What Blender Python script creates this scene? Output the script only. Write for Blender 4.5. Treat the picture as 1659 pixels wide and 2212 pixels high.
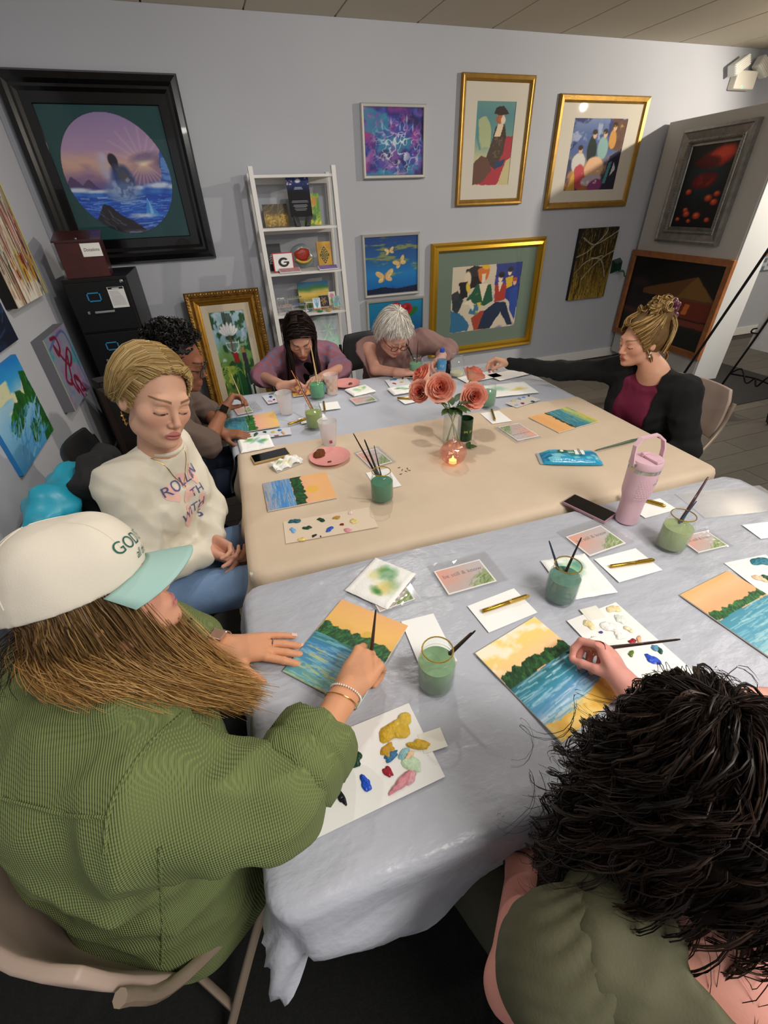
import bpy, bmesh, math, random
import numpy as np
from mathutils import Vector, Matrix
random.seed(7); RNG = np.random.RandomState(7)
for o in list(bpy.data.objects): bpy.data.objects.remove(o)
SC = bpy.context.scene; COL = SC.collection
PI = math.pi

# ------------------------------------------------------------------ camera
W, H = 1659, 2212; FPX = 942.0
def cam_basis(pitch, roll, yaw):
    cp, sp = math.cos(pitch), math.sin(pitch)
    f = np.array([0, cp, -sp]); u = np.array([0, sp, cp]); r = np.array([1., 0, 0])
    c, s = math.cos(roll), math.sin(roll)
    r2 = c*r + s*u; u2 = -s*r + c*u
    c, s = math.cos(yaw), math.sin(yaw)
    M = np.array([[c, -s, 0], [s, c, 0], [0, 0, 1]])
    return M@r2, M@u2, M@f
CB = cam_basis(.6164, -.0391, -.3197); CC = np.array([0, 0, 1.627])
cd = bpy.data.cameras.new('camera'); cam = bpy.data.objects.new('camera', cd); COL.objects.link(cam)
cd.sensor_fit = 'HORIZONTAL'; cd.sensor_width = 36; cd.lens = FPX/W*36; cd.clip_start = .02
cam.matrix_world = Matrix([[CB[0][i], CB[1][i], -CB[2][i], CC[i]] for i in range(3)] + [[0, 0, 0, 1]])
SC.camera = cam
def ray(px, py): return (px-W/2)/FPX*CB[0] - (py-H/2)/FPX*CB[1] + CB[2]
def atz(px, py, z=.742): d = ray(px, py); return CC + d*(z-CC[2])/d[2]
def aty(px, py, y): d = ray(px, py); return CC + d*y/d[1]
def atx(px, py, x): d = ray(px, py); return CC + d*x/d[0]

# ------------------------------------------------------------------ light
wd = bpy.data.worlds.new('world'); SC.world = wd; wd.use_nodes = True
bg = wd.node_tree.nodes['Background']; bg.inputs[0].default_value = (.95, .96, 1, 1); bg.inputs[1].default_value = .42
def area(name, loc, size, power, col=(1, 1, 1), target=None, sy=None, spread=None):
    l = bpy.data.lights.new(name, 'AREA'); l.energy = power; l.color = col; l.size = size
    if sy: l.shape = 'RECTANGLE'; l.size_y = sy
    if spread: l.spread = spread
    o = bpy.data.objects.new(name, l); COL.objects.link(o); o.location = loc
    if target is not None: o.rotation_euler = (Vector(target)-Vector(loc)).to_track_quat('-Z', 'Y').to_euler()
    return o
def spot(name, loc, target, power, col, angle=1.5, blend=.5, r=.04):
    l = bpy.data.lights.new(name, 'SPOT'); l.energy = power; l.color = col; l.spot_size = angle; l.spot_blend = blend; l.shadow_soft_size = r
    o = bpy.data.objects.new(name, l); COL.objects.link(o); o.location = loc
    o.rotation_euler = (Vector(target)-Vector(loc)).to_track_quat('-Z', 'Y').to_euler()
    return o
WARM = (1, .90, .76); NEUT = (1, .96, .90)
spot('track_spot_table', (1.0, 2.55, 2.62), (.35, .6, .74), 46, NEUT, 2.0, .7, .04)
spot('track_spot_left', (-.55, 1.3, 2.62), (.7, 1.5, .74), 17, NEUT, 2.0, .7, .05)
spot('track_spot_front', (1.5, .3, 2.62), (.5, 1.5, .74), 20, NEUT, 2.1, .7, .05)
spot('track_spot_wall', (5.15, 2.1, 2.58), (3.0, 4.3, 1.2), 260, WARM, 1.9, .5, .035)
spot('track_spot_gallery', (1.2, 2.2, 2.62), (.9, 4.3, 1.3), 38, NEUT, 2.4, 1, .05)
spot('track_spot_corner', (.55, 1.7, 2.62), (-1.0, 3.0, 1.0), 48, NEUT, 2.2, 1, .05)
area('panel_light_studio', (1.2, -.9, 2.66), 1.2, 72, (1, .96, .9), (1.2, -.9, 0), .6)
area('panel_light_hall', (3.4, .6, 2.66), 1.2, 22, (1, .95, .86), (3.4, .6, 0), .6)
area('panel_light_gallery', (6.4, 2.2, 2.66), 1.2, 38, WARM, (6.4, 2.2, 0), .6)
SC.view_settings.view_transform = 'Standard'; SC.view_settings.look = 'None'; SC.view_settings.gamma = 1
SC.view_settings.exposure = 0.0; SC.view_settings.use_curve_mapping = False

# ------------------------------------------------------------------ materials
def lin(c):
    if isinstance(c, str): c = [int(c[i:i+2], 16) for i in (0, 2, 4)]
    c = np.asarray(c, float)/255
    return np.where(c <= .04045, c/12.92, ((c+.055)/1.055)**2.4)
MATS = {}
def mat(name, col=None, rough=.5, metal=0, bump=0, bscale=60, var=0, vscale=8, attr=False, trans=0, ior=1.45, alpha=1,
        emit=None, estr=0, coat=0, sss=0, spec=.5, sheen=0, stretch=None, wave=None, bdist=.004):
    if name in MATS: return MATS[name]
    m = bpy.data.materials.new(name); m.use_nodes = True; N = m.node_tree.nodes; L = m.node_tree.links
    b = N['Principled BSDF']; I = b.inputs
    I['Roughness'].default_value = rough; I['Metallic'].default_value = metal; I['IOR'].default_value = ior
    I['Transmission Weight'].default_value = trans; I['Alpha'].default_value = alpha; I['Coat Weight'].default_value = coat
    I['Specular IOR Level'].default_value = spec; I['Sheen Weight'].default_value = sheen
    if sss:
        I['Subsurface Weight'].default_value = sss; I['Subsurface Radius'].default_value = (.012, .005, .003); I['Subsurface Scale'].default_value = 1
    tc = N.new('ShaderNodeTexCoord'); mp = N.new('ShaderNodeMapping'); L.new(tc.outputs['Object'], mp.inputs[0])
    if stretch: mp.inputs['Scale'].default_value = stretch
    src = None
    if attr:
        a = N.new('ShaderNodeVertexColor'); a.layer_name = 'Col'; src = a.outputs[0]
    elif col is not None:
        c = lin(col); I['Base Color'].default_value = (*c, 1)
    if var:
        nz = N.new('ShaderNodeTexNoise'); nz.inputs['Scale'].default_value = vscale; nz.inputs['Detail'].default_value = 6; L.new(mp.outputs[0], nz.inputs[0])
        rp = N.new('ShaderNodeMapRange'); rp.inputs[1].default_value = .3; rp.inputs[2].default_value = .7; rp.inputs[3].default_value = 1-var; rp.inputs[4].default_value = 1+var
        L.new(nz.outputs[0], rp.inputs[0])
        mx = N.new('ShaderNodeMix'); mx.data_type = 'RGBA'; mx.blend_type = 'MULTIPLY'; mx.inputs[0].default_value = 1
        if src: L.new(src, mx.inputs[6])
        else: mx.inputs[6].default_value = (*lin(col), 1)
        L.new(rp.outputs[0], mx.inputs[7]); src = mx.outputs[2]
    if src: L.new(src, I['Base Color'])
    if emit is not None:
        I['Emission Color'].default_value = (*lin(emit), 1); I['Emission Strength'].default_value = estr
    if bump:
        bp = N.new('ShaderNodeBump'); bp.inputs['Strength'].default_value = bump; bp.inputs['Distance'].default_value = bdist
        if wave:
            w1 = N.new('ShaderNodeTexWave'); w1.inputs['Scale'].default_value = wave; w1.bands_direction = 'Z'; L.new(mp.outputs[0], w1.inputs[0])
            w2 = N.new('ShaderNodeTexWave'); w2.inputs['Scale'].default_value = wave; w2.bands_direction = 'X'; L.new(mp.outputs[0], w2.inputs[0])
            mu = N.new('ShaderNodeMath'); mu.operation = 'ADD'; L.new(w1.outputs[1], mu.inputs[0]); L.new(w2.outputs[1], mu.inputs[1]); L.new(mu.outputs[0], bp.inputs['Height'])
        else:
            n2 = N.new('ShaderNodeTexNoise'); n2.inputs['Scale'].default_value = bscale; n2.inputs['Detail'].default_value = 4; L.new(mp.outputs[0], n2.inputs[0])
            L.new(n2.outputs[0], bp.inputs['Height'])
        L.new(bp.outputs[0], I['Normal'])
    MATS[name] = m; return m
def clear(name, tint=(1, 1, 1), gloss=.1, rough=.03, mixc=None, amt=0):
    """thin clear plastic / picture glass: fresnel gloss over transparency, optional milky diffuse"""
    if name in MATS: return MATS[name]
    m = bpy.data.materials.new(name); m.use_nodes = True; N = m.node_tree.nodes; L = m.node_tree.links
    N.remove(N['Principled BSDF']); out = N['Material Output']
    t = N.new('ShaderNodeBsdfTransparent'); t.inputs[0].default_value = (*tint, 1)
    g = N.new('ShaderNodeBsdfGlossy'); g.inputs['Roughness'].default_value = rough
    lw0 = N.new('ShaderNodeLayerWeight'); lw0.inputs[0].default_value = .5; lw = N.new('ShaderNodeMath'); lw.operation = 'POWER'; lw.inputs[1].default_value = 4.0; L.new(lw0.outputs['Facing'], lw.inputs[0])
    ml = N.new('ShaderNodeMath'); ml.operation = 'MULTIPLY_ADD'; ml.inputs[1].default_value = .7; ml.inputs[2].default_value = .03+gloss*.06; L.new(lw.outputs[0], ml.inputs[0])
    mx = N.new('ShaderNodeMixShader'); L.new(ml.outputs[0], mx.inputs[0]); L.new(g.outputs[0], mx.inputs[2])
    if amt:
        d = N.new('ShaderNodeBsdfDiffuse'); d.inputs[0].default_value = (*lin(mixc), 1)
        m2 = N.new('ShaderNodeMixShader'); m2.inputs[0].default_value = amt; L.new(t.outputs[0], m2.inputs[1]); L.new(d.outputs[0], m2.inputs[2]); L.new(m2.outputs[0], mx.inputs[1])
    else: L.new(t.outputs[0], mx.inputs[1])
    L.new(mx.outputs[0], out.inputs[0]); MATS[name] = m; return m

# ------------------------------------------------------------------ mesh helpers
def props(o, label=None, cat=None, group=None, kind=None):
    if label: o['label'] = label
    if cat: o['category'] = cat
    if group: o['group'] = group
    if kind: o['kind'] = kind
    return o
def mesh(name, V, F, m=None, parent=None, smooth=False, col=None, loc=None):
    me = bpy.data.meshes.new(name)
    V = np.asarray(V, np.float32); 
    if loc is not None: V = V-np.asarray(loc, np.float32)
    if isinstance(F, np.ndarray):
        n, k = F.shape
        me.vertices.add(len(V)); me.vertices.foreach_set('co', V.ravel())
        me.loops.add(n*k); me.loops.foreach_set('vertex_index', F.astype(np.int32).ravel())
        me.polygons.add(n); me.polygons.foreach_set('loop_start', np.arange(0, n*k, k, dtype=np.int32))
        me.update(calc_edges=True)
    else:
        me.from_pydata(V.tolist(), [], F); me.update()
    if smooth: me.polygons.foreach_set('use_smooth', np.ones(len(me.polygons), bool))
    if col is not None:
        a = me.color_attributes.new('Col', 'FLOAT_COLOR', 'POINT')
        c = np.ones((len(V), 4), np.float32); c[:, :3] = col; a.data.foreach_set('color', c.ravel())
    if m: me.materials.append(m)
    o = bpy.data.objects.new(name, me); COL.objects.link(o)
    if loc is not None: o.location = loc
    if parent: 
        o.parent = parent
        if loc is not None: o.location = Vector(loc)-wloc(parent)
    return o
def wloc(o):
    v = Vector(o.location); 
    while o.parent: o = o.parent; v = v+Vector(o.location)
    return v
def empty(name, loc=(0, 0, 0), rz=0, label=None, cat=None, group=None, rot=None):
    o = bpy.data.objects.new(name, None); COL.objects.link(o); o.location = loc; o.rotation_euler = rot or (0, 0, rz); o.empty_display_size = .05
    return props(o, label, cat, group)
def copy_tree(o, parent=None):
    c = o.copy(); COL.objects.link(c); c.parent = parent
    for ch in list(o.children): copy_tree(ch, c)
    return c
class MB:
    def __init__(s): s.V = []; s.F = []; s.C = []; s.M = None
    def add(s, V, F, col=None):
        b = len(s.V); V = np.asarray(V, float)
        if s.M is not None: V = V@np.array(s.M.to_3x3()).T + np.array(s.M.translation)
        s.V += V.tolist(); s.F += [[b+i for i in f] for f in F]
        s.C += [list(col) if col is not None else [1, 1, 1]]*len(V); return s
    def box(s, x0, x1, y0, y1, z0, z1, bev=0, col=None):
        if not bev:
            V = [(x, y, z) for x in (x0, x1) for y in (y0, y1) for z in (z0, z1)]
            return s.add(V, [(0, 1, 3, 2), (4, 6, 7, 5), (0, 4, 5, 1), (2, 3, 7, 6), (0, 2, 6, 4), (1, 5, 7, 3)], col)
        bm = bmesh.new(); bmesh.ops.create_cube(bm, size=1)
        for v in bm.verts: v.co = Vector(((x0+x1)/2+v.co.x*(x1-x0), (y0+y1)/2+v.co.y*(y1-y0), (z0+z1)/2+v.co.z*(z1-z0)))
        bmesh.ops.bevel(bm, geom=bm.edges[:], offset=min(bev, .49*min(x1-x0, y1-y0, z1-z0)), segments=2, affect='EDGES', profile=.6)
        bm.verts.index_update(); V = [tuple(v.co) for v in bm.verts]; F = [[v.index for v in f.verts] for f in bm.faces]; bm.free()
        return s.add(V, F, col)
    def lathe(s, prof, n=24, c=(0, 0, 0), cap=True, col=None, ax=None):
        V = []; F = []
        for r, z in prof:
            for k in range(n):
                a = 2*PI*k/n; V.append((r*math.cos(a), r*math.sin(a), z))
        for i in range(len(prof)-1):
            for k in range(n):
                k2 = (k+1) % n; F.append((i*n+k, i*n+k2, (i+1)*n+k2, (i+1)*n+k))
        if cap:
            F.append(tuple(range(n-1, -1, -1))); F.append(tuple((len(prof)-1)*n+k for k in range(n)))
        V = np.array(V)
        if ax is not None: V = V@np.array(Vector((0, 0, 1)).rotation_difference(Vector(ax)).to_matrix()).T
        return s.add(V+np.array(c), F, col)
    def tube(s, pts, r, n=8, col=None, cap=True):
        pts = [np.asarray(p, float) for p in pts]; rs = r if hasattr(r, '__len__') else [r]*len(pts)
        V = []; F = []; up = None
        for i, p in enumerate(pts):
            t = pts[min(i+1, len(pts)-1)]-pts[max(i-1, 0)]; t = t/(np.linalg.norm(t)+1e-9)
            if up is None:
                up = np.array([0, 0, 1.]) if abs(t[2]) < .9 else np.array([1., 0, 0])
            a = np.cross(t, up); a /= np.linalg.norm(a)+1e-9; b = np.cross(a, t); up = b
            for k in range(n):
                g = 2*PI*k/n; V.append(p+rs[i]*(a*math.cos(g)+b*math.sin(g)))
        for i in range(len(pts)-1):
            for k in range(n):
                k2 = (k+1) % n; F.append((i*n+k, (i+1)*n+k, (i+1)*n+k2, i*n+k2))
        if cap: F.append(tuple(range(n))); F.append(tuple((len(pts)-1)*n+k for k in range(n-1, -1, -1)))
        return s.add(V, F, col)
    def build(s, name, m, parent=None, smooth=False, loc=None, col=False):
        o = mesh(name, s.V, s.F, m, parent, False, np.array(s.C) if col else None, loc)
        if smooth:
            me = o.data; me.polygons.foreach_set('use_smooth', np.ones(len(me.polygons), bool))
            try: me.set_sharp_from_angle(angle=math.radians(smooth if smooth is not True else 45))
            except Exception: pass
        return o
def text_mesh(txt, size, ext=.0006, align='CENTER', shear=0):
    cu = bpy.data.curves.new('txt', 'FONT'); cu.body = txt; cu.size = size; cu.extrude = ext; cu.align_x = align; cu.align_y = 'CENTER'; cu.shear = shear
    o = bpy.data.objects.new('txt', cu); COL.objects.link(o)
    me = bpy.data.meshes.new_from_object(o.evaluated_get(bpy.context.evaluated_depsgraph_get()))
    V = np.array([v.co[:] for v in me.vertices]); F = [list(p.vertices) for p in me.polygons]
    bpy.data.objects.remove(o); bpy.data.curves.remove(cu); bpy.data.meshes.remove(me)
    return V, F

# ------------------------------------------------------------------ painter: artworks as coloured grids
def vnoise(shape, nx, ny, seed):
    r = np.random.RandomState(seed); g = r.rand(ny+2, nx+2); h, w = shape
    y = np.linspace(0, ny, h, endpoint=False)[:, None]+np.zeros((1, w)); x = np.linspace(0, nx, w, endpoint=False)[None]+np.zeros((h, 1))
    i = y.astype(int); j = x.astype(int); fy = y-i; fx = x-j; fy = fy*fy*(3-2*fy); fx = fx*fx*(3-2*fx)
    return (g[i, j]*(1-fy)+g[i+1, j]*fy)*(1-fx)+(g[i, j+1]*(1-fy)+g[i+1, j+1]*fy)*fx
def fbm(shape, nx, ny, seed, o=4):
    s = 0; a = 1; t = 0
    for k in range(o): s = s+a*vnoise(shape, nx*2**k, ny*2**k, seed+k); t += a; a *= .55
    return s/t
def rgb(c):
    if isinstance(c, str): return np.array([int(c[i:i+2], 16) for i in (0, 2, 4)], float)
    return np.asarray(c, float)
class Cv:
    """canvas, u right 0..1, v up 0..1"""
    def __init__(s, w, h, base='ffffff', asp=1):
        s.w, s.h = w, h; s.a = np.zeros((h, w, 3))+rgb(base)
        s.u = np.linspace(0, 1, w)[None]+np.zeros((h, 1)); s.v = np.linspace(0, 1, h)[:, None]+np.zeros((1, w)); s.asp = asp
    def blend(s, m, c, op=1):
        m = np.clip(m, 0, 1)[..., None]*op; s.a = s.a*(1-m)+(c if isinstance(c, np.ndarray) and c.ndim == 3 else rgb(c))*m; return s
    def grad(s, stops, warp=0, seed=0, ax='v', n=4):
        t = s.v if ax == 'v' else s.u
        if warp: t = t+warp*(fbm((s.h, s.w), n, n, seed)-.5)
        xs = [q[0] for q in stops]; cs = np.array([rgb(q[1]) for q in stops])
        s.a = np.stack([np.interp(t, xs, cs[:, i]) for i in range(3)], -1); return s
    def fb(s, c, lo, hi, nx, ny, seed, op=1, mask=None):
        m = np.clip((fbm((s.h, s.w), nx, ny, seed)-lo)/(hi-lo), 0, 1)
        if mask is not None: m = m*mask
        return s.blend(m, c, op)
    def ell(s, x, y, rx, ry, c, rot=0, soft=.08, op=1, wob=0, seed=0):
        du, dv = s.u-x, s.v-y; ca, sa = math.cos(rot), math.sin(rot)
        a = du*ca+dv*sa*s.asp; b = -du*sa/1+dv*ca*s.asp
        d = np.sqrt((a/rx)**2+(b/(ry*s.asp))**2)
        if wob: d = d+wob*(fbm((s.h, s.w), 8, 8, seed)-.5)
        return s.blend((1-d)/soft+.5, c, op)
    def pmask(s, pts, warp=0, seed=0, n=8):
        u, v = s.u, s.v
        if warp: u = u+warp*(fbm((s.h, s.w), n, n, seed)-.5); v = v+warp*(fbm((s.h, s.w), n, n, seed+50)-.5)
        m = np.zeros((s.h, s.w), bool); k = len(pts)
        for i in range(k):
            x0, y0 = pts[i]; x1, y1 = pts[(i+1) % k]
            if y0 == y1: continue
            c = ((y0 > v) != (y1 > v)) & (u < (x1-x0)*(v-y0)/(y1-y0)+x0); m ^= c
        return m.astype(float)
    def poly(s, pts, c, op=1, warp=0, seed=0, n=8): return s.blend(s.pmask(pts, warp, seed, n), c, op)
    def line(s, pts, wd, c, op=1, soft=.5):
        d = np.full((s.h, s.w), 9.)
        for (x0, y0), (x1, y1) in zip(pts[:-1], pts[1:]):
            dx, dy = x1-x0, (y1-y0)*s.asp; L = dx*dx+dy*dy+1e-12
            t = np.clip(((s.u-x0)*dx+(s.v-y0)*s.asp*dy)/L, 0, 1)
            d = np.minimum(d, np.hypot(s.u-x0-t*dx, (s.v-y0)*s.asp-t*dy))
        return s.blend((wd-d)/(wd*soft)+.5, c, op)
    def curve(s, pts, wd, c, op=1, n=6): return s.line(cr(pts, n), wd, c, op)
    def strokes(s, n, cols, region, ln, wd, ang, seed, op=.8, jit=.4, mask=None):
        r = np.random.RandomState(seed); x0, x1, y0, y1 = region
        for i in range(n):
            x = r.uniform(x0, x1); y = r.uniform(y0, y1); a = ang+r.uniform(-jit, jit); l = ln*r.uniform(.5, 1.3)
            dx, dy = math.cos(a)*l/2, math.sin(a)*l/2/s.asp; w = wd*r.uniform(.5, 1.3); c = cols[r.randint(len(cols))]
            pad = l/2+w*2; iu = slice(max(0, int((x-pad)*s.w)), min(s.w, int((x+pad)*s.w)+2)); iv = slice(max(0, int((y-pad/s.asp)*s.h)), min(s.h, int((y+pad/s.asp)*s.h)+2))
            u = s.u[iv, iu]; v = s.v[iv, iu]
            if u.size == 0: continue
            X = (u-x); Y = (v-y)*s.asp; dY = dy*s.asp; L = dx*dx+dY*dY+1e-12; t = np.clip((X*dx+Y*dY)/L, -1, 1)
            d = np.hypot(X-t*dx, Y-t*dY); m = np.clip((w-d)/(w*.6)+.4, 0, 1)*op
            if mask is not None: m = m*mask[iv, iu]
            s.a[iv, iu] = s.a[iv, iu]*(1-m[..., None])+rgb(c)*m[..., None]
        return s
def cr(pts, n=6):
    P = [np.asarray(p, float) for p in pts]; P = [2*P[0]-P[1]]+P+[2*P[-1]-P[-2]]; out = []
    for i in range(1, len(P)-2):
        for k in range(n):
            t = k/n; a, b, c, d = P[i-1:i+3]
            out.append(.5*((2*b)+(-a+c)*t+(2*a-5*b+4*c-d)*t*t+(-a+3*b-3*c+d)*t**3))
    out.append(P[-2]); return out
def art_mesh(name, cv, w, h, m, parent, y=0, flat=False, relief=0, z=0):
    """grid of cv colours; upright (local x,z facing -y) or flat (local x,y facing +z)"""
    X = (cv.u-.5)*w; Z = (cv.v-.5)*h; L = lin(np.clip(cv.a, 0, 255)).reshape(-1, 3)
    R = relief*(cv.a.mean(-1)/255-.5) if relief else np.zeros_like(X)
    V = np.stack([X, Z, z+R], -1) if flat else np.stack([X, y-R, Z], -1)
    i = np.arange(cv.w*cv.h).reshape(cv.h, cv.w)
    F = np.stack([i[:-1, :-1], i[:-1, 1:], i[1:, 1:], i[1:, :-1]], -1).reshape(-1, 4)
    return mesh(name, V.reshape(-1, 3), F, m, parent, True, L)
PAINT = mat('paint', attr=True, rough=.42, bump=.15, bscale=500)
PRINT = mat('print', attr=True, rough=.75)
# ------------------------------------------------------------------ the room
XL, YB, ZC, XR, YF = -1.03, 4.3, 2.69, 8.6, -2.6
M_wall = mat('wall_paint', 'babdc5', .85, bump=.05, bscale=180, var=.02, vscale=2)
M_white = mat('white_trim', 'e9e7e2', .5)
def struct(name, mb, m, parent=None, smooth=False):
    o = mb.build(name, m, parent, smooth)
    if not parent: o['kind'] = 'structure'
    return o
struct('wall_back', MB().box(XL-.12, XR+.1, YB, YB+.12, 0, ZC), M_wall)
struct('wall_left', MB().box(XL-.12, XL, YF, YB, 0, ZC), M_wall)
struct('wall_right', MB().box(XR, XR+.1, YF, YB, 0, ZC), mat('wall_cream', 'e3dccd', .85, bump=.04, bscale=150))
struct('baseboard_back', MB().box(XL, XR, YB-.015, YB, 0, .1, .004), M_white)
struct('baseboard_left', MB().box(XL, XL+.015, YF, YB-.015, 0, .1, .004), M_white)
struct('baseboard_right', MB().box(XR-.015, XR, YF, YB-.015, 0, .1, .004), M_white)
floor = struct('floor', MB().box(XL-.12, XR+.1, YF, YB+.12, -.12, -.006), mat('floor_base', '3b3631', .7))
M_pl = [mat('plank_%s' % c, c, .42, bump=.08, bscale=40, var=.12, vscale=6, stretch=(1, 9, 1)) for c in ('514c44', '565148', '4d4840', '534d45')]
pm = {}
for j in range(37):
    y0 = YF+.02+j*.1865; off = -(j*.47 % 1.22)
    for i in range(9):
        x0 = XL+off+i*1.22
        x1 = x0+1.216; a, b = max(x0, XL), min(x1, XR)
        if b-a < .1 or y0+.18 > YB: continue
        if x0 < XL or x1 > XR or (i, j) == (1, 0): 
            o = MB().box(0, b-a, 0, .183, -.006, 0).build('plank', M_pl[(i*7+j*3) % 4], floor)
        else:
            k = (i*7+j*3) % 4
            if k not in pm: o = MB().box(0, 1.216, 0, .183, -.006, 0).build('plank', M_pl[k], floor); pm[k] = o.data
            else: o = bpy.data.objects.new('plank', pm[k]); COL.objects.link(o); o.parent = floor
        o.location = (a, y0, 0)
ceil = struct('ceiling', MB().box(XL-.12, XR+.1, YF, YB+.12, ZC+.012, ZC+.1), mat('ceiling_grid', 'b9b2a4', .6))
M_tile = mat('ceiling_tile', 'd2c8b4', .9, bump=.25, bscale=220)
tm = None
for i in range(-3, 13):
    for j in range(5):
        x0 = .59+.622*i; y1 = YB-j*1.24
        if x0+.6 < XL or x0 > XR: continue
        a, b = max(x0, XL), min(x0+.61, XR)
        if tm is None or b-a < .6:
            o = MB().box(0, b-a, -1.225, 0, 0, .012, .003).build('ceiling_tile', M_tile, ceil)
            if b-a > .6: tm = o.data
        else: o = bpy.data.objects.new('ceiling_tile', tm); COL.objects.link(o); o.parent = ceil
        o.location = (a, y1, ZC)
# free-standing display partition that closes the corner on the right
pt = empty('display_partition', (4.34, 3.66, 0), 0, 'tall grey free-standing partition panel carrying two framed paintings', 'partition')
ang = math.atan2(.14, 1.27)
mb = MB(); mb.M = Matrix.Rotation(-ang, 4, 'Z'); mb.box(0, .30, -.62, .60, .07, 2.16, .006); mb.build('panel', mat('partition_paint', 'c3c0bb', .8, bump=.04, bscale=150), pt)
mb = MB(); mb.M = Matrix.Rotation(-ang, 4, 'Z'); mb.box(.01, .29, -.632, -.62, .08, 2.14, .003); mb.build('end_cap', mat('partition_end', 'c9cbcc', .7), pt)
for sx, sy in ((.06, -.5), (.24, -.5), (.06, .5), (.24, .5)):
    mb = MB(); mb.M = Matrix.Rotation(-ang, 4, 'Z'); mb.lathe([(.035, 0), (.035, .03), (.02, .035), (.02, .072)], 12, (sx, sy, 0)); mb.build('caster', mat('black_plastic', '16171a', .45), pt, True)
BLK = MATS['black_plastic']
props(MB().box(3.75, 5.3, 2.55, 3.52, 0, .008, .003).build('floor_mat', mat('mat_black', '201f20', .95, bump=.6, bscale=300)), 'dark charcoal floor mat lying under the partition end', 'mat')
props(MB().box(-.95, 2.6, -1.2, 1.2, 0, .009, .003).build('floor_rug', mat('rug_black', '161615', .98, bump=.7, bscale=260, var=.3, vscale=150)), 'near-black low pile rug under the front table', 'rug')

# ------------------------------------------------------------------ picture frames
def frame_mesh(w, h, prof, sub=1):
    """mitred frame: w,h outer size, prof = [(inset, depth toward viewer)]"""
    V = []; F = []
    for d, y in prof:
        a, b = w/2-d, h/2-d
        V += [(-a, -y, -b), (a, -y, -b), (a, -y, b), (-a, -y, b)]
    for i in range(len(prof)-1):
        for k in range(4):
            k2 = (k+1) % 4; F.append((i*4+k, i*4+k2, (i+1)*4+k2, (i+1)*4+k))
    return V, F
GLASS = clear('picture_glass', gloss=.05, rough=.02)
def wall_pic(name, label, loc, rz, w, h, prof, fm, cv, matw=None, matm=None, glass=False, tilt=0, cat='painting', artm=None, group=None, lip=None):
    r = empty(name, loc, 0, label, cat, group, rot=(tilt, 0, rz))
    V, F = frame_mesh(w, h, prof); mesh('frame', V, F, fm, r)
    di = prof[-1][0]; yb = -prof[-1][1]; iw, ih = w-2*di, h-2*di
    aw, ah = iw, ih; az = 0
    MB().box(-w/2+.004, w/2-.004, -.006, 0, -h/2+.004, h/2-.004).build('backing', mat('backing_board', '4a4038', .9), r)
    if matw:
        ml, mr, mt, mbm = matw; aw, ah = iw-ml-mr, ih-mt-mbm
        V, F = [], []
        xs = [-iw/2, -iw/2+ml, iw/2-mr, iw/2]; zs = [-ih/2, -ih/2+mbm, ih/2-mt, ih/2]; mb = MB()
        mb.add([(x, yb+.0015, z) for z in zs for x in xs], [(0, 1, 5, 4), (1, 2, 6, 5), (2, 3, 7, 6), (4, 5, 9, 8), (6, 7, 11, 10), (8, 9, 13, 12), (9, 10, 14, 13), (10, 11, 15, 14)])
        for (p, q) in (((1, 1), (2, 1)), ((2, 1), (2, 2)), ((2, 2), (1, 2)), ((1, 2), (1, 1))):
            a = (xs[p[0]], yb+.0015, zs[p[1]]); b = (xs[q[0]], yb+.0015, zs[q[1]])
            mb.add([a, b, (b[0], yb+.005, b[2]), (a[0], yb+.005, a[2])], [(0, 1, 2, 3)])
        mb.build('mat_board', matm, r)
        ax = (ml-mr)/2; az = (mbm-mt)/2
        o = art_mesh('artwork', cv, aw+.002, ah+.002, artm or PRINT, r, yb+.005); o.location = (ax, 0, az)
    else:
        art_mesh('artwork', cv, iw+.002, ih+.002, artm or PAINT, r, yb+.003)
    if glass:
        mesh('glass', [(-iw/2, yb-.001, -ih/2), (iw/2, yb-.001, -ih/2), (iw/2, yb-.001, ih/2), (-iw/2, yb-.001, ih/2)], [(0, 1, 2, 3)], GLASS, r)
    return r
def canvas_pic(name, label, loc, rz, w, h, dep, cv, side, group=None, tilt=0, relief=0, cat='painting'):
    r = empty(name, loc, 0, label, cat, group, rot=(tilt, 0, rz))
    MB().box(-w/2, w/2, -dep, 0, -h/2, h/2, .002).build('stretcher_canvas', side, r)
    art_mesh('artwork', cv, w, h, PAINT, r, -dep-.0008, relief=relief)
    return r
GOLD = mat('frame_gold', 'a9823c', .38, .6, bump=.15, bscale=90, var=.15, vscale=20)
GOLD2 = mat('frame_gold_bright', 'cfa030', .28, .7, bump=.05, bscale=60)
BRONZE = mat('frame_bronze', '8f6a30', .35, .6, bump=.35, bscale=70, var=.35, vscale=30)
SILV = mat('frame_silver', 'c9c6bf', .35, .55, bump=.05, bscale=80)
PEWT = mat('frame_pewter', '8d8a84', .35, .6, bump=.2, bscale=90, var=.2, vscale=20)
BLKF = mat('frame_black', '0b0b0d', .18, coat=.4)
def mid(p0, p1, p2, p3, f, k): 
    q = [f(*p, k) for p in (p0, p1, p2, p3)]; return q

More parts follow.
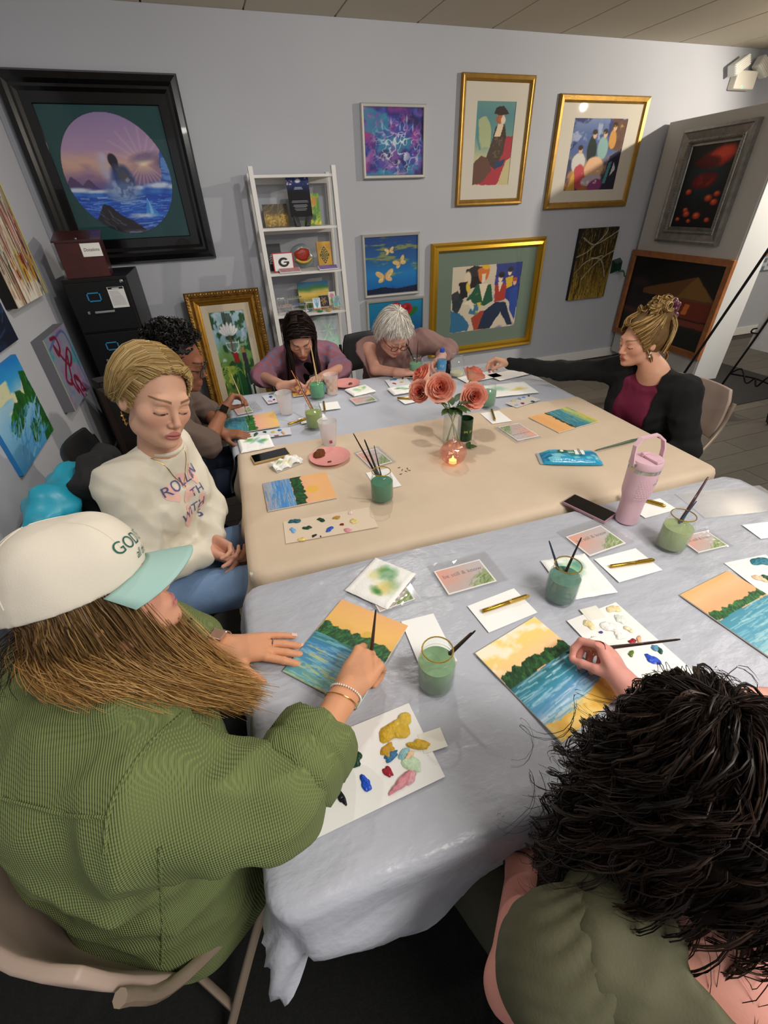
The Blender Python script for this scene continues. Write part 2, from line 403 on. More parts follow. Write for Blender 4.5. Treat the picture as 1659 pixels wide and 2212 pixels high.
# 1 big black frame: oval sea view
def art_sea():
    W_, H_ = 185, 200; c = Cv(W_, H_, '1a484b', 1.08); sh_ = (H_, W_)
    k = Cv(W_, H_).grad([(0, '1c3f96'), (.2, '1f52c4'), (.36, '2f6ad6'), (.385, '6a5a98'), (.5, '8d7098'), (.6, 'd0a8a4'), (.7, 'b496ba'), (1, '9482b4')], .03, 3)
    k.fb('e6b898', .5, .7, 4, 9, 9, .7, np.clip((k.v-.44)*6, 0, 1)*np.clip((.7-k.v)*8, 0, 1)); k.fb('4a3f6a', .5, .68, 4, 6, 12, .8, np.clip((k.v-.4)*7, 0, 1)*np.clip((.62-k.v)*7, 0, 1)*np.clip(np.abs(k.u-.5)*3.2, 0, 1))
    for a in np.linspace(-.8, .8, 9): k.line([(.74, .60), (.74+.26*math.sin(a), .60-.22*math.cos(a))], .007, 'f7dfb0', .3, 1)
    for a in np.linspace(1.7, 4.4, 9): k.line([(.74, .60), (.74+.3*math.sin(a), .60-.26*math.cos(a))], .008, 'e0c8c4', .22, 1)
    k.ell(.74, .605, .05, .022, 'fff0cc', 0, 1.4); k.ell(.76, .64, .12, .03, '6a5880', .2, 1, .7, .8, 6); k.ell(.92, .60, .09, .05, '5a4a78', .2, 1, .8, .8, 7)
    k.poly([(.02, .42), (.1, .5), (.16, .43), (.24, .48), (.3, .41), (.4, .39), (.02, .38)], '54406c', .9, .04, 2)
    k.poly([(.84, .34), (.88, .6), (.92, .72), (1, .8), (1, .34)], '2456b4', .85, .06, 5); k.fb('7fb0ea', .56, .66, 6, 20, 8, .6, k.pmask([(.84, .34), (.9, .62), (1, .75), (1, .34)]))
    for i, (x, y, w_, h_) in enumerate(((.08, .36, .14, .055), (.25, .35, .12, .05), (.42, .35, .1, .05), (.66, .365, .12, .06), (.8, .37, .13, .075), (.97, .36, .1, .07))):
        k.ell(x, y, w_, h_, '1a4cb8', 0, .4, .95, .4, 3+i); k.ell(x+.01, y+h_*.7, w_*.85, h_*.28, 'dfeaf8', 0, 1, .9, 1.1, 18+i); k.ell(x, y+h_*.1, w_*.7, h_*.3, '4f9ae8', 0, 1, .6, .9, 28+i)
    k.strokes(320, ['3f80e0', '1238a0', '6fa8ee', '1a4ac0', 'a8ccf4'], (0, 1, .04, .34), .12, .0045, 0, 21, .6, .2)
    k.poly([(.63, .17), (.66, .24), (.70, .34), (.725, .27), (.78, .17)], '3f92e4', .9, .04, 9); k.poly([(.69, .2), (.70, .33), (.715, .25), (.72, .2)], 'a8d4f6', .7, .03, 9); k.ell(.62, .185, .1, .02, 'e4eefa', 0, 1, .8, 1, 44)
    k.ell(.52, .46, .10, .12, '2a4480', 0, .35, .97, .35, 11); k.ell(.545, .47, .05, .09, '6a5a4a', .2, .8, .6, .8, 12); k.ell(.5, .38, .14, .075, '5f7cb4', 0, .6, .85, .7, 14); k.ell(.485, .615, .04, .052, '2c2438', .1, .25, 1); k.ell(.49, .565, .03, .03, '3a3450', 0, .5, 1)
    k.ell(.395, .55, .045, .10, 'c0c0dc', .1, 1, .6, .6, 15); k.ell(.41, .64, .03, .035, 'c8c4dc', 0, .8, .6); k.fb('b8c8e8', .54, .66, 16, 16, 31, .7, np.clip(1.4-np.hypot((k.u-.51)/.14, (k.v-.42)/.12), 0, 1))
    for i, pts in enumerate(([(.12, .02), (.2, .17), (.29, .275), (.34, .265), (.42, .19), (.56, .12), (.62, .06)], [(.82, .13), (.88, .22), (.95, .25), (1, .24), (1, .12)])):
        m = k.pmask(pts, .04, 6+i); k.blend(m, '1d1d28'); k.strokes(150, ['4a4650', '6d6668', '14141c', '2c2a34'], (.1, 1, .0, .3), .06, .006, -.9, 40+i, .7, .4, m)
    k.ell(.84, .075, .12, .028, 'e0a088', 0, 1, .8, .7, 4); k.ell(.55, .04, .2, .03, 'b08aa0', 0, 1, .5, .7, 5)
    d = np.hypot((c.u-.5)/.455, (c.v-.5)/.455); c.blend((1-d)/.010+.5, k.a); c.blend((np.abs(d-1.004) < .006)*1., '0c2426', .6); return c
bx0, bx1, bz0, bz1 = -.985, .078, 1.31, 2.372
wall_pic('framed_seascape', 'huge square glossy black frame around an oval purple and blue seascape', ((bx0+bx1)/2, YB, (bz0+bz1)/2), 0, bx1-bx0, bz1-bz0,
         [(0, 0), (0, .03), (.012, .05), (.045, .055), (.065, .035), (.08, .035), (.10, .02), (.155, .02), (.16, .012)], BLKF, art_sea(), glass=True, artm=PRINT)
# 2 purple abstract
def art_abstract():
    h_, w_ = 120, 110; c = Cv(w_, h_, '4a2a78', 1.1); n1 = fbm((h_, w_), 3, 3, 5, 3)+.25*(fbm((h_, w_), 7, 7, 15, 3)-.5)+.22*(c.u-.5); xs = [.25, .38, .46, .54, .62, .72]; pal = np.array([rgb(q) for q in ('a03a86', '6a3090', '33257a', '2c4aa4', '6a4ca8', '3a2a70')])
    c.a = np.stack([np.interp(n1, xs, pal[:, i]) for i in range(3)], -1); c.fb('2f8fb0', .54, .64, 3, 4, 23, .8); c.fb('c86aa8', .58, .66, 4, 4, 91, .8, np.clip(1-c.u*1.3, 0, 1)); c.fb('1a1650', .56, .66, 5, 5, 64, .8)
    cm = np.clip(1.35-np.hypot((c.u-.58)/.42, (c.v-.42)/.4), 0, 1)
    for sd, f_ in ((61, 5), (71, 8)): q = fbm((h_, w_), f_, f_, sd, 3); c.blend(np.clip(1-np.abs(q-.5)*22, 0, 1)*cm*1.3, 'e9eef8', .9)
    c.fb('d2dcf0', .56, .62, 7, 7, 81, .9, np.clip(1.3-np.hypot((c.u-.6)/.25, (c.v-.3)/.2), 0, 1)); c.fb('8a4ab0', .6, .66, 9, 9, 66, .6)
    for x in (.3, .45, .6, .72, .82): c.ell(x, .76+.08*math.sin(x*20), .014, .05, 'b8d0f0', 0, .9, .7)
    return c
SILP = [(0, 0), (0, .03), (.006, .036), (.02, .034), (.024, .026)]
wall_pic('framed_abstract', 'silver framed abstract of swirling purple, blue and white paint', (1.625, YB, 2.02), 0, .545, .462, SILP, SILV, art_abstract())
# 5 butterflies
def art_butterfly():
    c = Cv(110, 110, '1d5fa8'); c.grad([(0, '123a78'), (.12, '0f68b0'), (.35, '1b7cc0'), (.6, '235f9a'), (1, '1b3f80')], .1, 3)
    c.fb('9a9a4a', .56, .68, 3, 14, 8, .8, (c.v > .3)*1.); c.poly([(0, 0), (0, .09), (.3, .13), (.6, .08), (1, .13), (1, 0)], '0c1c3a', 1, .03, 2)
    for (x, y, s, r) in ((.46, .75, .085, .2), (.66, .54, .12, .5), (.36, .3, .16, .1)):
        for sx in (-1, 1):
            ca, sa = math.cos(r), math.sin(r)
            for (dx, dy, rx, ry, a) in ((.55, .35, .62, .3, .7), (.45, -.2, .45, .26, -.5)):
                c.ell(x+s*(sx*dx*ca-dy*sa), y+s*(sx*dx*sa+dy*ca), s*rx, s*ry, 'dcb878', sx*a+r, .2, 1, .35, int(x*100)); 
        c.line([(x-.2*s, y-.4*s), (x+.1*s, y+.45*s)], s*.07, 'b08a4c')
    c.fb('f2dcaa', .58, .66, 30, 30, 14, .8, (np.abs(c.a[..., 0]-220) < 30)*1.)
    return c
wall_pic('framed_butterflies', 'silver framed blue painting with three gold butterflies', (1.585, YB, 1.155), 0, .55, .50, SILP, SILV, art_butterfly())
# 8 red roses on blue, low behind the elderly woman
def art_roses():
    c = Cv(100, 120, '0f6a9a'); c.grad([(0, '0c2a5a'), (.5, '0d5a8e'), (1, '1480a8')], .2, 5)
    for i, (x, y, r) in enumerate(((.5, .85, .13), (.35, .65, .12), (.6, .62, .14), (.3, .42, .1), (.55, .4, .13), (.2, .2, .09), (.7, .85, .1))):
        c.ell(x+.1, y-.06, .12, .06, '1c6a30', .6, .3); c.ell(x, y, r, r, 'b01c22', 0, .15, 1, .3, i); c.ell(x+.01, y+.01, r*.5, r*.5, '7a0e16', 0, .5, .8, .6, i+9); c.ell(x-.03, y+.04, r*.3, r*.2, 'd8403a', .5, .6, .8)
    return c
wall_pic('framed_red_roses', 'silver framed painting of red roses on deep blue, low on the wall', (1.62, YB, .60), 0, .60, .56, SILP, SILV, art_roses())
# 3 tall gold frame, seated lady
def art_lady():
    c = Cv(70, 140, 'cfc7a8', 2.05); c.grad([(0, 'd8cda6'), (.35, 'c8c49a'), (.6, '6f9c92'), (.85, '5f8f96'), (1, '6c9a98')], .08, 4)
    c.poly([(.05, .8), (.25, .84), (.4, .72), (.42, .5), (.2, .45), (.1, .6)], 'b9c090', .9, .06, 3); c.line(cr([(.05, .78), (.06, .6), (.15, .45)]), .02, '5b8f98'); c.line(cr([(.05, .8), (.25, .85), (.42, .7), (.44, .5)]), .02, '5b8f98')
    c.poly([(.72, .62), (1, .6), (1, .2), (.75, .05), (.65, .0), (.3, 0), (.1, .02), (.35, .2)], 'b23340', 1, .03, 8)
    c.poly([(.86, .3), (1, .35), (1, 0), (.7, 0)], 'cfc08e', 1, .03, 9)
    c.poly([(.3, .3), (.45, .55), (.52, .72), (.75, .75), (.82, .6), (.78, .4), (.6, .2)], '4a382c', 1, .03, 11)
    c.poly([(0, 0), (0, .28), (.2, .38), (.38, .34), (.5, .2), (.3, .06), (.12, .02)], '6a4636', 1, .03, 12)
    c.poly([(.5, .6), (.58, .75), (.72, .74), (.66, .6)], 'e9d3b4'); c.ell(.66, .8, .085, .055, 'ecd6ba', 0, .15); c.ell(.61, .8, .1, .05, 'b5603c', .4, .2, .9); c.ell(.7, .79, .06, .045, 'edd8bc', 0, .2)
    c.poly([(.45, .86), (.5, .93), (.68, .95), (.78, .9), (.84, .86), (.6, .84)], '3a3028', 1, .02, 14); c.poly([(.58, .28), (.85, .33), (.8, .25), (.6, .2)], '2c3f66', 1, .03, 15)
    c.fb('c89a50', .6, .7, 20, 40, 16, .35, c.pmask([(.45, .35), (.5, .6), (.75, .6), (.75, .35)]))
    return c
GP = [(0, 0), (0, .025), (.008, .034), (.02, .03), (.03, .032), (.042, .016), (.046, .012)]
M_cream = mat('mat_cream', 'd9d2c4', .9); M_mauve = mat('mat_pinkgrey', 'cfc4bd', .9)
wall_pic('framed_seated_lady', 'tall narrow gold frame with a print of a seated lady in a hat', (2.545, YB, 2.01), 0, .68, .862, GP, GOLD, art_lady(), (.11, .11, .115, .10), M_cream, True)
# 4 gold frame, party
def art_party():
    c = Cv(110, 120, '4a5f96'); c.grad([(0, 'a8683a'), (.3, 'b89060'), (.55, '54679a'), (.8, '5a70a4'), (1, '7f8fb4')], .15, 3); c.fb('2b3568', .5, .62, 5, 6, 5, .8); c.fb('c0c8d8', .58, .68, 8, 8, 6, .7, (c.v > .6)*1.)
    c.poly([(.7, 0), (.8, .5), (1, .6), (1, 0)], '28243c', 1, .05, 4); c.poly([(.72, 1), (.75, .6), (1, .55), (1, 1)], '6d4a36', .9, .08, 5)
    for x, y, w_, h_, cl, hd in ((.42, .55, .09, .2, '22312c', 1), (.2, .4, .13, .14, 'd4d2cc', 1), (.62, .6, .1, .16, '8fb4b0', 1), (.78, .72, .07, .13, 'd09a50', 1), (.26, .2, .12, .18, 'c04a50', 0), (.52, .32, .18, .17, 'e4b890', 0), (.5, .15, .2, .08, 'c8b8c8', 0), (.6, .06, .14, .1, '8a3e7a', 0)):
        c.ell(x, y, w_, h_, cl, .15, .15, 1, .25, int(x*50))
        if hd: c.ell(x+.01, y+h_+.03, .035, .05, 'e0b48c', 0, .2); c.ell(x, y+h_+.07, .045, .035, '3a2a22', 0, .3)
    c.fb('f6efe0', .6, .66, 18, 18, 9, .8, (np.abs(c.v-.2) < .1)*(np.abs(c.u-.5) < .2)); c.poly([(.74, .1), (.8, .4), (.86, .42), (.8, .1)], '58a0a8', .9); c.poly([(.86, .2), (.9, .4), (.95, .3)], 'd8dce0'); c.poly([(.05, 0), (.15, .3), (.22, 0)], 'd8ac4a', .9, .03); c.fb('e8d060', .6, .68, 9, 9, 14, .8, (c.v > .8)*(c.u > .5)*1.)
    return c
wall_pic('framed_party', 'gold frame with pale mat around a lively colourful party print', (3.64, YB, 1.93), 0, .98, .82, [(0, 0), (0, .02), (.012, .035), (.04, .03), (.05, .015), (.055, .012)], GOLD, art_party(), (.14, .14, .10, .09), M_cream, True)
# 6 wide gold frame, four women
def art_women():
    c = Cv(120, 104, 'd6c9b2'); c.poly([(.62, 1), (.62, .6), (1, .3), (1, 1)], '2c3b86', 1, .03); c.fb('6a4aa0', .5, .65, 4, 4, 3, .7, (c.u > .62)*1.)
    c.poly([(.18, .95), (.3, 1), (.45, .96), (.42, .7), (.2, .65)], '2a211e', 1, .04, 2); c.ell(.22, .8, .05, .12, 'e2d2b4', 0, .2); c.poly([(.1, .75), (.22, .78), (.24, .55), (.12, .5)], '1d1c20', 1, .05, 3); c.ell(.235, .68, .03, .08, 'e6c648', .2, .2)
    c.poly([(0, 0), (0, .35), (.15, .3), (.3, .1), (.28, 0)], '2f6f96', 1, .06, 4); c.poly([(0, .5), (.12, .52), (.14, .4), (.02, .38)], '2f77a0', 1, .05, 5); c.poly([(.26, .28), (.3, .4), (.42, .42), (.4, .22)], '3f7898', 1, .04, 6); c.poly([(0, .6), (.08, .66), (.18, .5), (.1, .3), (.02, .35)], '222a30', .9, .05, 21)
    c.poly([(.3, .2), (.36, 0), (.55, 0), (.6, .3), (.45, .3)], 'a8432e', 1, .04, 7)
    c.poly([(.22, .5), (.36, .72), (.56, .7), (.62, .45), (.5, .38), (.35, .42)], '1f5a40', 1, .03, 8); c.poly([(.39, .72), (.46, .45), (.52, .72)], 'eddcc0'); c.fb('e6c84a', .55, .6, 12, 12, 9, .95, np.clip(1.3-np.hypot((c.u-.38)/.06, (c.v-.42)/.14), 0, 1)*2); c.poly([(.16, .44), (.28, .5), (.34, .38), (.32, .32), (.26, .42)], 'eaddc4', 1, .02, 22)
    c.ell(.44, .84, .05, .1, 'efdcc0', 0, .15); c.ell(.435, .915, .085, .05, 'd8742e', 0, .2, 1, .3, 3); c.ell(.395, .85, .025, .1, 'd8742e', .2, .2); c.ell(.5, .86, .022, .09, 'd8742e', -.2, .2); c.ell(.47, .97, .06, .04, 'e8b428', -.4, .3)
    c.poly([(.42, .02), (.5, .3), (.66, .42), (.82, .4), (.96, .02), (.88, .02), (.75, .25), (.6, 0)], '1c2c4c', 1, .03, 10)
    c.poly([(.62, .68), (.72, .72), (.8, .66), (.8, .44), (.64, .42)], 'b03a2c', 1, .03, 11); c.poly([(.67, .72), (.7, .56), (.74, .72)], 'eddcc0'); c.ell(.7, .78, .032, .06, 'efdcc0', 0, .15); c.ell(.71, .83, .045, .045, '221a1c', 0, .2)
    c.poly([(.78, .78), (.88, .8), (.88, .64), (.8, .62)], 'e0b832', 1, .03, 12); c.ell(.83, .86, .028, .05, 'efdcc0', 0, .15); c.ell(.835, .9, .042, .04, '2a1c18', 0, .2)
    c.poly([(.85, .58), (.95, .64), (1, .5), (.97, .1), (.88, .3)], '2a4a9a', 1, .03, 13); c.ell(.92, .7, .026, .045, 'e6b890', 0, .15); c.ell(.92, .745, .035, .03, 'c05a2a', 0, .2)
    return c
wall_pic('framed_four_women', 'wide bright gold frame with green mat and a print of four women', (2.605, YB, .79), 0, 1.25, 1.03, [(0, 0), (0, .025), (.015, .05), (.035, .045), (.06, .055), (.075, .02), (.08, .014)], GOLD2, art_women(), (.155, .155, .125, .14), mat('mat_green', '6f8073', .9), True)
# 7 branches on black canvas
def art_branch():
    c = Cv(70, 100, '241c10', 1.4); c.grad([(0, 'a88a3a'), (.3, '6a5520'), (.6, '33280f'), (1, '1c170c')], .15, 2); c.strokes(420, ['8a7030', 'b89a48', '1a140a', '5a4a1c'], (0, 1, 0, .95), .25, .006, PI/2, 3, .7, .25)
    for p in ([(0, .62), (.3, .7), (.65, .9), (.7, 1)], [(.1, .88), (.4, .78), (.75, .86), (1, .95)], [(.25, .3), (.5, .48), (.75, .6), (1, .68)], [(.4, .6), (.7, .55), (.9, .3)], [(.05, .4), (.3, .55), (.7, .62)]): c.curve(p, .008, 'b4ac98')
    return c
canvas_pic('branch_canvas', 'narrow black edged canvas of pale branches over golden reeds', (3.86, YB, 1.02), 0, .48, .66, .04, art_branch(), mat('canvas_black', '101010', .6))
# green ornament
bh = empty('hanging_planter', (4.19, YB, .98), 0, 'small dark green wall ornament with a curling leaf beside the branch canvas', 'ornament')
mb = MB(); mb.add([(-.05, -.005, .06), (.05, -.005, .08), (.06, -.005, -.05), (-.04, -.005, -.07), (-.04, -.07, .03), (.03, -.07, .05), (.035, -.07, -.03), (-.03, -.07, -.04)], [(0, 3, 2, 1), (4, 5, 6, 7), (0, 1, 5, 4), (1, 2, 6, 5), (2, 3, 7, 6), (3, 0, 4, 7)]); mb.build('body', mat('ornament_green', '16382a', .35, coat=.3), bh)
mb = MB()
mb.tube(cr([(.03, -.05, -.04), (.08, -.07, -.05), (.10, -.08, -.10), (.13, -.07, -.09)]), [.012]*6+[.008]*6+[.003]*7, 6); mb.build('curl', mat('ornament_leaf', '2f6a48', .4), bh, True)
# 10/11 pictures on the partition (local -y faces -x)
def art_darkrose():
    c = Cv(70, 130, '0a0a0d', 1.9); c.ell(.5, .62, .4, .25, '0f3f48', 0, 1.2, .8, .8, 2); c.ell(.65, .86, .33, .11, 'c0281c', .3, .6, 1, .7, 3); c.ell(.75, .9, .2, .07, 'f05a34', .3, .9, .8, .6, 4); c.ell(.42, .8, .28, .08, '5a0f12', 0, .4, .9, .5, 5)
    c.ell(.48, .58, .28, .1, '6a1416', .3, .4, 1, .5, 6); c.fb('b8342a', .55, .65, 14, 24, 8, .7, np.clip(1.2-np.hypot((c.u-.48)/.28, (c.v-.58)/.1), 0, 1))
    for x, y, r in ((.2, .45, .07), (.7, .37, .085), (.85, .32, .08), (.86, .42, .07), (.3, .17, .08), (.55, .15, .09), (.25, .22, .06), (.12, .1, .05), (.82, .1, .06), (.4, .08, .05)): c.ell(x, y, r, r*.5, 'c43a22', 0, .5); c.ell(x-.01, y+.01, r*.5, r*.25, 'f08a50', 0, .8, .7)
    return c
def on_panel(px, py): 
    """centre on the partition face from a pixel"""
    n = np.array([math.cos(ang), -math.sin(ang), 0]); p0 = np.array([4.34, 3.66, 0])
    d = ray(px, py); return CC+d*(n@(p0-CC))/(n@d)
cn = [on_panel(*p) for p in ((1483, 284), (1651, 250), (1554, 530), (1423, 522))]
ctr = sum(cn)/4; fw = (np.linalg.norm(cn[0]-cn[1])+np.linalg.norm(cn[2]-cn[3]))/2; fh = (np.linalg.norm(cn[0]-cn[3])+np.linalg.norm(cn[1]-cn[2]))/2
r = wall_pic('framed_dark_roses', 'ornate pewter frame with rope moulding around glowing red roses on black', tuple(ctr+np.array([-.002, 0, 0])), -PI/2-ang, fw, fh, [(0, 0), (0, .04), (.02, .05), (.03, .04), (.075, .03), (.08, .036), (.1, .036), (.105, .015), (.125, .02), (.13, .01)], PEWT, art_darkrose())
mb = MB()
for (sx, sz, L, hz) in ((0, 1, fw, 1), (0, -1, fw, 1), (1, 0, fh, 0), (-1, 0, fh, 0)):
    n = int((L-.18)/.021)
    for i in range(n):
        t = (i+.5)/n*(L-.18)-(L-.18)/2
        p = (t, -.037, sz*(fh/2-.09)) if hz else (sx*(fw/2-.09), -.037, t)
        mb.M = Matrix.Translation(p)@Matrix.Rotation(.6 if hz else .6+PI/2, 4, 'Y'); mb.lathe([(.001, -.013), (.007, -.006), (.007, .006), (.001, .013)], 6)
mb.build('rope_moulding', PEWT, r, True)
def art_house():
    c = Cv(120, 110, '0c0908'); c.grad([(0, '14140e'), (.22, '1a1810'), (.3, '5a2c1c'), (.36, '1c120e'), (.6, '120c0a'), (1, '0a0707')], .05, 3)
    c.poly([(.2, .62), (.75, .85), (1, .6), (1, .56), (.2, .56)], '6a4520', 1, .02); c.poly([(.6, .58), (.76, .86), (.98, .6)], '85602c', .9, .02); c.poly([(.42, .56), (.46, .34), (.98, .36), (.98, .57)], '7a2c1a', 1, .01); c.poly([(.42, .35), (.45, .56), (.56, .55), (.53, .35)], '9a948a'); c.poly([(.46, .37), (.48, .53), (.53, .53), (.51, .37)], '70301c'); c.poly([(.7, .4), (.72, .53), (.77, .53), (.755, .4)], 'e0782c'); c.poly([(.3, .24), (.46, .33), (.98, .34), (.98, .26)], '8a3c26', .8, .04); c.ell(.15, .68, .1, .05, '2a1a16', 0, .8)
    return c
cn = [on_panel(*p) for p in ((1372, 544), (1610, 558), (1505, 766), (1328, 722))]
# rectify: shared top and bottom heights
ctr = sum(cn)/4; fw = (np.linalg.norm(cn[0]-cn[1])+np.linalg.norm(cn[2]-cn[3]))/2; fh = (np.linalg.norm(cn[0]-cn[3])+np.linalg.norm(cn[1]-cn[2]))/2
WOODF = mat('frame_wood', '9a6038', .5, bump=.1, bscale=60, var=.2, vscale=20)
wall_pic('framed_night_house', 'plain brown wood frame around a dark painting of a lit house at night', tuple(ctr+np.array([-.002, 0, 0])), -PI/2-ang, fw, fh, [(0, 0), (0, .035), (.05, .04), (.055, .015)], WOODF, art_house())

# ------------------------------------------------------------------ left wall canvases (local x -> world y)
def art_drips():
    c = Cv(90, 120, 'e8e2d2', 1.2); c.fb('b8b09a', .5, .6, 6, 6, 3, .4)
    c.strokes(260, ['7a3028', 'c8b48a', '3a3a34', '8a5a48', 'e9e2d0', '5a6a52', 'a83028', 'c08a78', '2a241f', 'd8cdb8'], (0, 1, .1, 1), .5, .014, PI/2, 5, .8, .05)
    c.strokes(30, ['c8a030', '7a1f1c'], (.35, .9, .08, .4), .12, .015, PI/2, 8, .9, .2); c.fb('f2ecdf', .5, .62, 14, 5, 19, .9, np.clip((.22-c.v)*7, 0, 1)); c.blend((c.u > .975)*1., 'd8c84a'); return c
canvas_pic('drip_canvas', 'thick black edged canvas with red, cream and green paint drips', (XL, 3.24, 1.52), PI/2, .58, .56, .055, art_drips(), MATS['canvas_black'])
def art_nightflower():
    c = Cv(80, 90, '101b33'); c.fb('23406a', .5, .7, 4, 4, 2, .9); c.strokes(90, ['d8c898', 'c89a6a', 'e8e0c8', '8a5a58'], (.3, .85, .25, .75), .14, .014, 1.2, 4, .9, .9); c.strokes(60, ['2a4f80', '0c1428'], (0, 1, 0, .5), .2, .015, .3, 6, .6, .6); return c
canvas_pic('night_flower_canvas', 'dark navy canvas with cream blossoms above the river canvas', (XL, 2.62, 1.31), PI/2, .50, .40, .02, art_nightflower(), mat('canvas_navy', '141c30', .7))
def art_river():
    c = Cv(110, 100, '3aa0e0', .82); c.grad([(0, '4a9ad0'), (.45, '8ac4e8'), (.65, 'a8d4ea'), (.8, '3aa4e2'), (1, '1d86d6')], .15, 5); c.fb('efe6b0', .52, .62, 3, 8, 6, .9, (c.v > .55)*(c.v < .85)*1.)
    tree = ['1f5a24', '2c7a2c', '3c9434', '174a1e']
    for pts in ([(.28, .3), (.2, .42), (.34, .55), (.5, .62), (.62, .58), (.66, .45), (.5, .38)], [(.52, .45), (.6, .7), (.72, .66), (.8, .56), (.74, .44)], [(.76, .5), (.86, .85), (1, .8), (1, .5), (.84, .44)], [(.5, .12), (.55, .28), (.7, .34), (.78, .2), (.6, .06)], [(.72, .22), (.8, .36), (1, .5), (1, .2), (.9, .1)], [(.72, 0), (.8, .18), (1, .2), (1, 0)]):
        m = c.pmask(pts, .06, 3); c.blend(m, '215f26'); c.strokes(150, tree, (0, 1, 0, .9), .05, .016, 1.3, 9, .8, .8, m)
    c.strokes(90, ['5aa8dc', '8cc4e8', '3d8cc8'], (.2, .9, .05, .5), .12, .01, .5, 12, .7, .4, (np.abs(c.a[..., 2]-c.a[..., 1]) > 30)*1.); return c
canvas_pic('river_canvas', 'bright canvas of a blue river winding through green trees, on the side wall', (XL, 2.475, .86), PI/2, .545, .412, .02, art_river(), mat('canvas_blue', '2a86cc', .6))
def art_script():
    c = Cv(100, 100, '8a90a4'); c.fb('4a9aa4', .48, .6, 4, 4, 2, .9); c.fb('957aa0', .5, .62, 4, 4, 13, .9); c.fb('a88ea8', .54, .62, 7, 7, 15, .6); c.line(cr([(.1, .85), (.5, .93), (.85, .9), (.92, .5), (.95, .1)]), .02, '4a5f9a', .8); c.blend((c.u < .04)*1., 'b8c89a', .7)
    for p in ([(.25, .95), (.45, .92), (.45, .78), (.3, .72), (.28, .85), (.4, .65)], [(.4, .65), (.55, .5), (.75, .58), (.72, .7), (.5, .6), (.3, .48), (.2, .38), (.35, .3), (.5, .5), (.6, .62)], [(.35, .34), (.45, .12), (.5, .32), (.62, .3), (.7, .1)], [(.55, .3), (.65, .2), (.6, .1), (.75, .05)], [(.5, .2), (.56, .02)]): c.curve(p, .024, '7a1c38', 1, 8)
    return c
canvas_pic('script_canvas', 'thick grey edged canvas with a burgundy ribbon swirl on mauve and teal', (XL, 3.31, .845), PI/2, .50, .42, .06, art_script(), mat('canvas_grey', '6e6e74', .8, bump=.3, bscale=80))
# ------------------------------------------------------------------ ladder shelf
M_shelf = mat('shelf_white', 'e6e4e0', .45)
sh = empty('ladder_shelf', (.74, 4.0, 0), 0, 'white leaning ladder shelf unit holding small artworks', 'shelf')
def lean(z): return 4.06-.21*(1-z/1.87)-4.0
for sx in (-1, 1):
    x = sx*.305; mb = MB()
    mb.add([(x-.016, lean(0)-.02, 0), (x+.016, lean(0)-.02, 0), (x+.016, lean(0)+.02, 0), (x-.016, lean(0)+.02, 0), (x-.016, lean(1.87)-.02, 1.87), (x+.016, lean(1.87)-.02, 1.87), (x+.016, lean(1.87)+.02, 1.87), (x-.016, lean(1.87)+.02, 1.87)],
           [(0, 3, 2, 1), (4, 5, 6, 7), (0, 1, 5, 4), (1, 2, 6, 5), (2, 3, 7, 6), (3, 0, 4, 7)]); mb.build('front_upright', M_shelf, sh)
    MB().box(x-.014, x+.014, .245, .285, 0, 1.84, .003).build('back_upright', M_shelf, sh)
SZ = [1.82, 1.495, 1.195, .89, .42]
for z in SZ:
    mb = MB(); mb.box(-.289, .289, lean(z)-.012, .24, z-.018, z, .002); mb.build('shelf_board', M_shelf, sh)
    MB().box(-.289, .289, .238, .246, z-.05, z-.018).build('back_rail', M_shelf, sh)
def stand_art(name, label, x, y, z, w, h, cv, side='3a3a3a', rz=0, tilt=-.16, group=None, cat='artwork', dep=.012):
    r = empty(name, (.74+x, y, z+h/2*math.cos(tilt)+.001), 0, label, cat, group, rot=(tilt, 0, rz))
    MB().box(-w/2, w/2, -dep, 0, -h/2, h/2, .0015).build('panel', mat('side_'+side, side, .6), r); art_mesh('picture', cv, w, h, PAINT, r, -dep-.0006); return r
def a_gold():
    c = Cv(50, 40, '3a2f14'); c.grad([(0, '7a5f20'), (.4, 'b8922e'), (.6, '5a4616'), (1, '2c2410')], .2, 3); c.strokes(120, ['e0c058', 'c29a34', '6a5018'], (.1, .9, .05, .55), .1, .015, .3, 4, .8, 1.4); c.strokes(30, ['a88a3a'], (0, 1, .5, 1), .4, .008, .9, 5, .6, .5); return c
def a_lime():
    c = Cv(36, 46, '8cb52a'); c.fb('d8c832', .5, .6, 3, 3, 4); c.fb('5a9428', .54, .64, 4, 4, 6); c.strokes(40, ['e8e070', '4a7a20'], (0, 1, 0, 1), .4, .012, .9, 5, .6, .6); c.ell(.7, .75, .16, .14, 'd08a2a', 0, .6, .9, .8, 3); c.ell(.6, .25, .12, .1, '2c5a1c', 0, .5, 1, .6, 4); return c
stand_art('gold_relief_panel', 'small panel of gold relief leaves on dark ground, top of the shelf unit', -.15, 4.20, 1.495, .19, .15, a_gold(), '221c10')
stand_art('lime_palm_panel', 'small lime green panel with a palm and orange bloom on the shelf', .14, 4.22, 1.495, .14, .21, a_lime(), '5a7a24')
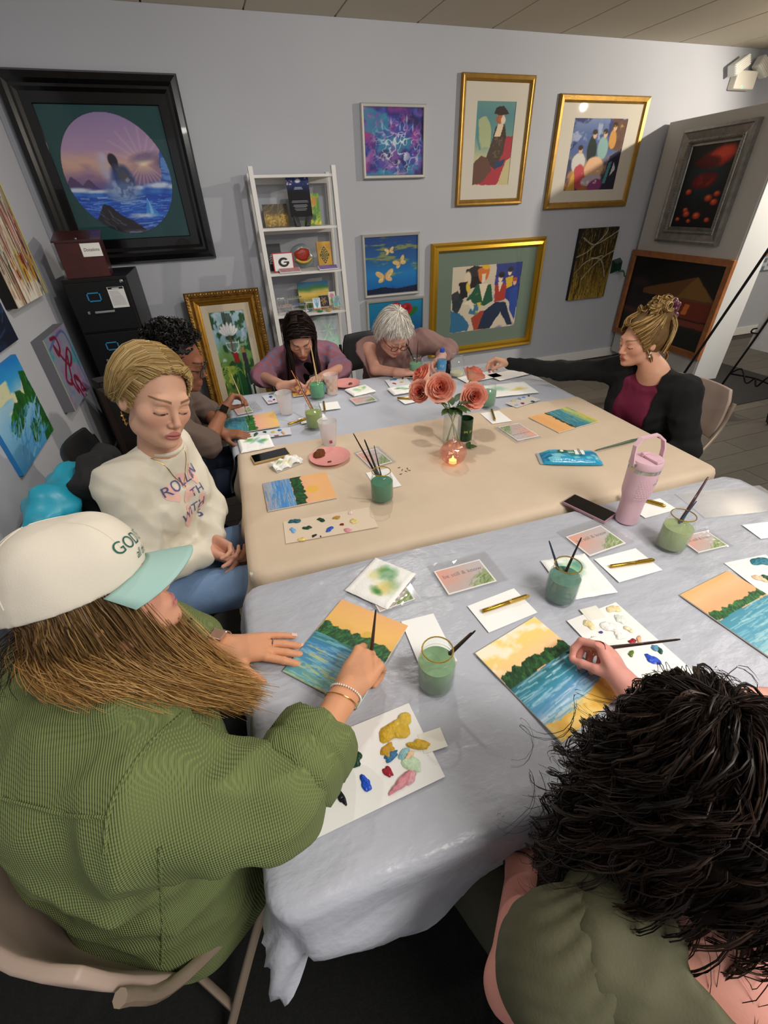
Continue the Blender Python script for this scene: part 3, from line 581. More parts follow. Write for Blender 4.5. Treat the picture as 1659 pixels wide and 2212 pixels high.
# promo card on a black easel stand
r = empty('promo_stand', (.74+.03, 4.06, 1.496), 0, 'black printed promo card standing on a small black easel', 'sign', rot=(-.12, 0, 0))
def a_promo():
    c = Cv(50, 90, '0c0d12', 1.9); c.grad([(0, '0c0d12'), (.6, '0d0e14'), (.75, '1c2c5c'), (1, '3a4a86')], .1, 2); c.fb('e6c8d2', .56, .64, 6, 10, 4, .9, (c.v > .8)*1.); c.ell(.5, .9, .12, .05, 'f0e8ea', .4, .5, .9, .5, 3)
    for y, w_ in ((.735, .3), (.70, .36)): c.line([(.5-w_/2, y), (.5+w_/2, y)], .02, 'cdd4e6', .7)
    for y, w_ in ((.40, .7), (.37, .74), (.305, .6), (.275, .66), (.245, .5), (.2, .55), (.17, .45)): c.line([(.5-w_/2, y), (.5+w_/2, y)], .012, 'b9bcc4', .8)
    return c
MB().add([(-.075, -.004, .04), (.075, -.004, .04), (.085, -.004, .06), (.085, -.004, .315), (-.085, -.004, .315), (-.085, -.004, .06), (-.075, .004, .04), (.075, .004, .04), (.085, .004, .06), (.085, .004, .315), (-.085, .004, .315), (-.085, .004, .06)], [(0, 1, 2, 3, 4, 5), (11, 10, 9, 8, 7, 6), (0, 6, 7, 1), (1, 7, 8, 2), (2, 8, 9, 3), (3, 9, 10, 4), (4, 10, 11, 5), (5, 11, 6, 0)]).build('card', BLK, r)
o = art_mesh('print', a_promo(), .168, .25, PRINT, r, -.0048); o.location.z = .188
for s in (-1, 1):
    MB().add([(s*.02, -.03, .0), (s*.055, -.03, 0), (s*.07, -.012, .07), (s*.03, -.012, .06), (s*.02, .03, 0), (s*.055, .03, 0), (s*.07, .01, .07), (s*.03, .01, .06)], [(0, 1, 2, 3), (7, 6, 5, 4), (0, 4, 5, 1), (1, 5, 6, 2), (2, 6, 7, 3), (3, 7, 4, 0)]).build('easel_foot', BLK, r)
# second shelf
def a_damask(bgc, fg):
    c = Cv(44, 56, bgc, 1.3)
    for k in range(4):
        for s in (-1, 1):
            a = k*.42+.2; c.curve([(.5, .35), (.5+s*.25*math.sin(a), .35+.22*math.cos(a)), (.5+s*.33*math.sin(a+.5), .35+.28*math.cos(a+.3))], .018, fg, .9)
    c.line([(.15, .28), (.85, .28)], .014, fg); return c
def a_gsign():
    c = Cv(70, 60, 'f2f0ee', .85); c.blend(((c.u < .05)+(c.u > .95)+(c.v < .06)+(c.v > .94) > 0)*1., 'b3202e')
    c.ell(.51, .5, .27, .26, 'f6f6f6', 0, .06); c.ell(.51, .5, .255, .245, '101010', 0, .06); c.ell(.53, .5, .15, .13, 'f4f4f4', 0, .08); c.poly([(.62, .5), (.9, .5), (.9, .66), (.66, .62)], 'f4f2f0'); c.poly([(.52, .53), (.78, .53), (.78, .42), (.64, .42), (.64, .46), (.52, .46)], '101010'); return c
def a_medal():
    c = Cv(44, 60, 'd0a030', 1.45); c.fb('b8862a', .5, .7, 5, 5, 3, .6)
    d = np.abs(c.u-.5)/.36+np.abs(c.v-.5)/.34; c.blend((d < 1)*1., '2c3a1c'); n = np.cos(np.arctan2((c.v-.5)*1.4, c.u-.5)*8)*np.cos(np.hypot(c.u-.5, (c.v-.5)*1.4)*38); c.blend((n > .15)*(d < .93)*1., 'cda236'); c.blend(((c.u < .04)+(c.u > .96) > 0)*1., 'a8641e'); return c
stand_art('tiara_panel', 'small black panel with silver scroll pattern behind the letter sign', -.215, 4.19, 1.195, .12, .19, a_damask('141316', 'c8c6c8'), '141316')
stand_art('letter_sign', 'white sign with black oval letter G and red border', -.165, 4.06, 1.195, .165, .135, a_gsign(), 'a01c2a', tilt=-.1)
stand_art('medallion_panel', 'mustard panel with a dark green lattice diamond', .185, 4.10, 1.195, .12, .19, a_medal(), '9a6a1e')
r = empty('resin_rose_plaque', (.74+.02, 4.21, 1.285), 0, 'lumpy clear resin plaque with red rose and yellow ribbon hung behind the shelf', 'plaque')
def blobmesh(rad, n=26, wob=.12, seed=1, h=.02):
    rr = np.random.RandomState(seed); ph = rr.rand(5)*6.28; V = [(0, -h, 0)]; F = []
    for j in (1, 2, 3):
        for k in range(n):
            a = 2*PI*k/n; q = 1+wob*sum(math.sin((i+2)*a+ph[i])/(i+1) for i in range(5))
            f = (.5, .88, 1)[j-1]; V.append((rad[0]*q*f*math.cos(a), -(h, h*.75, 0)[j-1], rad[1]*q*f*math.sin(a)))
    for k in range(n): F.append((0, 1+(k+1) % n, 1+k))
    for j in range(2):
        for k in range(n): F.append((1+j*n+k, 1+j*n+(k+1) % n, 1+(j+1)*n+(k+1) % n, 1+(j+1)*n+k))
    return V, F
mesh('base', *blobmesh((.10, .085), seed=3), mat('resin_grey', '7f8a8c', .2, bump=.6, bscale=50), r, True)
V, F = blobmesh((.06, .055), seed=5); V = [(x, y-.012, z+.012) for x, y, z in V]; mesh('rose', V, F, mat('resin_red', 'b23a28', .35, bump=1, bscale=60), r, True)
mb = MB(); mb.tube(cr([(-.06, -.03, -.02), (-.02, -.038, -.04), (.03, -.038, -.04), (.07, -.03, -.018)]), .011, 8); mb.build('ribbon', mat('resin_yellow', 'd8b230', .4), r, True)
def tray(name, label, x, y, z, w, d, h, col, m='acrylic'):
    r = empty(name, (.74+x, y, z+.001), 0, label, 'tray'); mb = MB()
    mb.add([(-w/2, -d/2, 0), (w/2, -d/2, 0), (w/2, d/2, h), (-w/2, d/2, h), (-w/2, -d/2, h*.35), (w/2, -d/2, h*.35), (w/2, d/2, h*1.35), (-w/2, d/2, h*1.35)], [(0, 3, 2, 1), (4, 5, 6, 7), (0, 1, 5, 4), (1, 2, 6, 5), (2, 3, 7, 6), (3, 0, 4, 7)]); mb.build('holder', mat('acrylic', 'e4e2e4', .15), r)
    MB().add([(-w/2+.006, -d/2+.004, h*.36+.001), (w/2-.006, -d/2+.004, h*.36+.001), (w/2-.006, d/2-.004, h*1.36+.001), (-w/2+.006, d/2-.004, h*1.36+.001)], [(0, 1, 2, 3)]).build('cards', mat('cards_'+col, col, .6, var=.25, vscale=60), r)
tray('card_holder', 'slanted clear holder with rosy cards below the letter sign', -.13, 3.98+.03, 1.195, .17, .09, .02, 'c58a94')
tray('card_holder', 'slanted clear holder with violet cards below the mustard panel', .185, 4.0, 1.195, .16, .07, .02, '8a76b4')
# third shelf
def a_hills():
    c = Cv(70, 44, 'd8b040', .65); c.grad([(0, '2a5a24'), (.25, '8a8a2a'), (.45, 'e0b840'), (.6, 'e8cc70'), (.75, '4a8a34'), (.88, '2a7a9a'), (1, '1f6aa8')], .2, 7, n=3); c.poly([(.45, .2), (.7, .42), (1, .35), (1, 0), (.4, 0)], '2c5030', .9, .05); return c
stand_art('hills_panel', 'small landscape panel with yellow fields and blue sky on the third shelf', .08, 4.2, .89, .27, .2, a_hills(), '3a5a3a')
def mini(name, label, x, y, w, h, cv, z=.89):
    r = empty(name, (.74+x, y, z+.001), 0, label, 'mini easel', 'mini easels on the shelf'); m = mat('easel_pine', 'd0ae7c', .6)
    for s in (-1, 1): mb = MB(); mb.tube([(s*w*.38, -.015, 0), (s*w*.2, .012, h+.025)], .004, 6); mb.build('leg', m, r)
    mb = MB(); mb.tube([(0, .04, 0), (0, .012, h+.02)], .004, 6); mb.build('rear_leg', m, r); MB().box(-w*.5, w*.5, -.024, -.006, .018, .026).build('ledge', m, r)
    MB().add([(-w/2, -.018, .026), (w/2, -.018, .026), (w/2, -.002, .026+h), (-w/2, -.002, .026+h), (-w/2, -.012, .026), (w/2, -.012, .026), (w/2, .004, .026+h), (-w/2, .004, .026+h)], [(0, 1, 2, 3), (7, 6, 5, 4), (0, 4, 5, 1), (1, 5, 6, 2), (2, 6, 7, 3), (3, 7, 4, 0)]).build('canvas', mat('white_card', 'eeeeea', .7), r)
    o = art_mesh('picture', cv, w, h, PAINT, r, 0); o.rotation_euler = (-math.atan2(.016, h), 0, 0); o.location = (0, -.0106, .026+h/2)
c1 = Cv(20, 26, 'dcecf6'); [c1.curve([(.5, 0), (.5+.1*k, .4), (.5+.16*k, .95)], .035, '6a9ec8') for k in (-2, -1, 0, 1, 2)]
c2 = Cv(24, 24, '1c1638'); [c2.curve([(.5+.3*math.cos(a), .5+.3*math.sin(a)), (.5+.1*math.cos(a+1), .5+.1*math.sin(a+1)), (.5+.38*math.cos(a+2), .5+.38*math.sin(a+2))], .03, 'c8963c') for a in (0, 1.2, 2.6, 4, 5.2)]
c3 = Cv(20, 26, '6fc0b8'); c3.fb('b8d0d8', .45, .6, 3, 3, 2); c3.ell(.5, .6, .2, .2, 'c890a8', 0, .5)
c4 = Cv(20, 26, 'e8e2de'); c4.ell(.5, .7, .3, .2, 'd88a9a', 0, .5, 1, .5, 2); c4.ell(.4, .3, .2, .2, '8ab078', 0, .5, 1, .5, 4)
mini('mini_easel', 'mini easel with a pale blue leaf canvas', .055, 4.0, .062, .075, c1); mini('mini_easel', 'mini easel with a black and gold scroll canvas', .125, 4.04, .08, .085, c2)
mini('mini_easel', 'mini easel with a turquoise canvas at the shelf end', .225, 3.99, .06, .08, c3); mini('mini_easel', 'mini easel with a pink flower canvas behind the turquoise one', .21, 4.08, .06, .1, c4)
for i, (x, y, w, d, z, cl, lb) in enumerate(((-.225, 4.12, .07, .05, .985, 'd8d4d0', 'clear tier tray of white charms, back left on third shelf'), (-.1, 4.12, .14, .05, .985, '8a9a6a', 'clear tier tray of green charms at the shelf back'), (-.2, 4.06, .11, .05, .94, 'd0a090', 'clear tier tray of peach pendants'), (-.08, 4.06, .14, .05, .94, '6a7ab8', 'clear tier tray of blue pendants'), (-.17, 3.985, .1, .05, .892, '7a86c0', 'low tray of periwinkle stones at the shelf front'), (-.06, 4.0, .1, .05, .892, 'd8d8d8', 'low tray of pale pebbles at the shelf front'))):
    r = empty('charm_tray', (.74+x, y, z), 0, lb, 'tray'); mb = MB(); mb.box(-w/2, w/2, -d/2, d/2, 0, .004)
    if z > .9: [MB().box(sx*w/2-.002, sx*w/2+.002, -d/2, d/2, -(z-.892), 0).build('tray_leg', clear('acrylic_clear', gloss=.3, mixc='ffffff', amt=.25), r) for sx in (-1, 1)]
    mb.build('tray_base', clear('acrylic_clear', gloss=.3, mixc='ffffff', amt=.25), r)
    for k in range(5): mb = MB(); mb.lathe([(.002, 0), (.011, .002), (.011, .006), (.004, .011)], 8, ((k-2)*w/6, .01*math.sin(k*2+i), .0045)); mb.build('charm', mat('charm_'+cl, cl, .4), r, True)
for x, y, cl, lb in ((.07, 3.955, '2a8a5a', 'green round trinket on the shelf edge'), (.145, 3.955, 'd8a84a', 'amber round trinket on the shelf edge')):
    mb = MB(); mb.lathe([(.022, 0), (.026, .004), (.02, .009)], 16); props(mb.build('trinket', mat('trink_'+cl, cl, .3), None, True, None), lb, 'trinket').location = (.74+x, y, .891)
r = empty('charm_cage', (.74-.005, 4.02, .891), 0, 'little wire display cube holding a teal charm', 'display')
for sx in (-1, 1):
    for sy in (-1, 1): MB().box(sx*.03-.0015, sx*.03+.0015, sy*.025-.0015, sy*.025+.0015, 0, .07).build('post', M_shelf, r)
MB().box(-.035, .035, -.03, .03, .07, .075).build('top', M_shelf, r); mb = MB(); mb.lathe([(.01, .0), (.02, .008), (.018, .016)], 12); mb.build('charm', mat('charm_teal', '2f7f98', .4), r, True)
# fourth shelf
def a_star():
    c = Cv(56, 70, 'd2dbe2', 1.25); c.fb('aebccc', .45, .6, 3, 3, 3); c.fb('b8dccc', .52, .62, 3, 4, 8)
    for i, (x, y, s) in enumerate(((.65, .7, .32), (.4, .35, .26), (.75, .3, .2), (.25, .7, .18))):
        for k in range(6): a = k*PI/3+i; c.poly([(x, y), (x+s*.35*math.cos(a+.3), y+s*.3*math.sin(a+.3)), (x+s*math.cos(a), y+s*.9*math.sin(a))], 'f0f3f5', .8)
    c.strokes(30, ['6a7a8a', '8fb8a8'], (0, 1, 0, 1), .01, .012, 0, 5); return c
stand_art('snowflower_panel', 'large pale panel of white star flowers on the fourth shelf', .13, 4.20, .42, .30, .38, a_star(), 'c8ccd0', tilt=-.12)
def a_dark():
    c = Cv(30, 30, '2a1e24'); c.fb('6a4a48', .5, .62, 4, 4, 2); return c
stand_art('plum_panel', 'small plum brown panel at the left of the fourth shelf', -.19, 4.2, .715, .2, .14, a_dark(), '2a1e20'); 
MB().box(.475, .75, 4.05, 4.23, .70, .714).build('riser', M_shelf, None); props(bpy.data.objects['riser'], 'small white riser board inside the fourth shelf', 'riser')
[MB().box(a, a+.012, 4.05, 4.23, .421, .70).build('riser_side', M_shelf, bpy.data.objects['riser']) for a in (.475, .738)]
def a_dark2():
    c = Cv(30, 40, '1c2436'); c.fb('4a5a78', .5, .62, 4, 4, 2); return c
stand_art('navy_panel', 'small navy panel standing under the white riser', -.14, 4.17, .42, .2, .24, a_dark2(), '1c2030')
for k, (x, y, cl, lb) in enumerate(((.11, 3.96, '22223a', 'dark ink blue jagged coaster on the low shelf'), (.225, 3.965, '4a78a0', 'light blue agate coaster on the low shelf edge'))):
    V, F = blobmesh((.055-.018*k, .035-.01*k), seed=9+k, h=.006); V = [(a, b, -c) for a, c, b in V]; o = mesh('coaster', V, F, mat('coast_'+cl, cl, .25), None, True); o.location = (.74+x, y, .421); props(o, lb, 'coaster')
def a_brown():
    c = Cv(30, 40, '5a3a24'); c.fb('8a6034', .5, .62, 3, 3, 7); c.fb('2c1c12', .55, .65, 4, 4, 9); return c
stand_art('rust_panel', 'brown rust coloured panel on the floor below the shelf unit', .19, 4.1, .0, .22, .30, a_brown(), '3a2818')

# ------------------------------------------------------------------ ornate leaning frame with water lily and bottles
def a_lily():
    c = Cv(66, 138, '4a7a5a', 2.1); c.grad([(0, '2c4a1c'), (.3, '6a8f34'), (.55, '6f9c58'), (.75, '8fb8c8'), (1, 'a8c8d8')], .25, 5); c.fb('1f4a24', .52, .6, 7, 13, 8, .9); c.fb('cfe0e8', .58, .68, 6, 10, 12, .8, (c.v > .5)*1.); c.fb('b8c850', .56, .64, 9, 14, 17, .8, (c.v < .45)*1.); c.poly([(.35, 1), (.6, 1), (.55, .55), (.4, .55)], '20301f', .7, .1, 3)
    for a in (-1.25, 1.25, -.85, .85, -.45, .45, 0): 
        x_, y_ = .45+.17*math.sin(a), .775+.055*math.cos(a); c.ell(x_, y_, .050, .066, '8f9ca0', -a*.85, .15, .9); c.ell(x_, y_, .042, .062, 'f2f2f0', -a*.85, .3, 1); c.line([(.45+.06*math.sin(a), .755), (x_+.05*math.sin(a), y_+.04*math.cos(a))], .005, 'c4cace', .7)
    c.ell(.5, .655, .2, .055, 'a8c4c4', 0, .3, .5); c.line(cr([(.3, .70), (.34, .63), (.5, .585), (.64, .63), (.68, .7)]), .008, 'dcebe8'); c.line([(.3, .685), (.68, .685)], .008, 'dcebe8'); c.line([(.47, .74), (.45, .6)], .02, '7a5030')
    c.poly([(.42, .58), (.58, .58), (.6, .48), (.44, .48)], 'a0221c'); c.poly([(.44, .48), (.6, .48), (.64, .35), (.72, .2), (.72, 0), (.4, 0), (.42, .2)], '1f5a2c'); c.line([(.47, .45), (.47, .1)], .015, '4a9a50', .8)
    c.poly([(.7, .63), (.8, .63), (.8, .57), (.7, .57)], 'a87848'); c.poly([(.7, .57), (.82, .57), (.84, .46), (.71, .46)], '3a2440'); c.poly([(.71, .46), (.84, .46), (.86, .38), (1, .3), (1, 0), (.68, 0), (.66, .3)], '1a3a30'); c.poly([(.74, .22), (1, .24), (1, 0), (.76, 0)], 'd8d8d0'); c.poly([(.82, .22), (.88, .22), (.88, 0), (.82, 0)], '14201c'); c.line([(.73, .35), (.77, .1)], .012, '5a8a6a', .8)
    for k in range(9): c.line(cr([(.3, .36), (.3+.25*math.cos(k*.4+.3), .38+.06*math.sin(k*.4+.3)), (.3+.32*math.cos(k*.4+.3), .33+.1*math.sin(k*.4+.3))]), .01, 'a8c040', .8)
    return c
M_lin = mat('liner_linen', 'cdbfa6', .9, bump=.2, bscale=400)
OW, OH = .59, 1.09; tl = math.atan2(.22, 1.05)
r = wall_pic('ornate_lily_frame', 'ornate carved gold frame leaning on the wall, painting of a white lily and wine bottles', (.055, 4.05+.05, .545), 0, OW, OH, [(0, 0), (0, .04), (.012, .055), (.035, .05), (.045, .038), (.06, .05), (.075, .042), (.095, .022), (.10, .02)], BRONZE, a_lily(), (.055, .055, .055, .055), M_lin, False, tilt=-tl*.9)
mb = MB(); mb.M = None
for (sx, sz, L, hz) in ((0, 1, OW, 1), (0, -1, OW, 1), (1, 0, OH, 0), (-1, 0, OH, 0)):
    n = int(L/.022)
    for i in range(n):
        t = (i+.5)/n*(L-.02)-(L-.02)/2; d = .02
        p = (t, -.054, sz*(OH/2-d)) if hz else (sx*(OW/2-d), -.054, t)
        mb.M = Matrix.Translation(p)@Matrix.Rotation((.7 if i % 2 else -.7)+(0 if hz else PI/2), 4, 'Y'); mb.lathe([(.001, -.014), (.008, -.004), (.006, .005), (.001, .014)], 6)
mb.build('leaf_carving', BRONZE, r, True)
V, F = frame_mesh(OW-.12, OH-.12, [(0, .046), (.006, .049), (.03, .028), (.036, .024)]); mesh('gilt_sight', V, F, mat('gilt', 'c98f2e', .3, .7), r)

# ------------------------------------------------------------------ file cabinet, donation box
M_cab = mat('cabinet_black', '0b0c0d', .4, bump=.12, bscale=300)
fc = empty('file_cabinet', (-.715, 3.62, 0), 0, 'tall black four-drawer metal file cabinet in the corner', 'cabinet')
MB().box(-.19, .19, .02, .64, .02, 1.29, .004).build('body', M_cab, fc); MB().box(-.18, .18, .03, .6, 0, .02).build('plinth', M_cab, fc)
for k in range(4):
    z0 = .04+k*.31; d = MB().box(-.182, .182, 0, .022, z0, z0+.298, .004).build('drawer', M_cab, fc)
    MB().box(-.06, .06, -.022, -.015, z0+.115, z0+.13, .003).build('handle', mat('chrome', 'c9c9c7', .2, 1), d); [MB().box(hx, hx+.01, -.018, 0, z0+.115, z0+.13).build('handle_post', MATS['chrome'], d) for hx in (-.055, .045)]
    MB().box(-.105, -.09, -.01, 0, z0+.113, z0+.13, .002).build('thumb_latch', MATS['chrome'], d)
    mb = MB()
    for q in ((-.075, .005, z0+.185, z0+.192), (-.075, .005, z0+.232, z0+.239), (-.075, -.068, z0+.185, z0+.239), (-.002, .005, z0+.185, z0+.239)): mb.box(q[0], q[1], -.005, 0, q[2], q[3])
    mb.build('label_holder', mat('tape_blue', '2d86b8', .5), d)
mb = MB(); mb.lathe([(.011, 0), (.011, .006), (.004, .008)], 14, (.155, 0, 1.262), ax=(0, -1, 0)); mb.build('lock', MATS['chrome'], fc, True)
def a_warn():
    c = Cv(40, 50, 'e4e4e2'); c.poly([(.04, .88), (.96, .88), (.96, .98), (.04, .98)], '1a1a1a'); c.line([(.3, .93), (.7, .93)], .02, 'f0f0f0')
    for i in range(12): c.line([(.08, .8-i*.06), (.6+.3*abs(math.sin(i*3)), .8-i*.06)], .01, '8a8a8a', .8)
    return c
o = art_mesh('warning_sticker', a_warn(), .10, .125, PRINT, fc, -.001); o.location = (.105, 0, 1.17)
db = empty('donation_box', (-.75, 3.78, 1.291), .06, 'dark red wooden donation box with a handwritten white note, on the file cabinet', 'box'); M_mah = mat('mahogany', '42130f', .35, bump=.05, bscale=40, var=.2, vscale=12, coat=.3)
mb = MB(); mb.add([(-.125, -.11, 0), (.125, -.11, 0), (.125, .11, 0), (-.125, .11, 0), (-.125, -.11, .20), (.125, -.11, .20), (.125, .11, .24), (-.125, .11, .24)], [(0, 3, 2, 1), (4, 5, 6, 7), (0, 1, 5, 4), (1, 2, 6, 5), (2, 3, 7, 6), (3, 0, 4, 7)]); mb.build('box_body', M_mah, db)
mb = MB(); mb.add([(-.137, -.125, .199), (.137, -.125, .199), (.137, .12, .243), (-.137, .12, .243), (-.137, -.125, .209), (.137, -.125, .209), (.137, .12, .253), (-.137, .12, .253)], [(0, 3, 2, 1), (4, 5, 6, 7), (0, 1, 5, 4), (1, 2, 6, 5), (2, 3, 7, 6), (3, 0, 4, 7)]); mb.build('lid', M_mah, db)
mb = MB(); mb.lathe([(.008, 0), (.008, .004)], 12, (0, -.1, .214)); mb.build('coin_slot_ring', MATS['chrome'], db)
MB().box(.01, .122, -.1125, -.111, .115, .188).build('note', mat('white_card', 'eeeeea', .7), db)
V, F = text_mesh('Donations', .026, .0002, shear=.3); V = np.stack([V[:, 0]*.82+.066, -.1128-V[:, 2], V[:, 1]+.152], -1); mesh('note_writing', V, F, mat('ink_black', '18181a', .6), db)
# frames stored on the floor beside the cabinet
for k, (x, y, h, cl, lb) in enumerate(((-.66, 3.44, .72, '15110f', 'black picture frame stored upright against the cabinet front'), (-.64, 3.40, .66, '2a1c14', 'dark brown picture frame stored in front of the black one'))):
    r = wall_pic('stored_frame', lb, (x, y, h/2+.01), .25, .5, h, [(0, 0), (0, .02), (.035, .024), (.04, .01)], mat('stored_%d' % k, cl, .35), Cv(4, 4, '191512'), tilt=-.12)

# ------------------------------------------------------------------ emergency light, far room, easel
r = empty('emergency_light', (5.17, YB, 2.47), 0, 'cream twin-head emergency light high on the wall', 'emergency light'); M_em = mat('plastic_cream', 'ece6d8', .5)
MB().box(-.13, .13, -.07, 0, -.07, .06, .012).build('housing', M_em, r)
for s in (-1, 1):
    mb = MB(); mb.M = Matrix.Translation((s*.15-.0, -.06, .085))@Matrix.Rotation(.5*s, 4, 'Y'); mb.box(-.085, .085, -.05, .03, -.045, .045, .012); l = mb.build('lamp_head', mat('lamp_lens', 'e9ebe6', .15), r)
    for k in range(5): mb = MB(); mb.M = Matrix.Translation((s*.15, -.06, .085))@Matrix.Rotation(.5*s, 4, 'Y'); mb.box(-.08, .08, -.055, -.05, -.036+k*.016, -.028+k*.016); mb.build('lens_rib', M_em, l)
mb = MB(); mb.lathe([(.006, 0), (.004, .004)], 10, (-.03, -.071, -.055), ax=(0, -1, 0)); mb.build('status_led', mat('led_green', '20ff60', .3, emit='30ff70', estr=6), r)
def a_mosaic():
    c = Cv(40, 40, 'd8dde2'); rr = np.random.RandomState(4)
    for i in range(40): x, y = rr.rand(2); s = .04+rr.rand()*.05; c.poly([(x-s, y-s), (x+s, y-s*.8), (x+s*.9, y+s), (x-s, y+s)], ['8fa4b8', 'f4f4f0', 'b89a78', '6a8098', 'c8d4dc'][rr.randint(5)])
    return c
q = aty(1652, 530, YB); canvas_pic('mosaic_picture', 'pale blue and white mosaic picture on the wall beyond the partition', (q[0]+.25, YB, q[2]-.02), 0, .62, .5, .03, a_mosaic(), M_white)
IRON = mat('wrought_iron', '141210', .5, .6, bump=.4, bscale=80)
ez = empty('iron_easel', (4.22, 2.45, 0), 0, 'black wrought iron tripod easel with curled feet holding a poster', 'easel')
def ezp(mb_, pts, r=.009): mb_.tube(cr(pts), r, 8); return mb_
for s, (fx, fy) in ((-1, (.0, -.22)), (1, (.0, .25))):
    mb = MB(); ezp(mb, [(-.08+fx, fy*1.35, .03), (-.05+fx, fy*1.3, 0.008), (-.02+fx, fy*1.12, .02), (.0, fy*.9, .25), (.06, fy*.55, .75), (.10, fy*.35, 1.2), (.12, fy*.1, 1.9)]); mb.build('front_leg', IRON, ez, True)
    mb = MB(); mb.M = None; ezp(mb, [(.0, fy*.86, .28), (-.02, fy*.5, .34), (-.01, fy*.2, .24), (0, 0, .3)], .007); mb.build('scroll_brace', IRON, ez, True)
    mb = MB(); ezp(mb, [(.05, fy*.62, .62), (.0, fy*.75, .63), (-.02, fy*.7, .66), (0.0, fy*.62, .67)], .006); mb.build('scroll_bud', IRON, ez, True)
mb = MB(); ezp(mb, [(.01, -.19, .27), (.01, 0, .29), (.01, .215, .27)], .008); mb.build('cross_bar', IRON, ez, True)
rl = [on_panel(1490, 790)*np.array([.9, .97, 1])]
e0 = aty(1440, 862, 3.05); e1 = aty(1659, 540, 2.62)
bt = e0+(e0-e1)*(e0[2]-.005)/(e1[2]-e0[2])
mb = MB(); mb.tube([tuple(bt-np.array([4.22, 2.45, 0])), tuple(e1+(e1-e0)*.35-np.array([4.22, 2.45, 0]))], .011, 8); mb.build('rear_leg', BLK, ez, True)
MB().add([(.04, -.2, .5), (.04, .2, .5), (.13, .2, 1.25), (.13, -.2, 1.25), (.05, -.2, .5), (.05, .2, .5), (.14, .2, 1.25), (.14, -.2, 1.25)], [(0, 3, 2, 1), (4, 5, 6, 7), (0, 1, 5, 4), (1, 2, 6, 5), (2, 3, 7, 6), (3, 0, 4, 7)]).build('poster', mat('poster_plastic', 'd4d2d2', .2, bump=.3, bscale=14, var=.1, vscale=12), ez)

# ------------------------------------------------------------------ tables and cloths
TH = -.0325; TX, TY = -.119, .2128; TZ = .735
def tw(q0, q1, z=0): 
    c, s = math.cos(TH), math.sin(TH); return (TX+c*q0-s*q1, TY+s*q0+c*q1, z)
def table(q1, lab, wdt=1.80, dep=.73):
    t = empty('folding_table', tw(.0, q1), TH, lab, 'table', 'folding tables'); M = mat('table_top', 'c9c6bf', .5)
    MB().box(.005, wdt, .005, dep-.005, TZ-.045, TZ-.006, .008).build('table_top', M, t)
    for x in (.22, wdt-.22):
        for y in (.08, dep-.08): mb = MB(); mb.tube([(x, y, .0), (x, y, TZ-.046)], .014, 8); mb.build('leg', mat('table_leg', '4a4a4c', .4, .6), t, True)
        mb = MB(); mb.tube([(x, .08, .2), (x, dep-.08, .2)], .011, 8); mb.build('leg_brace', MATS['table_leg'], t, True)
table(.035, 'folding table under the grey plastic cloth nearest the capped woman'); table(.83, 'folding table under the beige cloth'); table(1.66, 'folding table under the pale cloth by the wall')
def cloth(name, lab, q1, m, x0=0., x1=1.80, dep=.755, over=(.22, .22, .22, .22), seed=1, step=.02, flare=.12, wr=.0012, z=TZ, R=.02, fold=1):
    """sheet draped over a table; over = left,right,near,far overhang"""
    xs = np.arange(x0-over[0], x1+over[1]+step/2, step); ys = np.arange(-over[2], dep+over[3]+step/2, step)
    X, Y = np.meshgrid(xs, ys, indexing='ij'); rc = .035
    qx = np.clip(X, x0+rc, x1-rc); qy = np.clip(Y, rc, dep-rc); dx, dy = X-qx, Y-qy; d = np.hypot(dx, dy)+1e-9; ux, uy = dx/d, dy/d
    e = np.maximum(d-rc, 0); a = np.minimum(e/R, PI/2); hang = np.maximum(e-R*PI/2, 0)
    n1 = fbm(X.shape, 5, 3, seed)-.5; n2 = fbm(X.shape, 14, 8, seed+5)-.5
    per = np.arctan2(uy, ux)*3+X*16+Y*16
    fl = flare*hang*(1+1.2*fold*np.sin(per+6*n1))+hang*n2*.35*fold
    out = np.minimum(d, rc)+np.where(e > 0, R*np.sin(a), 0)+np.maximum(fl, 0)
    crease = np.maximum(0, 1-np.abs(((X-.3) % .46)-.23)/.006)+np.maximum(0, 1-np.abs(((Y-.1) % .38)-.19)/.006)
    Z = z-np.where(e > 0, R*(1-np.cos(a)), 0)-hang*.985+(wr*(n2*2+n1)+.0006*crease)*np.clip(1-e/.03, 0, 1)
    P = np.stack([qx+ux*out, qy+uy*out, Z], -1).reshape(-1, 3); n, k = X.shape; i = np.arange(n*k).reshape(n, k)
    F = np.stack([i[:-1, :-1], i[1:, :-1], i[1:, 1:], i[:-1, 1:]], -1).reshape(-1, 4)
    o = mesh(name, P, F, m, None, True); o.location = tw(0, q1); o.rotation_euler = (0, 0, TH); return props(o, lab, 'tablecloth')
def plastic(name, col, rough, sc=9, st=.5):
    return mat(name, col, rough, bump=st, bscale=sc, stretch=(1, 1.9, 1), bdist=.012)
cloth('plastic_tablecloth', 'pale grey plastic tablecloth on the front table, one corner hanging in a point', .035, plastic('cloth_grey', 'b4b6bf', .34, 11, .75), over=(.17, .2, .20, .02), seed=3, wr=.004, dep=.73)
cloth('beige_tablecloth', 'beige tan tablecloth with faint stains', .83, mat('cloth_beige', 'd2bda4', .66, bump=.3, bscale=9, var=.05, vscale=5, bdist=.012), over=(.3, .25, .12, .0), seed=5, wr=.0016, x0=.02, dep=.85, z=TZ+.001)
cloth('pale_tablecloth', 'pale bluish tablecloth on the table by the seated women at the wall', 1.66, mat('cloth_pale', 'b9bdc8', .45, bump=.4, bscale=9, bdist=.012), over=(.22, .2, .0, .2), seed=8, wr=.0016, z=TZ-.004)

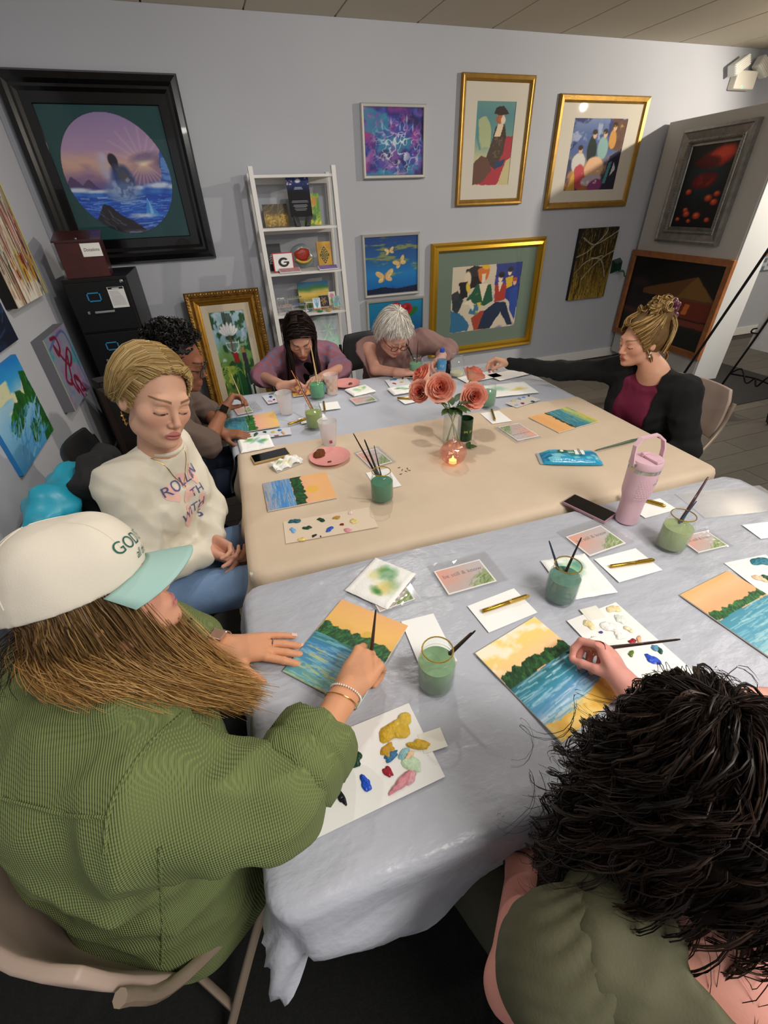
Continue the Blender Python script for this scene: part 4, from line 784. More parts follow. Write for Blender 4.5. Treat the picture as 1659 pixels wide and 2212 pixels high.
# ------------------------------------------------------------------ folding chairs
M_tan = mat('chair_tan', 'b09a8c', .5); M_tanm = mat('chair_tan_metal', '9c8a78', .4, .3)
def chair(loc, rz, lab, mp, mm, cat='chair', back=.80):
    """folding chair facing local +y, seat at .44"""
    c = empty('folding_chair', loc, rz, lab, cat, 'folding chairs'); mb = MB()
    n = 9; V = []; 
    for j in range(6):
        for i in range(n):
            x = (i/(n-1)-.5)*.44; z = back-.26+.26*j/5; w = 1-.16*(j/5)**4
            V.append((x*w, -.215-.05*(j/5)-.05*(1-(2*x/.44)**2), z))
    F = [(j*n+i, j*n+i+1, (j+1)*n+i+1, (j+1)*n+i) for j in range(5) for i in range(n-1)]
    o = mesh('backrest', V, F, mp, c, True); s = o.modifiers.new('s', 'SOLIDIFY'); s.thickness = .02; s2 = o.modifiers.new('b', 'BEVEL'); s2.width = .006; s2.segments = 2
    mb = MB(); mb.box(-.2, .2, -.19, .2, .425, .45, .012); mb.build('seat', mp, c)
    for s in (-1, 1):
        mb = MB(); mb.tube(cr([(s*.225, -.25, back-.06), (s*.225, -.2, .55), (s*.225, .05, .3), (s*.22, .25, .0)]), .011, 8); mb.build('front_leg', mm, c, True)
        mb = MB(); mb.tube(cr([(s*.205, .12, .42), (s*.205, -.05, .28), (s*.205, -.27, .0)]), .011, 8); mb.build('rear_leg', mm, c, True)
    mb = MB(); mb.tube([(-.205, -.2, .08), (.205, -.2, .08)], .009, 8); mb.build('stretcher', mm, c, True)
    return c

props(MB().box(XL, XL+.001, 1.62, 1.66, .60, .64).build('wall_tag', mat('white_card', 'eeeeea', .7)), 'tiny white paper tag stuck to the side wall', 'tag')
q_ = atx(122, 1088, XL); bpy.data.objects['wall_tag'].location = (0, q_[1]-1.64, q_[2]-.62)
# ------------------------------------------------------------------ table things
TT = TZ+.0035      # top of the cloths
def qfit(c, z=TT):
    """pixel corners TL,TR,BR,BL (in the thing's own reading direction) -> centre, angle, width, height"""
    P = [atz(*p, z) for p in c]; ctr = sum(P)/4; ux = (P[1]-P[0]+P[2]-P[3])/2; uy = (P[0]-P[3]+P[1]-P[2])/2
    a = math.atan2(ux[1], ux[0]); b = math.atan2(-uy[0], uy[1]); d = (b-a+PI) % (2*PI)-PI
    return ctr, a+d/2, np.linalg.norm(ux), np.linalg.norm(uy)
STACK = []
def lift(ctr, rad):
    return 0
def flat(name, lab, cat, c, cv, th=.0012, side='f2f0ea', size=None, z0=0, group=None, m=None, art='print', z=TT):
    ctr, a, w, h = qfit(c, z)
    if size: w, h = size
    r = empty(name, (ctr[0], ctr[1], z+z0), a, lab, cat, group)
    MB().box(-w/2, w/2, -h/2, h/2, 0, th).build('sheet', mat('sheet_'+side, side, .6), r)
    if cv is not None: art_mesh(art, cv, w*.998, h*.998, m or PRINT, r, flat=True, z=th+.0004)
    r['w'] = w; r['h'] = h; return r, w, h
def board_art(sky, tree, water, low, seed, n=(92, 115), hz=(.5, .63), sun=None, clouds=None, rough=.06, tcol=('1e4a26', '2c6a34', '3c8040', '143c20'), strokes=('8fc4d8', '3a86b8'), refl=None, shore=None, tops=.05):
    c = Cv(n[0], n[1], asp=n[1]/n[0]); k = len(sky)
    st = [(i/(len(water)-1)*hz[0], w) for i, w in enumerate(water)]+[(hz[0]+.001+i/(k-1)*(1-hz[0]), s) for i, s in enumerate(sky)]
    c.grad(st, rough, seed, n=3)
    up = c.v > hz[0]
    if clouds: c.fb(clouds, .5, .62, 3, 6, seed+3, .9, np.clip((c.v-hz[1])*8, 0, 1))
    if sun: c.ell(*sun[:2], sun[2], sun[2]/c.asp, sun[3], 0, .2, .9)
    c.strokes(140, strokes, (0, 1, 0, hz[0]), .3, .008, 0, seed+5, .55, .12, (1-up))
    if refl: c.strokes(60, refl, (0, 1, 0, hz[0]*.75), .22, .009, 0, seed+8, .6, .15, (1-up))
    if low: c.poly([(0, 0), (0, low[0]), (.4, low[0]*.7), (1, low[0]*1.3), (1, 0)], low[1], 1, .05, seed); c.fb(low[2], .45, .62, 4, 8, seed+7, .8, (c.v < low[0])*1.)
    r = np.random.RandomState(seed+20); xs = np.linspace(0, 1, 24); top = hz[1]+tops*(r.rand(24)-.3)
    m = c.pmask([(0, hz[0])]+[(x, t) for x, t in zip(xs, top)]+[(1, hz[0])], .03, seed); c.blend(m, tcol[0])
    c.strokes(260, tcol, (0, 1, hz[0], hz[1]+tops), .045, .012, 1.4, seed+30, .85, .7, m)
    if shore: c.strokes(60, [shore], (0, 1, hz[0]-.1, hz[0]), .1, .012, 1.5, seed+31, .5, .3)
    return c
def board(lab, c, cv, grp=None, size=(.203, .254)):
    r, w, h = flat('canvas_board', lab, 'canvas board', c, cv, .003, 'e8e2d4', size, m=PAINT, art='painting'); return r
def par(a, b, d): # 4th corner in world so that the pixel quad is a rectangle on the table: given TL,TR,BL
    return None
def rect4(TL, TR, w, h, z=TT, side=1):
    """pixel TL and TR corners plus real size -> 4 pixel-free world corners packed as (ctr, angle)"""
    A, B = atz(*TL, z), atz(*TR, z); d = (B-A)/np.linalg.norm(B-A); n = np.array([d[1], -d[0], 0])*side
    return (A+B)/2+n*h/2, math.atan2(d[1], d[0])
def place(r, ctr, a): r.location.x, r.location.y = ctr[0], ctr[1]; r.rotation_euler.z = a
b = board('canvas board of a teal lake under a yellow sky, under the capped woman\'s hand', [(740, 1297), (882, 1350), (765, 1535), (613, 1452)],
      board_art(['e8b25a', 'f0bd68', 'eeb070'], 0, ['6fa08c', '5f9aa0', '4a86b0', '3f7ea8', '2f7a68'], None, 3, hz=(.52, .66), refl=['c8c070', 'a8c8a0'], sun=(.62, .7, .07, 'd8b040')))
b = board('canvas board with clouds, dark pines and blue surf under the curly-haired woman\'s brush', [(1025, 1413), (1155, 1333), (1330, 1500), (1200, 1600)],
      board_art(['e8a878', 'f2c890', 'f0d07a', 'f0d888'], 0, ['d8a84a', 'e4b858', 'a8c0d0', '5a90b8', '3a8aa0', '2a7484', '245c58'], (.16, 'd8a848', 'eac878'), 7, hz=(.55, .66), clouds='f8ecd8', strokes=('cfdfe8', '8fb4cc', '3f86a0'), tcol=('1c3f22', '27532a', '35672f', '132c18'), tops=.06))
place(b, *rect4((1025, 1413), (1155, 1333), .203, .254))
b = board('canvas board with plain peach sky and pale teal lake at the table end', [(1467, 1287), (1572, 1234), (1740, 1360), (1640, 1440)],
      board_art(['f0b07c', 'f2a878', 'f0b888', 'e8b070'], 0, ['e0dcc0', 'a8c8c4', '5a9ab0', '4a94ac', '3f8a9c'], None, 11, hz=(.6, .68), strokes=('8fc0cc', 'b8d8d8', '4a8fa8'), tops=.04))
place(b, *rect4((1467, 1287), (1572, 1234), .203, .254))
board('canvas board with streaky blue water and peach sunset near the blonde woman', [(706, 1021), (731, 1075), (576, 1100), (564, 1050)],
      board_art(['eea88c', 'f0b880', 'f0b478'], 0, ['b8a098', '8fa8c4', '4a88c4', '5a94cc', '6a9ac8'], None, 17, hz=(.42, .57), sun=(.55, .70, .12, 'eeb848'), strokes=('3a7ac0', 'a8b8c8', 'c8a898', '5a9ad8'), tcol=('18401f', '1f5a2a', '2c7034', '0f2c14')))
board('canvas board half blue-green water, half pink-yellow sky, beside the folded napkin', [(588, 891), (605, 922), (491, 940), (487, 907)],
      board_art(['e8a0a8', 'eeb890', 'f0c470'], 0, ['2f6a80', '3a7a98', '3a80a0', '3f7f70'], None, 23, hz=(.42, .56), strokes=('4a90b0', '2a6a8a', '6aa070'), tcol=('1f5a24', '2f7a30', '4a9a3a', '174a1c')), size=(.2, .26))
board('canvas board with orange sky, teal lake and yellow shore before the cardigan woman', [(1207, 935), (1143, 902), (1222, 880), (1296, 912)],
      board_art(['f0b070', 'f2b878', 'f0b070', 'eeb678'], 0, ['d8c84a', 'd0c450', '2f7f94', '2f7a90', '2a7488'], None, 29, hz=(.56, .6), strokes=('4a9ab0', '8fb8a0'), tcol=('1f3f34', '2a5040', '16302a', '2a5a50'), tops=.05))
board('small teal and orange canvas board in front of the long-haired woman', [(640, 852), (632, 838), (700, 830), (712, 844)],
      board_art(['f0b060', 'e8b868'], 0, ['4aa0a0', '5ab0a8', '6ab8b0'], None, 31, (80, 90), hz=(.5, .55)), size=(.18, .23))
board('small canvas board with pale orange wash before the white-haired woman', [(868, 812), (880, 803), (915, 800), (905, 812)],
      board_art(['e8c088', 'e0b888'], 0, ['b8c4c4', 'a0b8c0', '8ab0b8'], None, 33, (60, 70), hz=(.5, .52)), size=(.18, .23))
# palette sheets with dabs
def dab(parent, u, v, rx, ry, col, seed=0, h=.004, rot=0, z=.0016, mname=None, wob=.22):
    V, F = blobmesh((rx, ry), 20, wob, seed, h); ca, sa = math.cos(rot), math.sin(rot)
    V = [(u+a*ca-b*sa, v+a*sa+b*ca, z-y_*(1+.3*math.sin(a*400+seed))) for a, y_, b in V]; F = [tuple(reversed(f)) for f in F]
    return mesh('paint_dab', V, F, mat('dab_'+col, col, .22, bump=.8, bscale=160, var=.15, vscale=90), parent, True)
PAP = mat('palette_paper', 'eceae6', .55)
def palette(lab, c, dabs, size=None, z0=0, tape=None, ttl=None, col='eceae6'):
    r, w, h = flat('palette_sheet', lab, 'palette', c, None, .0006, col, size, z0)
    if ttl: place(r, *ttl)
    loc = np.array(r.location); a = r.rotation_euler.z; ca, sa = math.cos(a), math.sin(a); mpx = .0012
    for i, (px, py, rx, ry, cl, *ex) in enumerate(dabs):
        p = atz(px, py, TT)-loc; u, v = p[0]*ca+p[1]*sa, -p[0]*sa+p[1]*ca
        dab(r, u, v, rx, ry, cl, i*3+1, rot=ex[0] if ex else i, h=.003 if rx < .02 else .005)
    if tape:
        p = atz(*tape, TT)-loc; u, v = p[0]*ca+p[1]*sa, -p[0]*sa+p[1]*ca
        mb = MB(); mb.M = Matrix.Translation((u, v, .0008))@Matrix.Rotation(-.1, 4, 'Z'); mb.box(-.025, .025, -.02, .02, 0, .0005); mb.build('masking_tape', mat('masking_tape', 'e6e2d6', .8), r)
    return r
A, B_, C_ = atz(885, 1518, TT), atz(959, 1679, TT), atz(632, 1836, TT); D_ = A+C_-B_
ctr = (A+C_)/2; d = B_-C_; an = math.atan2(d[1], d[0])
palette('paper palette with a big gold smear and many dabs near the table corner', [(700, 1600), (885, 1518), (959, 1679), (632, 1836)],
        [(852, 1580, .030, .022, 'cfa82e', .2), (905, 1610, .022, .010, 'cfa82e', -.6), (868, 1560, .022, .016, 'd8b440', 0), (838, 1622, .018, .011, 'c89a2c', .3), (845, 1634, .018, .007, '2f6f9a', .2), (872, 1628, .012, .008, '8fc0c4', .4), (733, 1650, .012, .026, '1f7a46', .1), (767, 1641, .013, .016, '0d3a24', .8), (790, 1693, .010, .014, '1f4fc0', .3), (735, 1718, .007, .018, '10121c', .2), (838, 1668, .007, .013, '9c1226', .3), (868, 1690, .026, .009, 'd88a94', .25), (888, 1680, .014, .008, 'e0a4a8', .4), (890, 1652, .014, .018, 'c4dcb8', .2), (885, 1632, .01, .006, 'f0c8a0', .3)],
        size=(np.linalg.norm(d), np.linalg.norm(B_-A)), tape=(934, 1600), ttl=(ctr, an))
A, B_ = atz(1224, 1341, TT), atz(1330, 1301, TT)
palette('paper palette mostly of white and cream dabs beside the curly-haired woman\'s hand', [(1224, 1341), (1330, 1301), (1455, 1420), (1350, 1470)],
        [(1325, 1316, .018, .012, 'eedca8'), (1272, 1350, .014, .012, 'ead8a0'), (1318, 1356, .022, .016, 'f4f2ec'), (1340, 1372, .018, .011, 'f2efe6'), (1340, 1338, .016, .012, 'dfe6da'), (1357, 1360, .010, .008, 'ece0b8'), (1366, 1386, .009, .007, '9a1222'), (1380, 1382, .010, .006, 'e8b08c'), (1418, 1402, .014, .008, '5a8fb0'), (1424, 1406, .007, .008, '1f4f40'), (1363, 1413, .009, .006, '5f7a2a'), (1410, 1426, .015, .013, '2450c4'), (1283, 1382, .012, .008, 'f0eee8'), (1298, 1367, .004, .004, '3a3a8a')],
        size=(np.linalg.norm(B_-A), .235), tape=(1280, 1325), ttl=rect4((1224, 1341), (1330, 1301), 0, .235))
palette('paper palette with a large teal dab at the table end', [(1590, 1222), (1650, 1190), (1760, 1280), (1680, 1320)], [(1645, 1214, .03, .018, '2f7a8a'), (1656, 1250, .012, .012, '2a5a40'), (1640, 1250, .016, .012, 'f0c8a0')])
palette('narrow strip palette with two rows of small dabs near the blonde woman', [(610, 1131), (803, 1092), (811, 1138), (620, 1176)],
        [(637, 1127, .020, .011, '1f5f70'), (694, 1124, .009, .015, '0f3a22'), (727, 1119, .009, .013, 'b8862c'), (757, 1108, .009, .01, 'f0d4d4'), (764, 1127, .014, .012, 'e2cc78'), (633, 1146, .014, .010, '7ab0e0'), (664, 1141, .014, .010, '1f4426'), (712, 1144, .014, .011, '2a56b8'), (739, 1134, .006, .006, '8a1220'), (751, 1146, .016, .008, 'e494a0'), (679, 1158, .008, .006, '16242c'), (693, 1160, .003, .002, '16242c'), (652, 1166, .012, .009, 'ecd070')], col='dfccb4')
palette('small palette of green and orange dabs by the folded napkin', [(525, 935), (625, 925), (632, 940), (530, 950)], [(532, 941, .008, .006, '2a6a80'), (553, 939, .02, .008, '1c5a30'), (572, 934, .01, .008, '123c24'), (590, 934, .012, .008, 'd8c060'), (604, 930, .012, .008, '3a7ab0'), (612, 936, .018, .008, 'e8b070'), (598, 942, .01, .005, 'a03a2a')], col='d6d8de')
palette('small palette with olive, blue and pink dabs beside the frosted cup', [(572, 856), (597, 848), (602, 868), (575, 874)], [(586, 852, .014, .01, '6a7a34'), (585, 858, .014, .01, '2a50b0'), (584, 867, .014, .008, 'e0a0a8'), (592, 864, .008, .008, '8a2a3a')], col='d6d8de')
palette('small palette with blue, red and gold dabs in front of the white-haired woman', [(833, 822), (880, 815), (888, 832), (842, 838)], [(850, 821, .02, .008, '2f6f9a'), (870, 818, .012, .006, '1c3c2c'), (852, 829, .014, .007, 'b0424a'), (868, 826, .014, .008, 'd0a840'), (858, 811, .012, .006, 'e8c858')], col='d6d8de')
palette('scatter of blue, red and dark green dabs on film near the cardigan woman', [(1098, 872), (1140, 853), (1160, 862), (1120, 884)], [(1110, 866, .014, .01, 'c8c078'), (1122, 862, .012, .008, '6a9ad0'), (1131, 859, .008, .007, '4a80c0'), (1142, 856, .006, .006, '1a2430'), (1129, 872, .012, .008, '8a2436'), (1151, 868, .010, .009, '123c2c'), (1117, 875, .012, .007, '9ab4e0')], col='c9c3bc')
# napkins
def nap_art(seed, cols, n=50):
    c = Cv(n, n, 'f4f3ee'); r = np.random.RandomState(seed)
    for i, cl in enumerate(cols): c.ell(r.uniform(.25, .75), r.uniform(.25, .75), r.uniform(.08, .2), r.uniform(.06, .16), cl, r.rand()*3, 1.2, .8, 1, seed+i)
    return c
def napkin(lab, c, cv, seed, th=.006, z0=0, crump=.002, size=None):
    ctr, a, w, h = qfit(c)
    if size: w, h = size
    r = empty('paper_napkin', (ctr[0], ctr[1], TT+z0), a, lab, 'napkin', 'paper napkins')
    n = cv.w; X = (cv.u-.5)*w; Y = (cv.v-.5)*h; e = np.minimum(np.minimum(cv.u, 1-cv.u), np.minimum(cv.v, 1-cv.v))
    Z = th*np.clip(e*14, .05, 1)**.5+crump*(fbm(X.shape, 4, 4, seed)-.5)+crump*.6*np.abs(np.sin(cv.u*9+3*fbm(X.shape, 3, 3, seed+9)))
    L = lin(np.clip(cv.a, 0, 255)).reshape(-1, 3); i = np.arange(n*cv.h).reshape(cv.h, n); F = np.stack([i[:-1, :-1], i[:-1, 1:], i[1:, 1:], i[1:, :-1]], -1).reshape(-1, 4)
    mesh('folded_paper', np.stack([X, Y, np.maximum(Z, .0004)], -1).reshape(-1, 3), F, mat('napkin', attr=True, rough=.95, bump=.4, bscale=250), r, True, L)
    MB().box(-w*.49, w*.49, -h*.49, h*.49, 0, .0008).build('under_layer', mat('sheet_f2f0ea', 'f2f0ea', .6), r); return r
napkin('square folded napkin with green and yellow smears, over a card sleeve', [(812, 1208), (903, 1243), (835, 1315), (742, 1280)], nap_art(4, ['8fae84', 'e0c460', 'e6d070', '2f7a3e', '3c8a48', 'e8dca0', 'a8c0a0']), 3, z0=.003)
napkin('napkin with soft green blots behind the twin-brush jar', [(1165, 1211), (1266, 1198), (1329, 1278), (1234, 1301)], nap_art(9, ['a0c898', '4f9a64', '6fac8c', 'a8d09c', '7ab890', '4a8f80']), 5)
napkin('thick folded white napkin with green dabs at the table edge', [(514, 952), (579, 943), (597, 965), (520, 981)], nap_art(14, ['7ab0a8', '4a9a48', '6aa8b0', '58a050']), 7, th=.012)
napkin('crumpled napkin stained yellow and green beside the phone', [(583, 1010), (640, 985), (652, 1000), (600, 1022)], nap_art(19, ['e8d890', '7a9a58', 'c8d4a0', 'e0cc70']), 11, th=.012, crump=.02)
napkin('napkin with pale green and lemon smears beside the checkered cup', [(745, 843), (790, 833), (812, 846), (765, 858)], nap_art(24, ['7ab87a', 'e8dc80', 'b0d898', '9ac8a0']), 13, th=.01)
napkin('napkin with green dashes in front of the white-haired woman', [(838, 842), (885, 832), (898, 846), (850, 855)], nap_art(29, ['5a9a68', '8ab890', '4a8a58']), 17, th=.01)
napkin('wide paper towel with soft green and yellow stains right of the roses', [(1058, 838), (1128, 820), (1155, 846), (1060, 862)], nap_art(34, ['a8ccb0', 'e8d080', '98c0a8', 'e0c870']), 19, th=.003)
# white cards, printed cards in clear sleeves
SLV = clear('clear_sleeve', gloss=.7, rough=.06, mixc='f4f6fa', amt=.06)
def wcard(lab, c, z0=0): return flat('white_card', lab, 'card', c, None, .001, 'f6f5f2', None, z0, 'blank white cards')[0]
wcard('blank white card half under the gold-rimmed jar', [(866, 1343), (938, 1325), (985, 1428), (912, 1450)])
wcard('blank white card under a clear gold pen, next to the pine board', [(1009, 1311), (1110, 1270), (1161, 1325), (1056, 1365)])
wcard('blank white card under a gold pen beside the pale green jar', [(1284, 1210), (1373, 1183), (1429, 1232), (1338, 1258)])
wcard('blank white card behind the pink tumbler', [(1372, 1100), (1420, 1070), (1448, 1097), (1398, 1125)])
wcard('blank white card at the far right end of the front table', [(1610, 1140), (1690, 1118), (1720, 1150), (1650, 1168)])
wcard('blank white card behind the three-brush jar', [(790, 1022), (838, 1012), (869, 1050), (815, 1060)])
wcard('blank white card under a pen below the roses', [(1038, 894), (1080, 886), (1102, 910), (1064, 916)])
wcard('blank white card beside the yellow-green jar', [(690, 872), (730, 867), (735, 882), (695, 888)])
wcard('blank white card under a pencil near the frosted cup', [(645, 905), (700, 893), (706, 906), (652, 916)])
wcard('blank white card under a pen before the white-haired woman', [(857, 862), (895, 853), (915, 866), (875, 872)])
wcard('white sheet at the wall end of the pale table', [(985, 815), (1062, 802), (1085, 812), (1010, 828)])
wcard('white sheet under the reaching hand', [(1062, 812), (1130, 790), (1150, 802), (1085, 826)])
CARDN = [0]
def card_art(seed, flip=False):
    c = Cv(90, 64, 'c3b6b2', .7); c.ell(.08, .85, .45, .5, 'ec9c84', 0, 1.4, .9, .8, seed); c.ell(.0, .9, .3, .3, 'f0a088', 0, 1.4, .8); c.ell(.75, .85, .5, .3, 'cbc2c2', 0, 1.4, .6)
    c.poly([(.45, 0), (.62, .2), (.82, .38), (.92, .6), (1, .5), (1, 0)], '92a468', .85, .12, seed); c.strokes(60, ['6a8a3c', 'b4c088', '7f9a50', '5a7a34'], (.5, 1, .0, .5), .14, .012, .7, seed, .7, .4, np.clip((c.u*.9-c.v-.15)*5, 0, 1))
    c.blend(((c.u < .025)+(c.u > .975)+(c.v < .035)+(c.v > .965) > 0)*1., 'f4f0ea'); return c
def pcard(lab, c, txt=True, seed=1, sl=(.12, .05), group='printed cards in sleeves'):
    r, w, h = flat('printed_card', lab, 'card', c, card_art(seed), .0012, 'f4f0ea', None, .0012, group)
    MB().box(-w/2-.006, w/2+w*sl[0]+.004, -h/2-.006, h/2+h*sl[1]+.008, -.0008, -.0003).build('sleeve_back', SLV, r)
    mb = MB(); n = 14; V = []
    for j in range(n):
        for i in range(n):
            x = -w/2-.006+(w*(1+sl[0])+.01)*i/(n-1); y = -h/2-.006+(h*(1+sl[1])+.014)*j/(n-1); V.append((x, y, .0032+.0022*abs(math.sin(i*1.7+seed)*math.cos(j*1.3+i))*(1 if i > n-4 or j > n-3 else .25)))
    mesh('sleeve_front', V, [(j*n+i, j*n+i+1, (j+1)*n+i+1, (j+1)*n+i) for j in range(n-1) for i in range(n-1)], SLV, r)
    if txt:
        V, F = text_mesh('be still & know', w*.135, .00005); V[:, 1] += h*.16; V[:, 2] += .0019; mesh('lettering', V, F, mat('ink_grey', '8a7a74', .7), r)
    return r
pcard('pastel card reading be still & know, in a clear sleeve by the gold pen', [(937, 1236), (1036, 1209), (1072, 1256), (969, 1287)], True, 1, (.22, .2))
pcard('pastel card peeping out under the stained square napkin', [(795, 1290), (875, 1262), (898, 1300), (822, 1317)], True, 2)
pcard('pastel be still & know card in a sleeve beside the dark phone', [(1222, 1160), (1296, 1137), (1354, 1174), (1272, 1203)], True, 3, (.2, .25))
pcard('pastel card in a sleeve behind the pale green jar', [(1480, 1168), (1520, 1140), (1560, 1177), (1508, 1200)], True, 5)
pcard('pastel card in a sleeve behind the three-brush jar', [(771, 981), (813, 968), (847, 999), (800, 1012)], True, 6)
pcard('upturned pastel card in a sleeve near the orange and teal board', [(1165, 943), (1117, 953), (1077, 924), (1119, 914)], True, 7)
pcard('pastel card by the napkin with lemon smears', [(755, 862), (800, 853), (813, 865), (770, 875)], True, 8)
pcard('pastel card by the board of the woman in glasses', [(505, 880), (535, 872), (545, 890), (512, 897)], False, 9, (.6, .1))
r, w, h = flat('clear_sleeve', 'empty glossy clear plastic sleeve at the far end of the front table', 'sleeve', [(1475, 1075), (1640, 1040), (1680, 1085), (1540, 1135)], None, .0006); 
for ch in list(r.children): ch.data.materials.clear(); ch.data.materials.append(clear('sleeve_shine', gloss=1.2, rough=.12, mixc='f0f2f8', amt=.15))
# pens
GPEN = mat('pen_gold', 'a8862e', .25, .85); 
def pen(lab, p0, p1, z0=.006, col=GPEN, capc=True, r=.0055, grp='gold pens'):
    A, B = atz(*p0, TT+z0), atz(*p1, TT+z0); L = np.linalg.norm(B-A); d = (B-A)/L; o = empty('gold_pen', tuple(A-np.array([0, 0, 0])), math.atan2(d[1], d[0]), lab, 'pen', grp); o.location.z = TT+z0-.0045+r
    mb = MB(); mb.lathe([(r*.75, 0), (r, .002), (r, L*.55), (r*.92, L*.56)], 12, (0, 0, 0), ax=(1, 0, 0)); mb.build('barrel', col, o, True)
    mb = MB(); mb.lathe([(r*1.05, L*.56), (r*1.05, L*.9), (r*.9, L*.97), (r*.5, L)], 12, ax=(1, 0, 0)); mb.build('cap', col if not capc else mat('pen_amber', 'c2a04a', .12, .3), o, True)
    MB().box(L*.62, L*.93, -.0015, .0015, r, r+.0025).build('clip', col, o); return o
pen('gold pen with a clear cap on the card beside the pine board', (1042, 1321), (1143, 1287)); pen('gold pen on the card beside the pale green jar', (1318, 1224), (1413, 1210), capc=False)
pen('gold pen behind the pink tumbler', (1346, 1068), (1438, 1094), capc=False); pen('gold pen on the card below the roses', (1062, 885), (1069, 908), capc=False); pen('gold pen before the white-haired woman', (858, 860), (905, 862), capc=False)
pen('gold pen near the yellow-green jar', (622, 917), (668, 903), capc=False); pen('gold pen leaning across the card by the green jar', (699, 868), (702, 888), capc=False)
# brushes
def brush(lab, A, B, hc, r=.0035, tip='2a2420', grp='paint brushes', fer=True, name='paint_brush'):
    """A = bristle end, B = handle end"""
    A, B = np.asarray(A, float), np.asarray(B, float); d = B-A; L = np.linalg.norm(d); d /= L; o = empty(name, tuple(A), 0, lab, 'brush', grp)
    mb = MB(); mb.tube([d*L*.22, d*L*.3, d*L*.5, d*L*.97, d*L], [r*.9, r*1.25, r, r*.55, r*.3], 10); mb.build('handle', mat('handle_'+hc, hc, .25, coat=.4), o, True)
    mb = MB(); mb.tube([d*L*.11, d*L*.22], [r*.95, r*.95], 10); mb.build('ferrule', mat('ferrule', 'b8b4aa', .25, .9), o, True)
    mb = MB(); mb.tube([d*0, d*L*.04, d*L*.11], [r*.2, r*.9, r*.9], 8); mb.build('bristles', mat('bristle_'+tip, tip, .8), o, True); return o
# jars
JG = clear('jar_glass', (.97, .99, .98), .25, .02, 'ffffff', .03)
def jar(lab, base, water, h=.118, rad=.041, fill=.66, gold=True, name='mason_jar', grp='mason jars'):
    p = atz(*base, TT); o = empty(name, (p[0], p[1], TT), 0, lab, 'jar', grp); n = 32
    prof = [(rad*.80, 0), (rad*.95, .003), (rad, .012), (rad, h*.66), (rad*.96, h*.74), (rad*.80, h*.80), (rad*.78, h*.83), (rad*.84, h*.85), (rad*.84, h*.88), (rad*.79, h*.90), (rad*.84, h*.92), (rad*.84, h*.95), (rad*.80, h*.965), (rad*.80, h)]
    mb = MB(); mb.lathe(prof, n, cap=False); mb.build('glass', JG, o, 60)
    mb = MB(); mb.lathe([(rad*.05, .005), (rad*.76, .005), (rad*.94, .01), (rad*.965, h*fill*.9), (rad*.962, h*fill), (rad*.3, h*fill-.0004), (.0001, h*fill-.0004)], n, cap=False); mb.build('paint_water', mat('water_'+water, water, .12, var=.05, vscale=30), o, 60)
    a = np.linspace(0, 2*PI, 25); mb = MB(); mb.tube([(rad*.80*math.cos(t), rad*.80*math.sin(t), h) for t in a], .0016, 6, cap=False); mb.build('rim', mat('rim_gold', 'b8963c', .3, .7) if gold else JG, o, True)
    o['h'] = h; return o
def inj(o, px, py, zt, r=.0, lab='', hc='16130f', rb=.0038, dx=0, dy=0, z0=.012):
    """brush in jar: bristle end inside the jar, handle end at the pixel with height zt"""
    B = atz(px, py, zt); A = np.array(o.location)+np.array([dx, dy, z0]); return brush(lab, A, B, hc, rb)
j1 = jar('gold-rimmed mason jar of sage green water with two dark brushes, beside the capped woman', (941, 1474), '7f9f78'); inj(j1, 1027, 1362, TT+.14, lab='black brush leaning out of the gold-rimmed sage jar', dx=-.02, dy=.012); inj(j1, 1018, 1366, TT+.135, lab='brown brush leaning out of the gold-rimmed sage jar', hc='4a3424', rb=.003, dx=-.016, dy=.018)
j2 = jar('mason jar of grey-green water with a blue and a black brush', (1208, 1290), '5a8272'); inj(j2, 1186, 1168, TT+.155, lab='blue-handled brush in the grey-green jar', hc='22344c', dx=.018, dy=0); inj(j2, 1256, 1161, TT+.165, lab='black brush in the grey-green jar', dx=-.022, dy=-.004)
j3 = jar('mason jar of pale green water at the table end by the tumbler', (1447, 1180), '9fae7c'); inj(j3, 1530, 1030, TT+.2, lab='tall burgundy brush in the pale green jar', hc='401820', rb=.005, dx=-.02); inj(j3, 1505, 1082, TT+.15, lab='short blue brush in the pale green jar', hc='2c4a66', rb=.003, dx=-.018, dy=.01)
j4 = jar('mason jar of deep green water with three black brushes on the beige cloth', (826, 1078), '3f7f62'); inj(j4, 763, 936, TT+.19, lab='longest black brush in the deep green jar', dx=.02, dy=-.01); inj(j4, 787, 949, TT+.18, lab='thick black brush in the deep green jar', rb=.0048, dx=.015, dy=-.012); inj(j4, 808, 962, TT+.165, lab='short thin black brush in the deep green jar', rb=.003, dx=.01, dy=-.016)
j5 = jar('mason jar of muted green water behind the right-hand roses', (1052, 876), '6f9a80', gold=False)
j6 = jar('mason jar of yellow-green water with orange-handled brushes', (681, 922), '8f9f5c', gold=False); inj(j6, 629, 800, TT+.22, lab='orange-brown brush leaning out of the yellow-green jar', hc='a8602c', rb=.0045, dx=.02, dy=-.01); inj(j6, 640, 812, TT+.2, lab='dark brown brush beside the orange one in the yellow-green jar', hc='5a3a28', rb=.0045, dx=.024, dy=0)
j7 = jar('mason jar of mint green water with a tall pale wooden brush', (687, 858), '54a070', gold=False); inj(j7, 671, 746, TT+.27, lab='tall pale wooden brush standing in the mint green jar', hc='c8a878', rb=.0048, dx=.012)
j8 = jar('mason jar of green water in front of the white-haired woman', (898, 812), '5f9a72', gold=False); inj(j8, 903, 735, TT+.2, lab='dark brush held upright in the green jar', hc='2a1c18', dx=.004)
j9 = jar('clear mason jar of pale liquid beside the water bottle', (986, 812), 'c8c2a0', fill=.2, gold=False, h=.13)
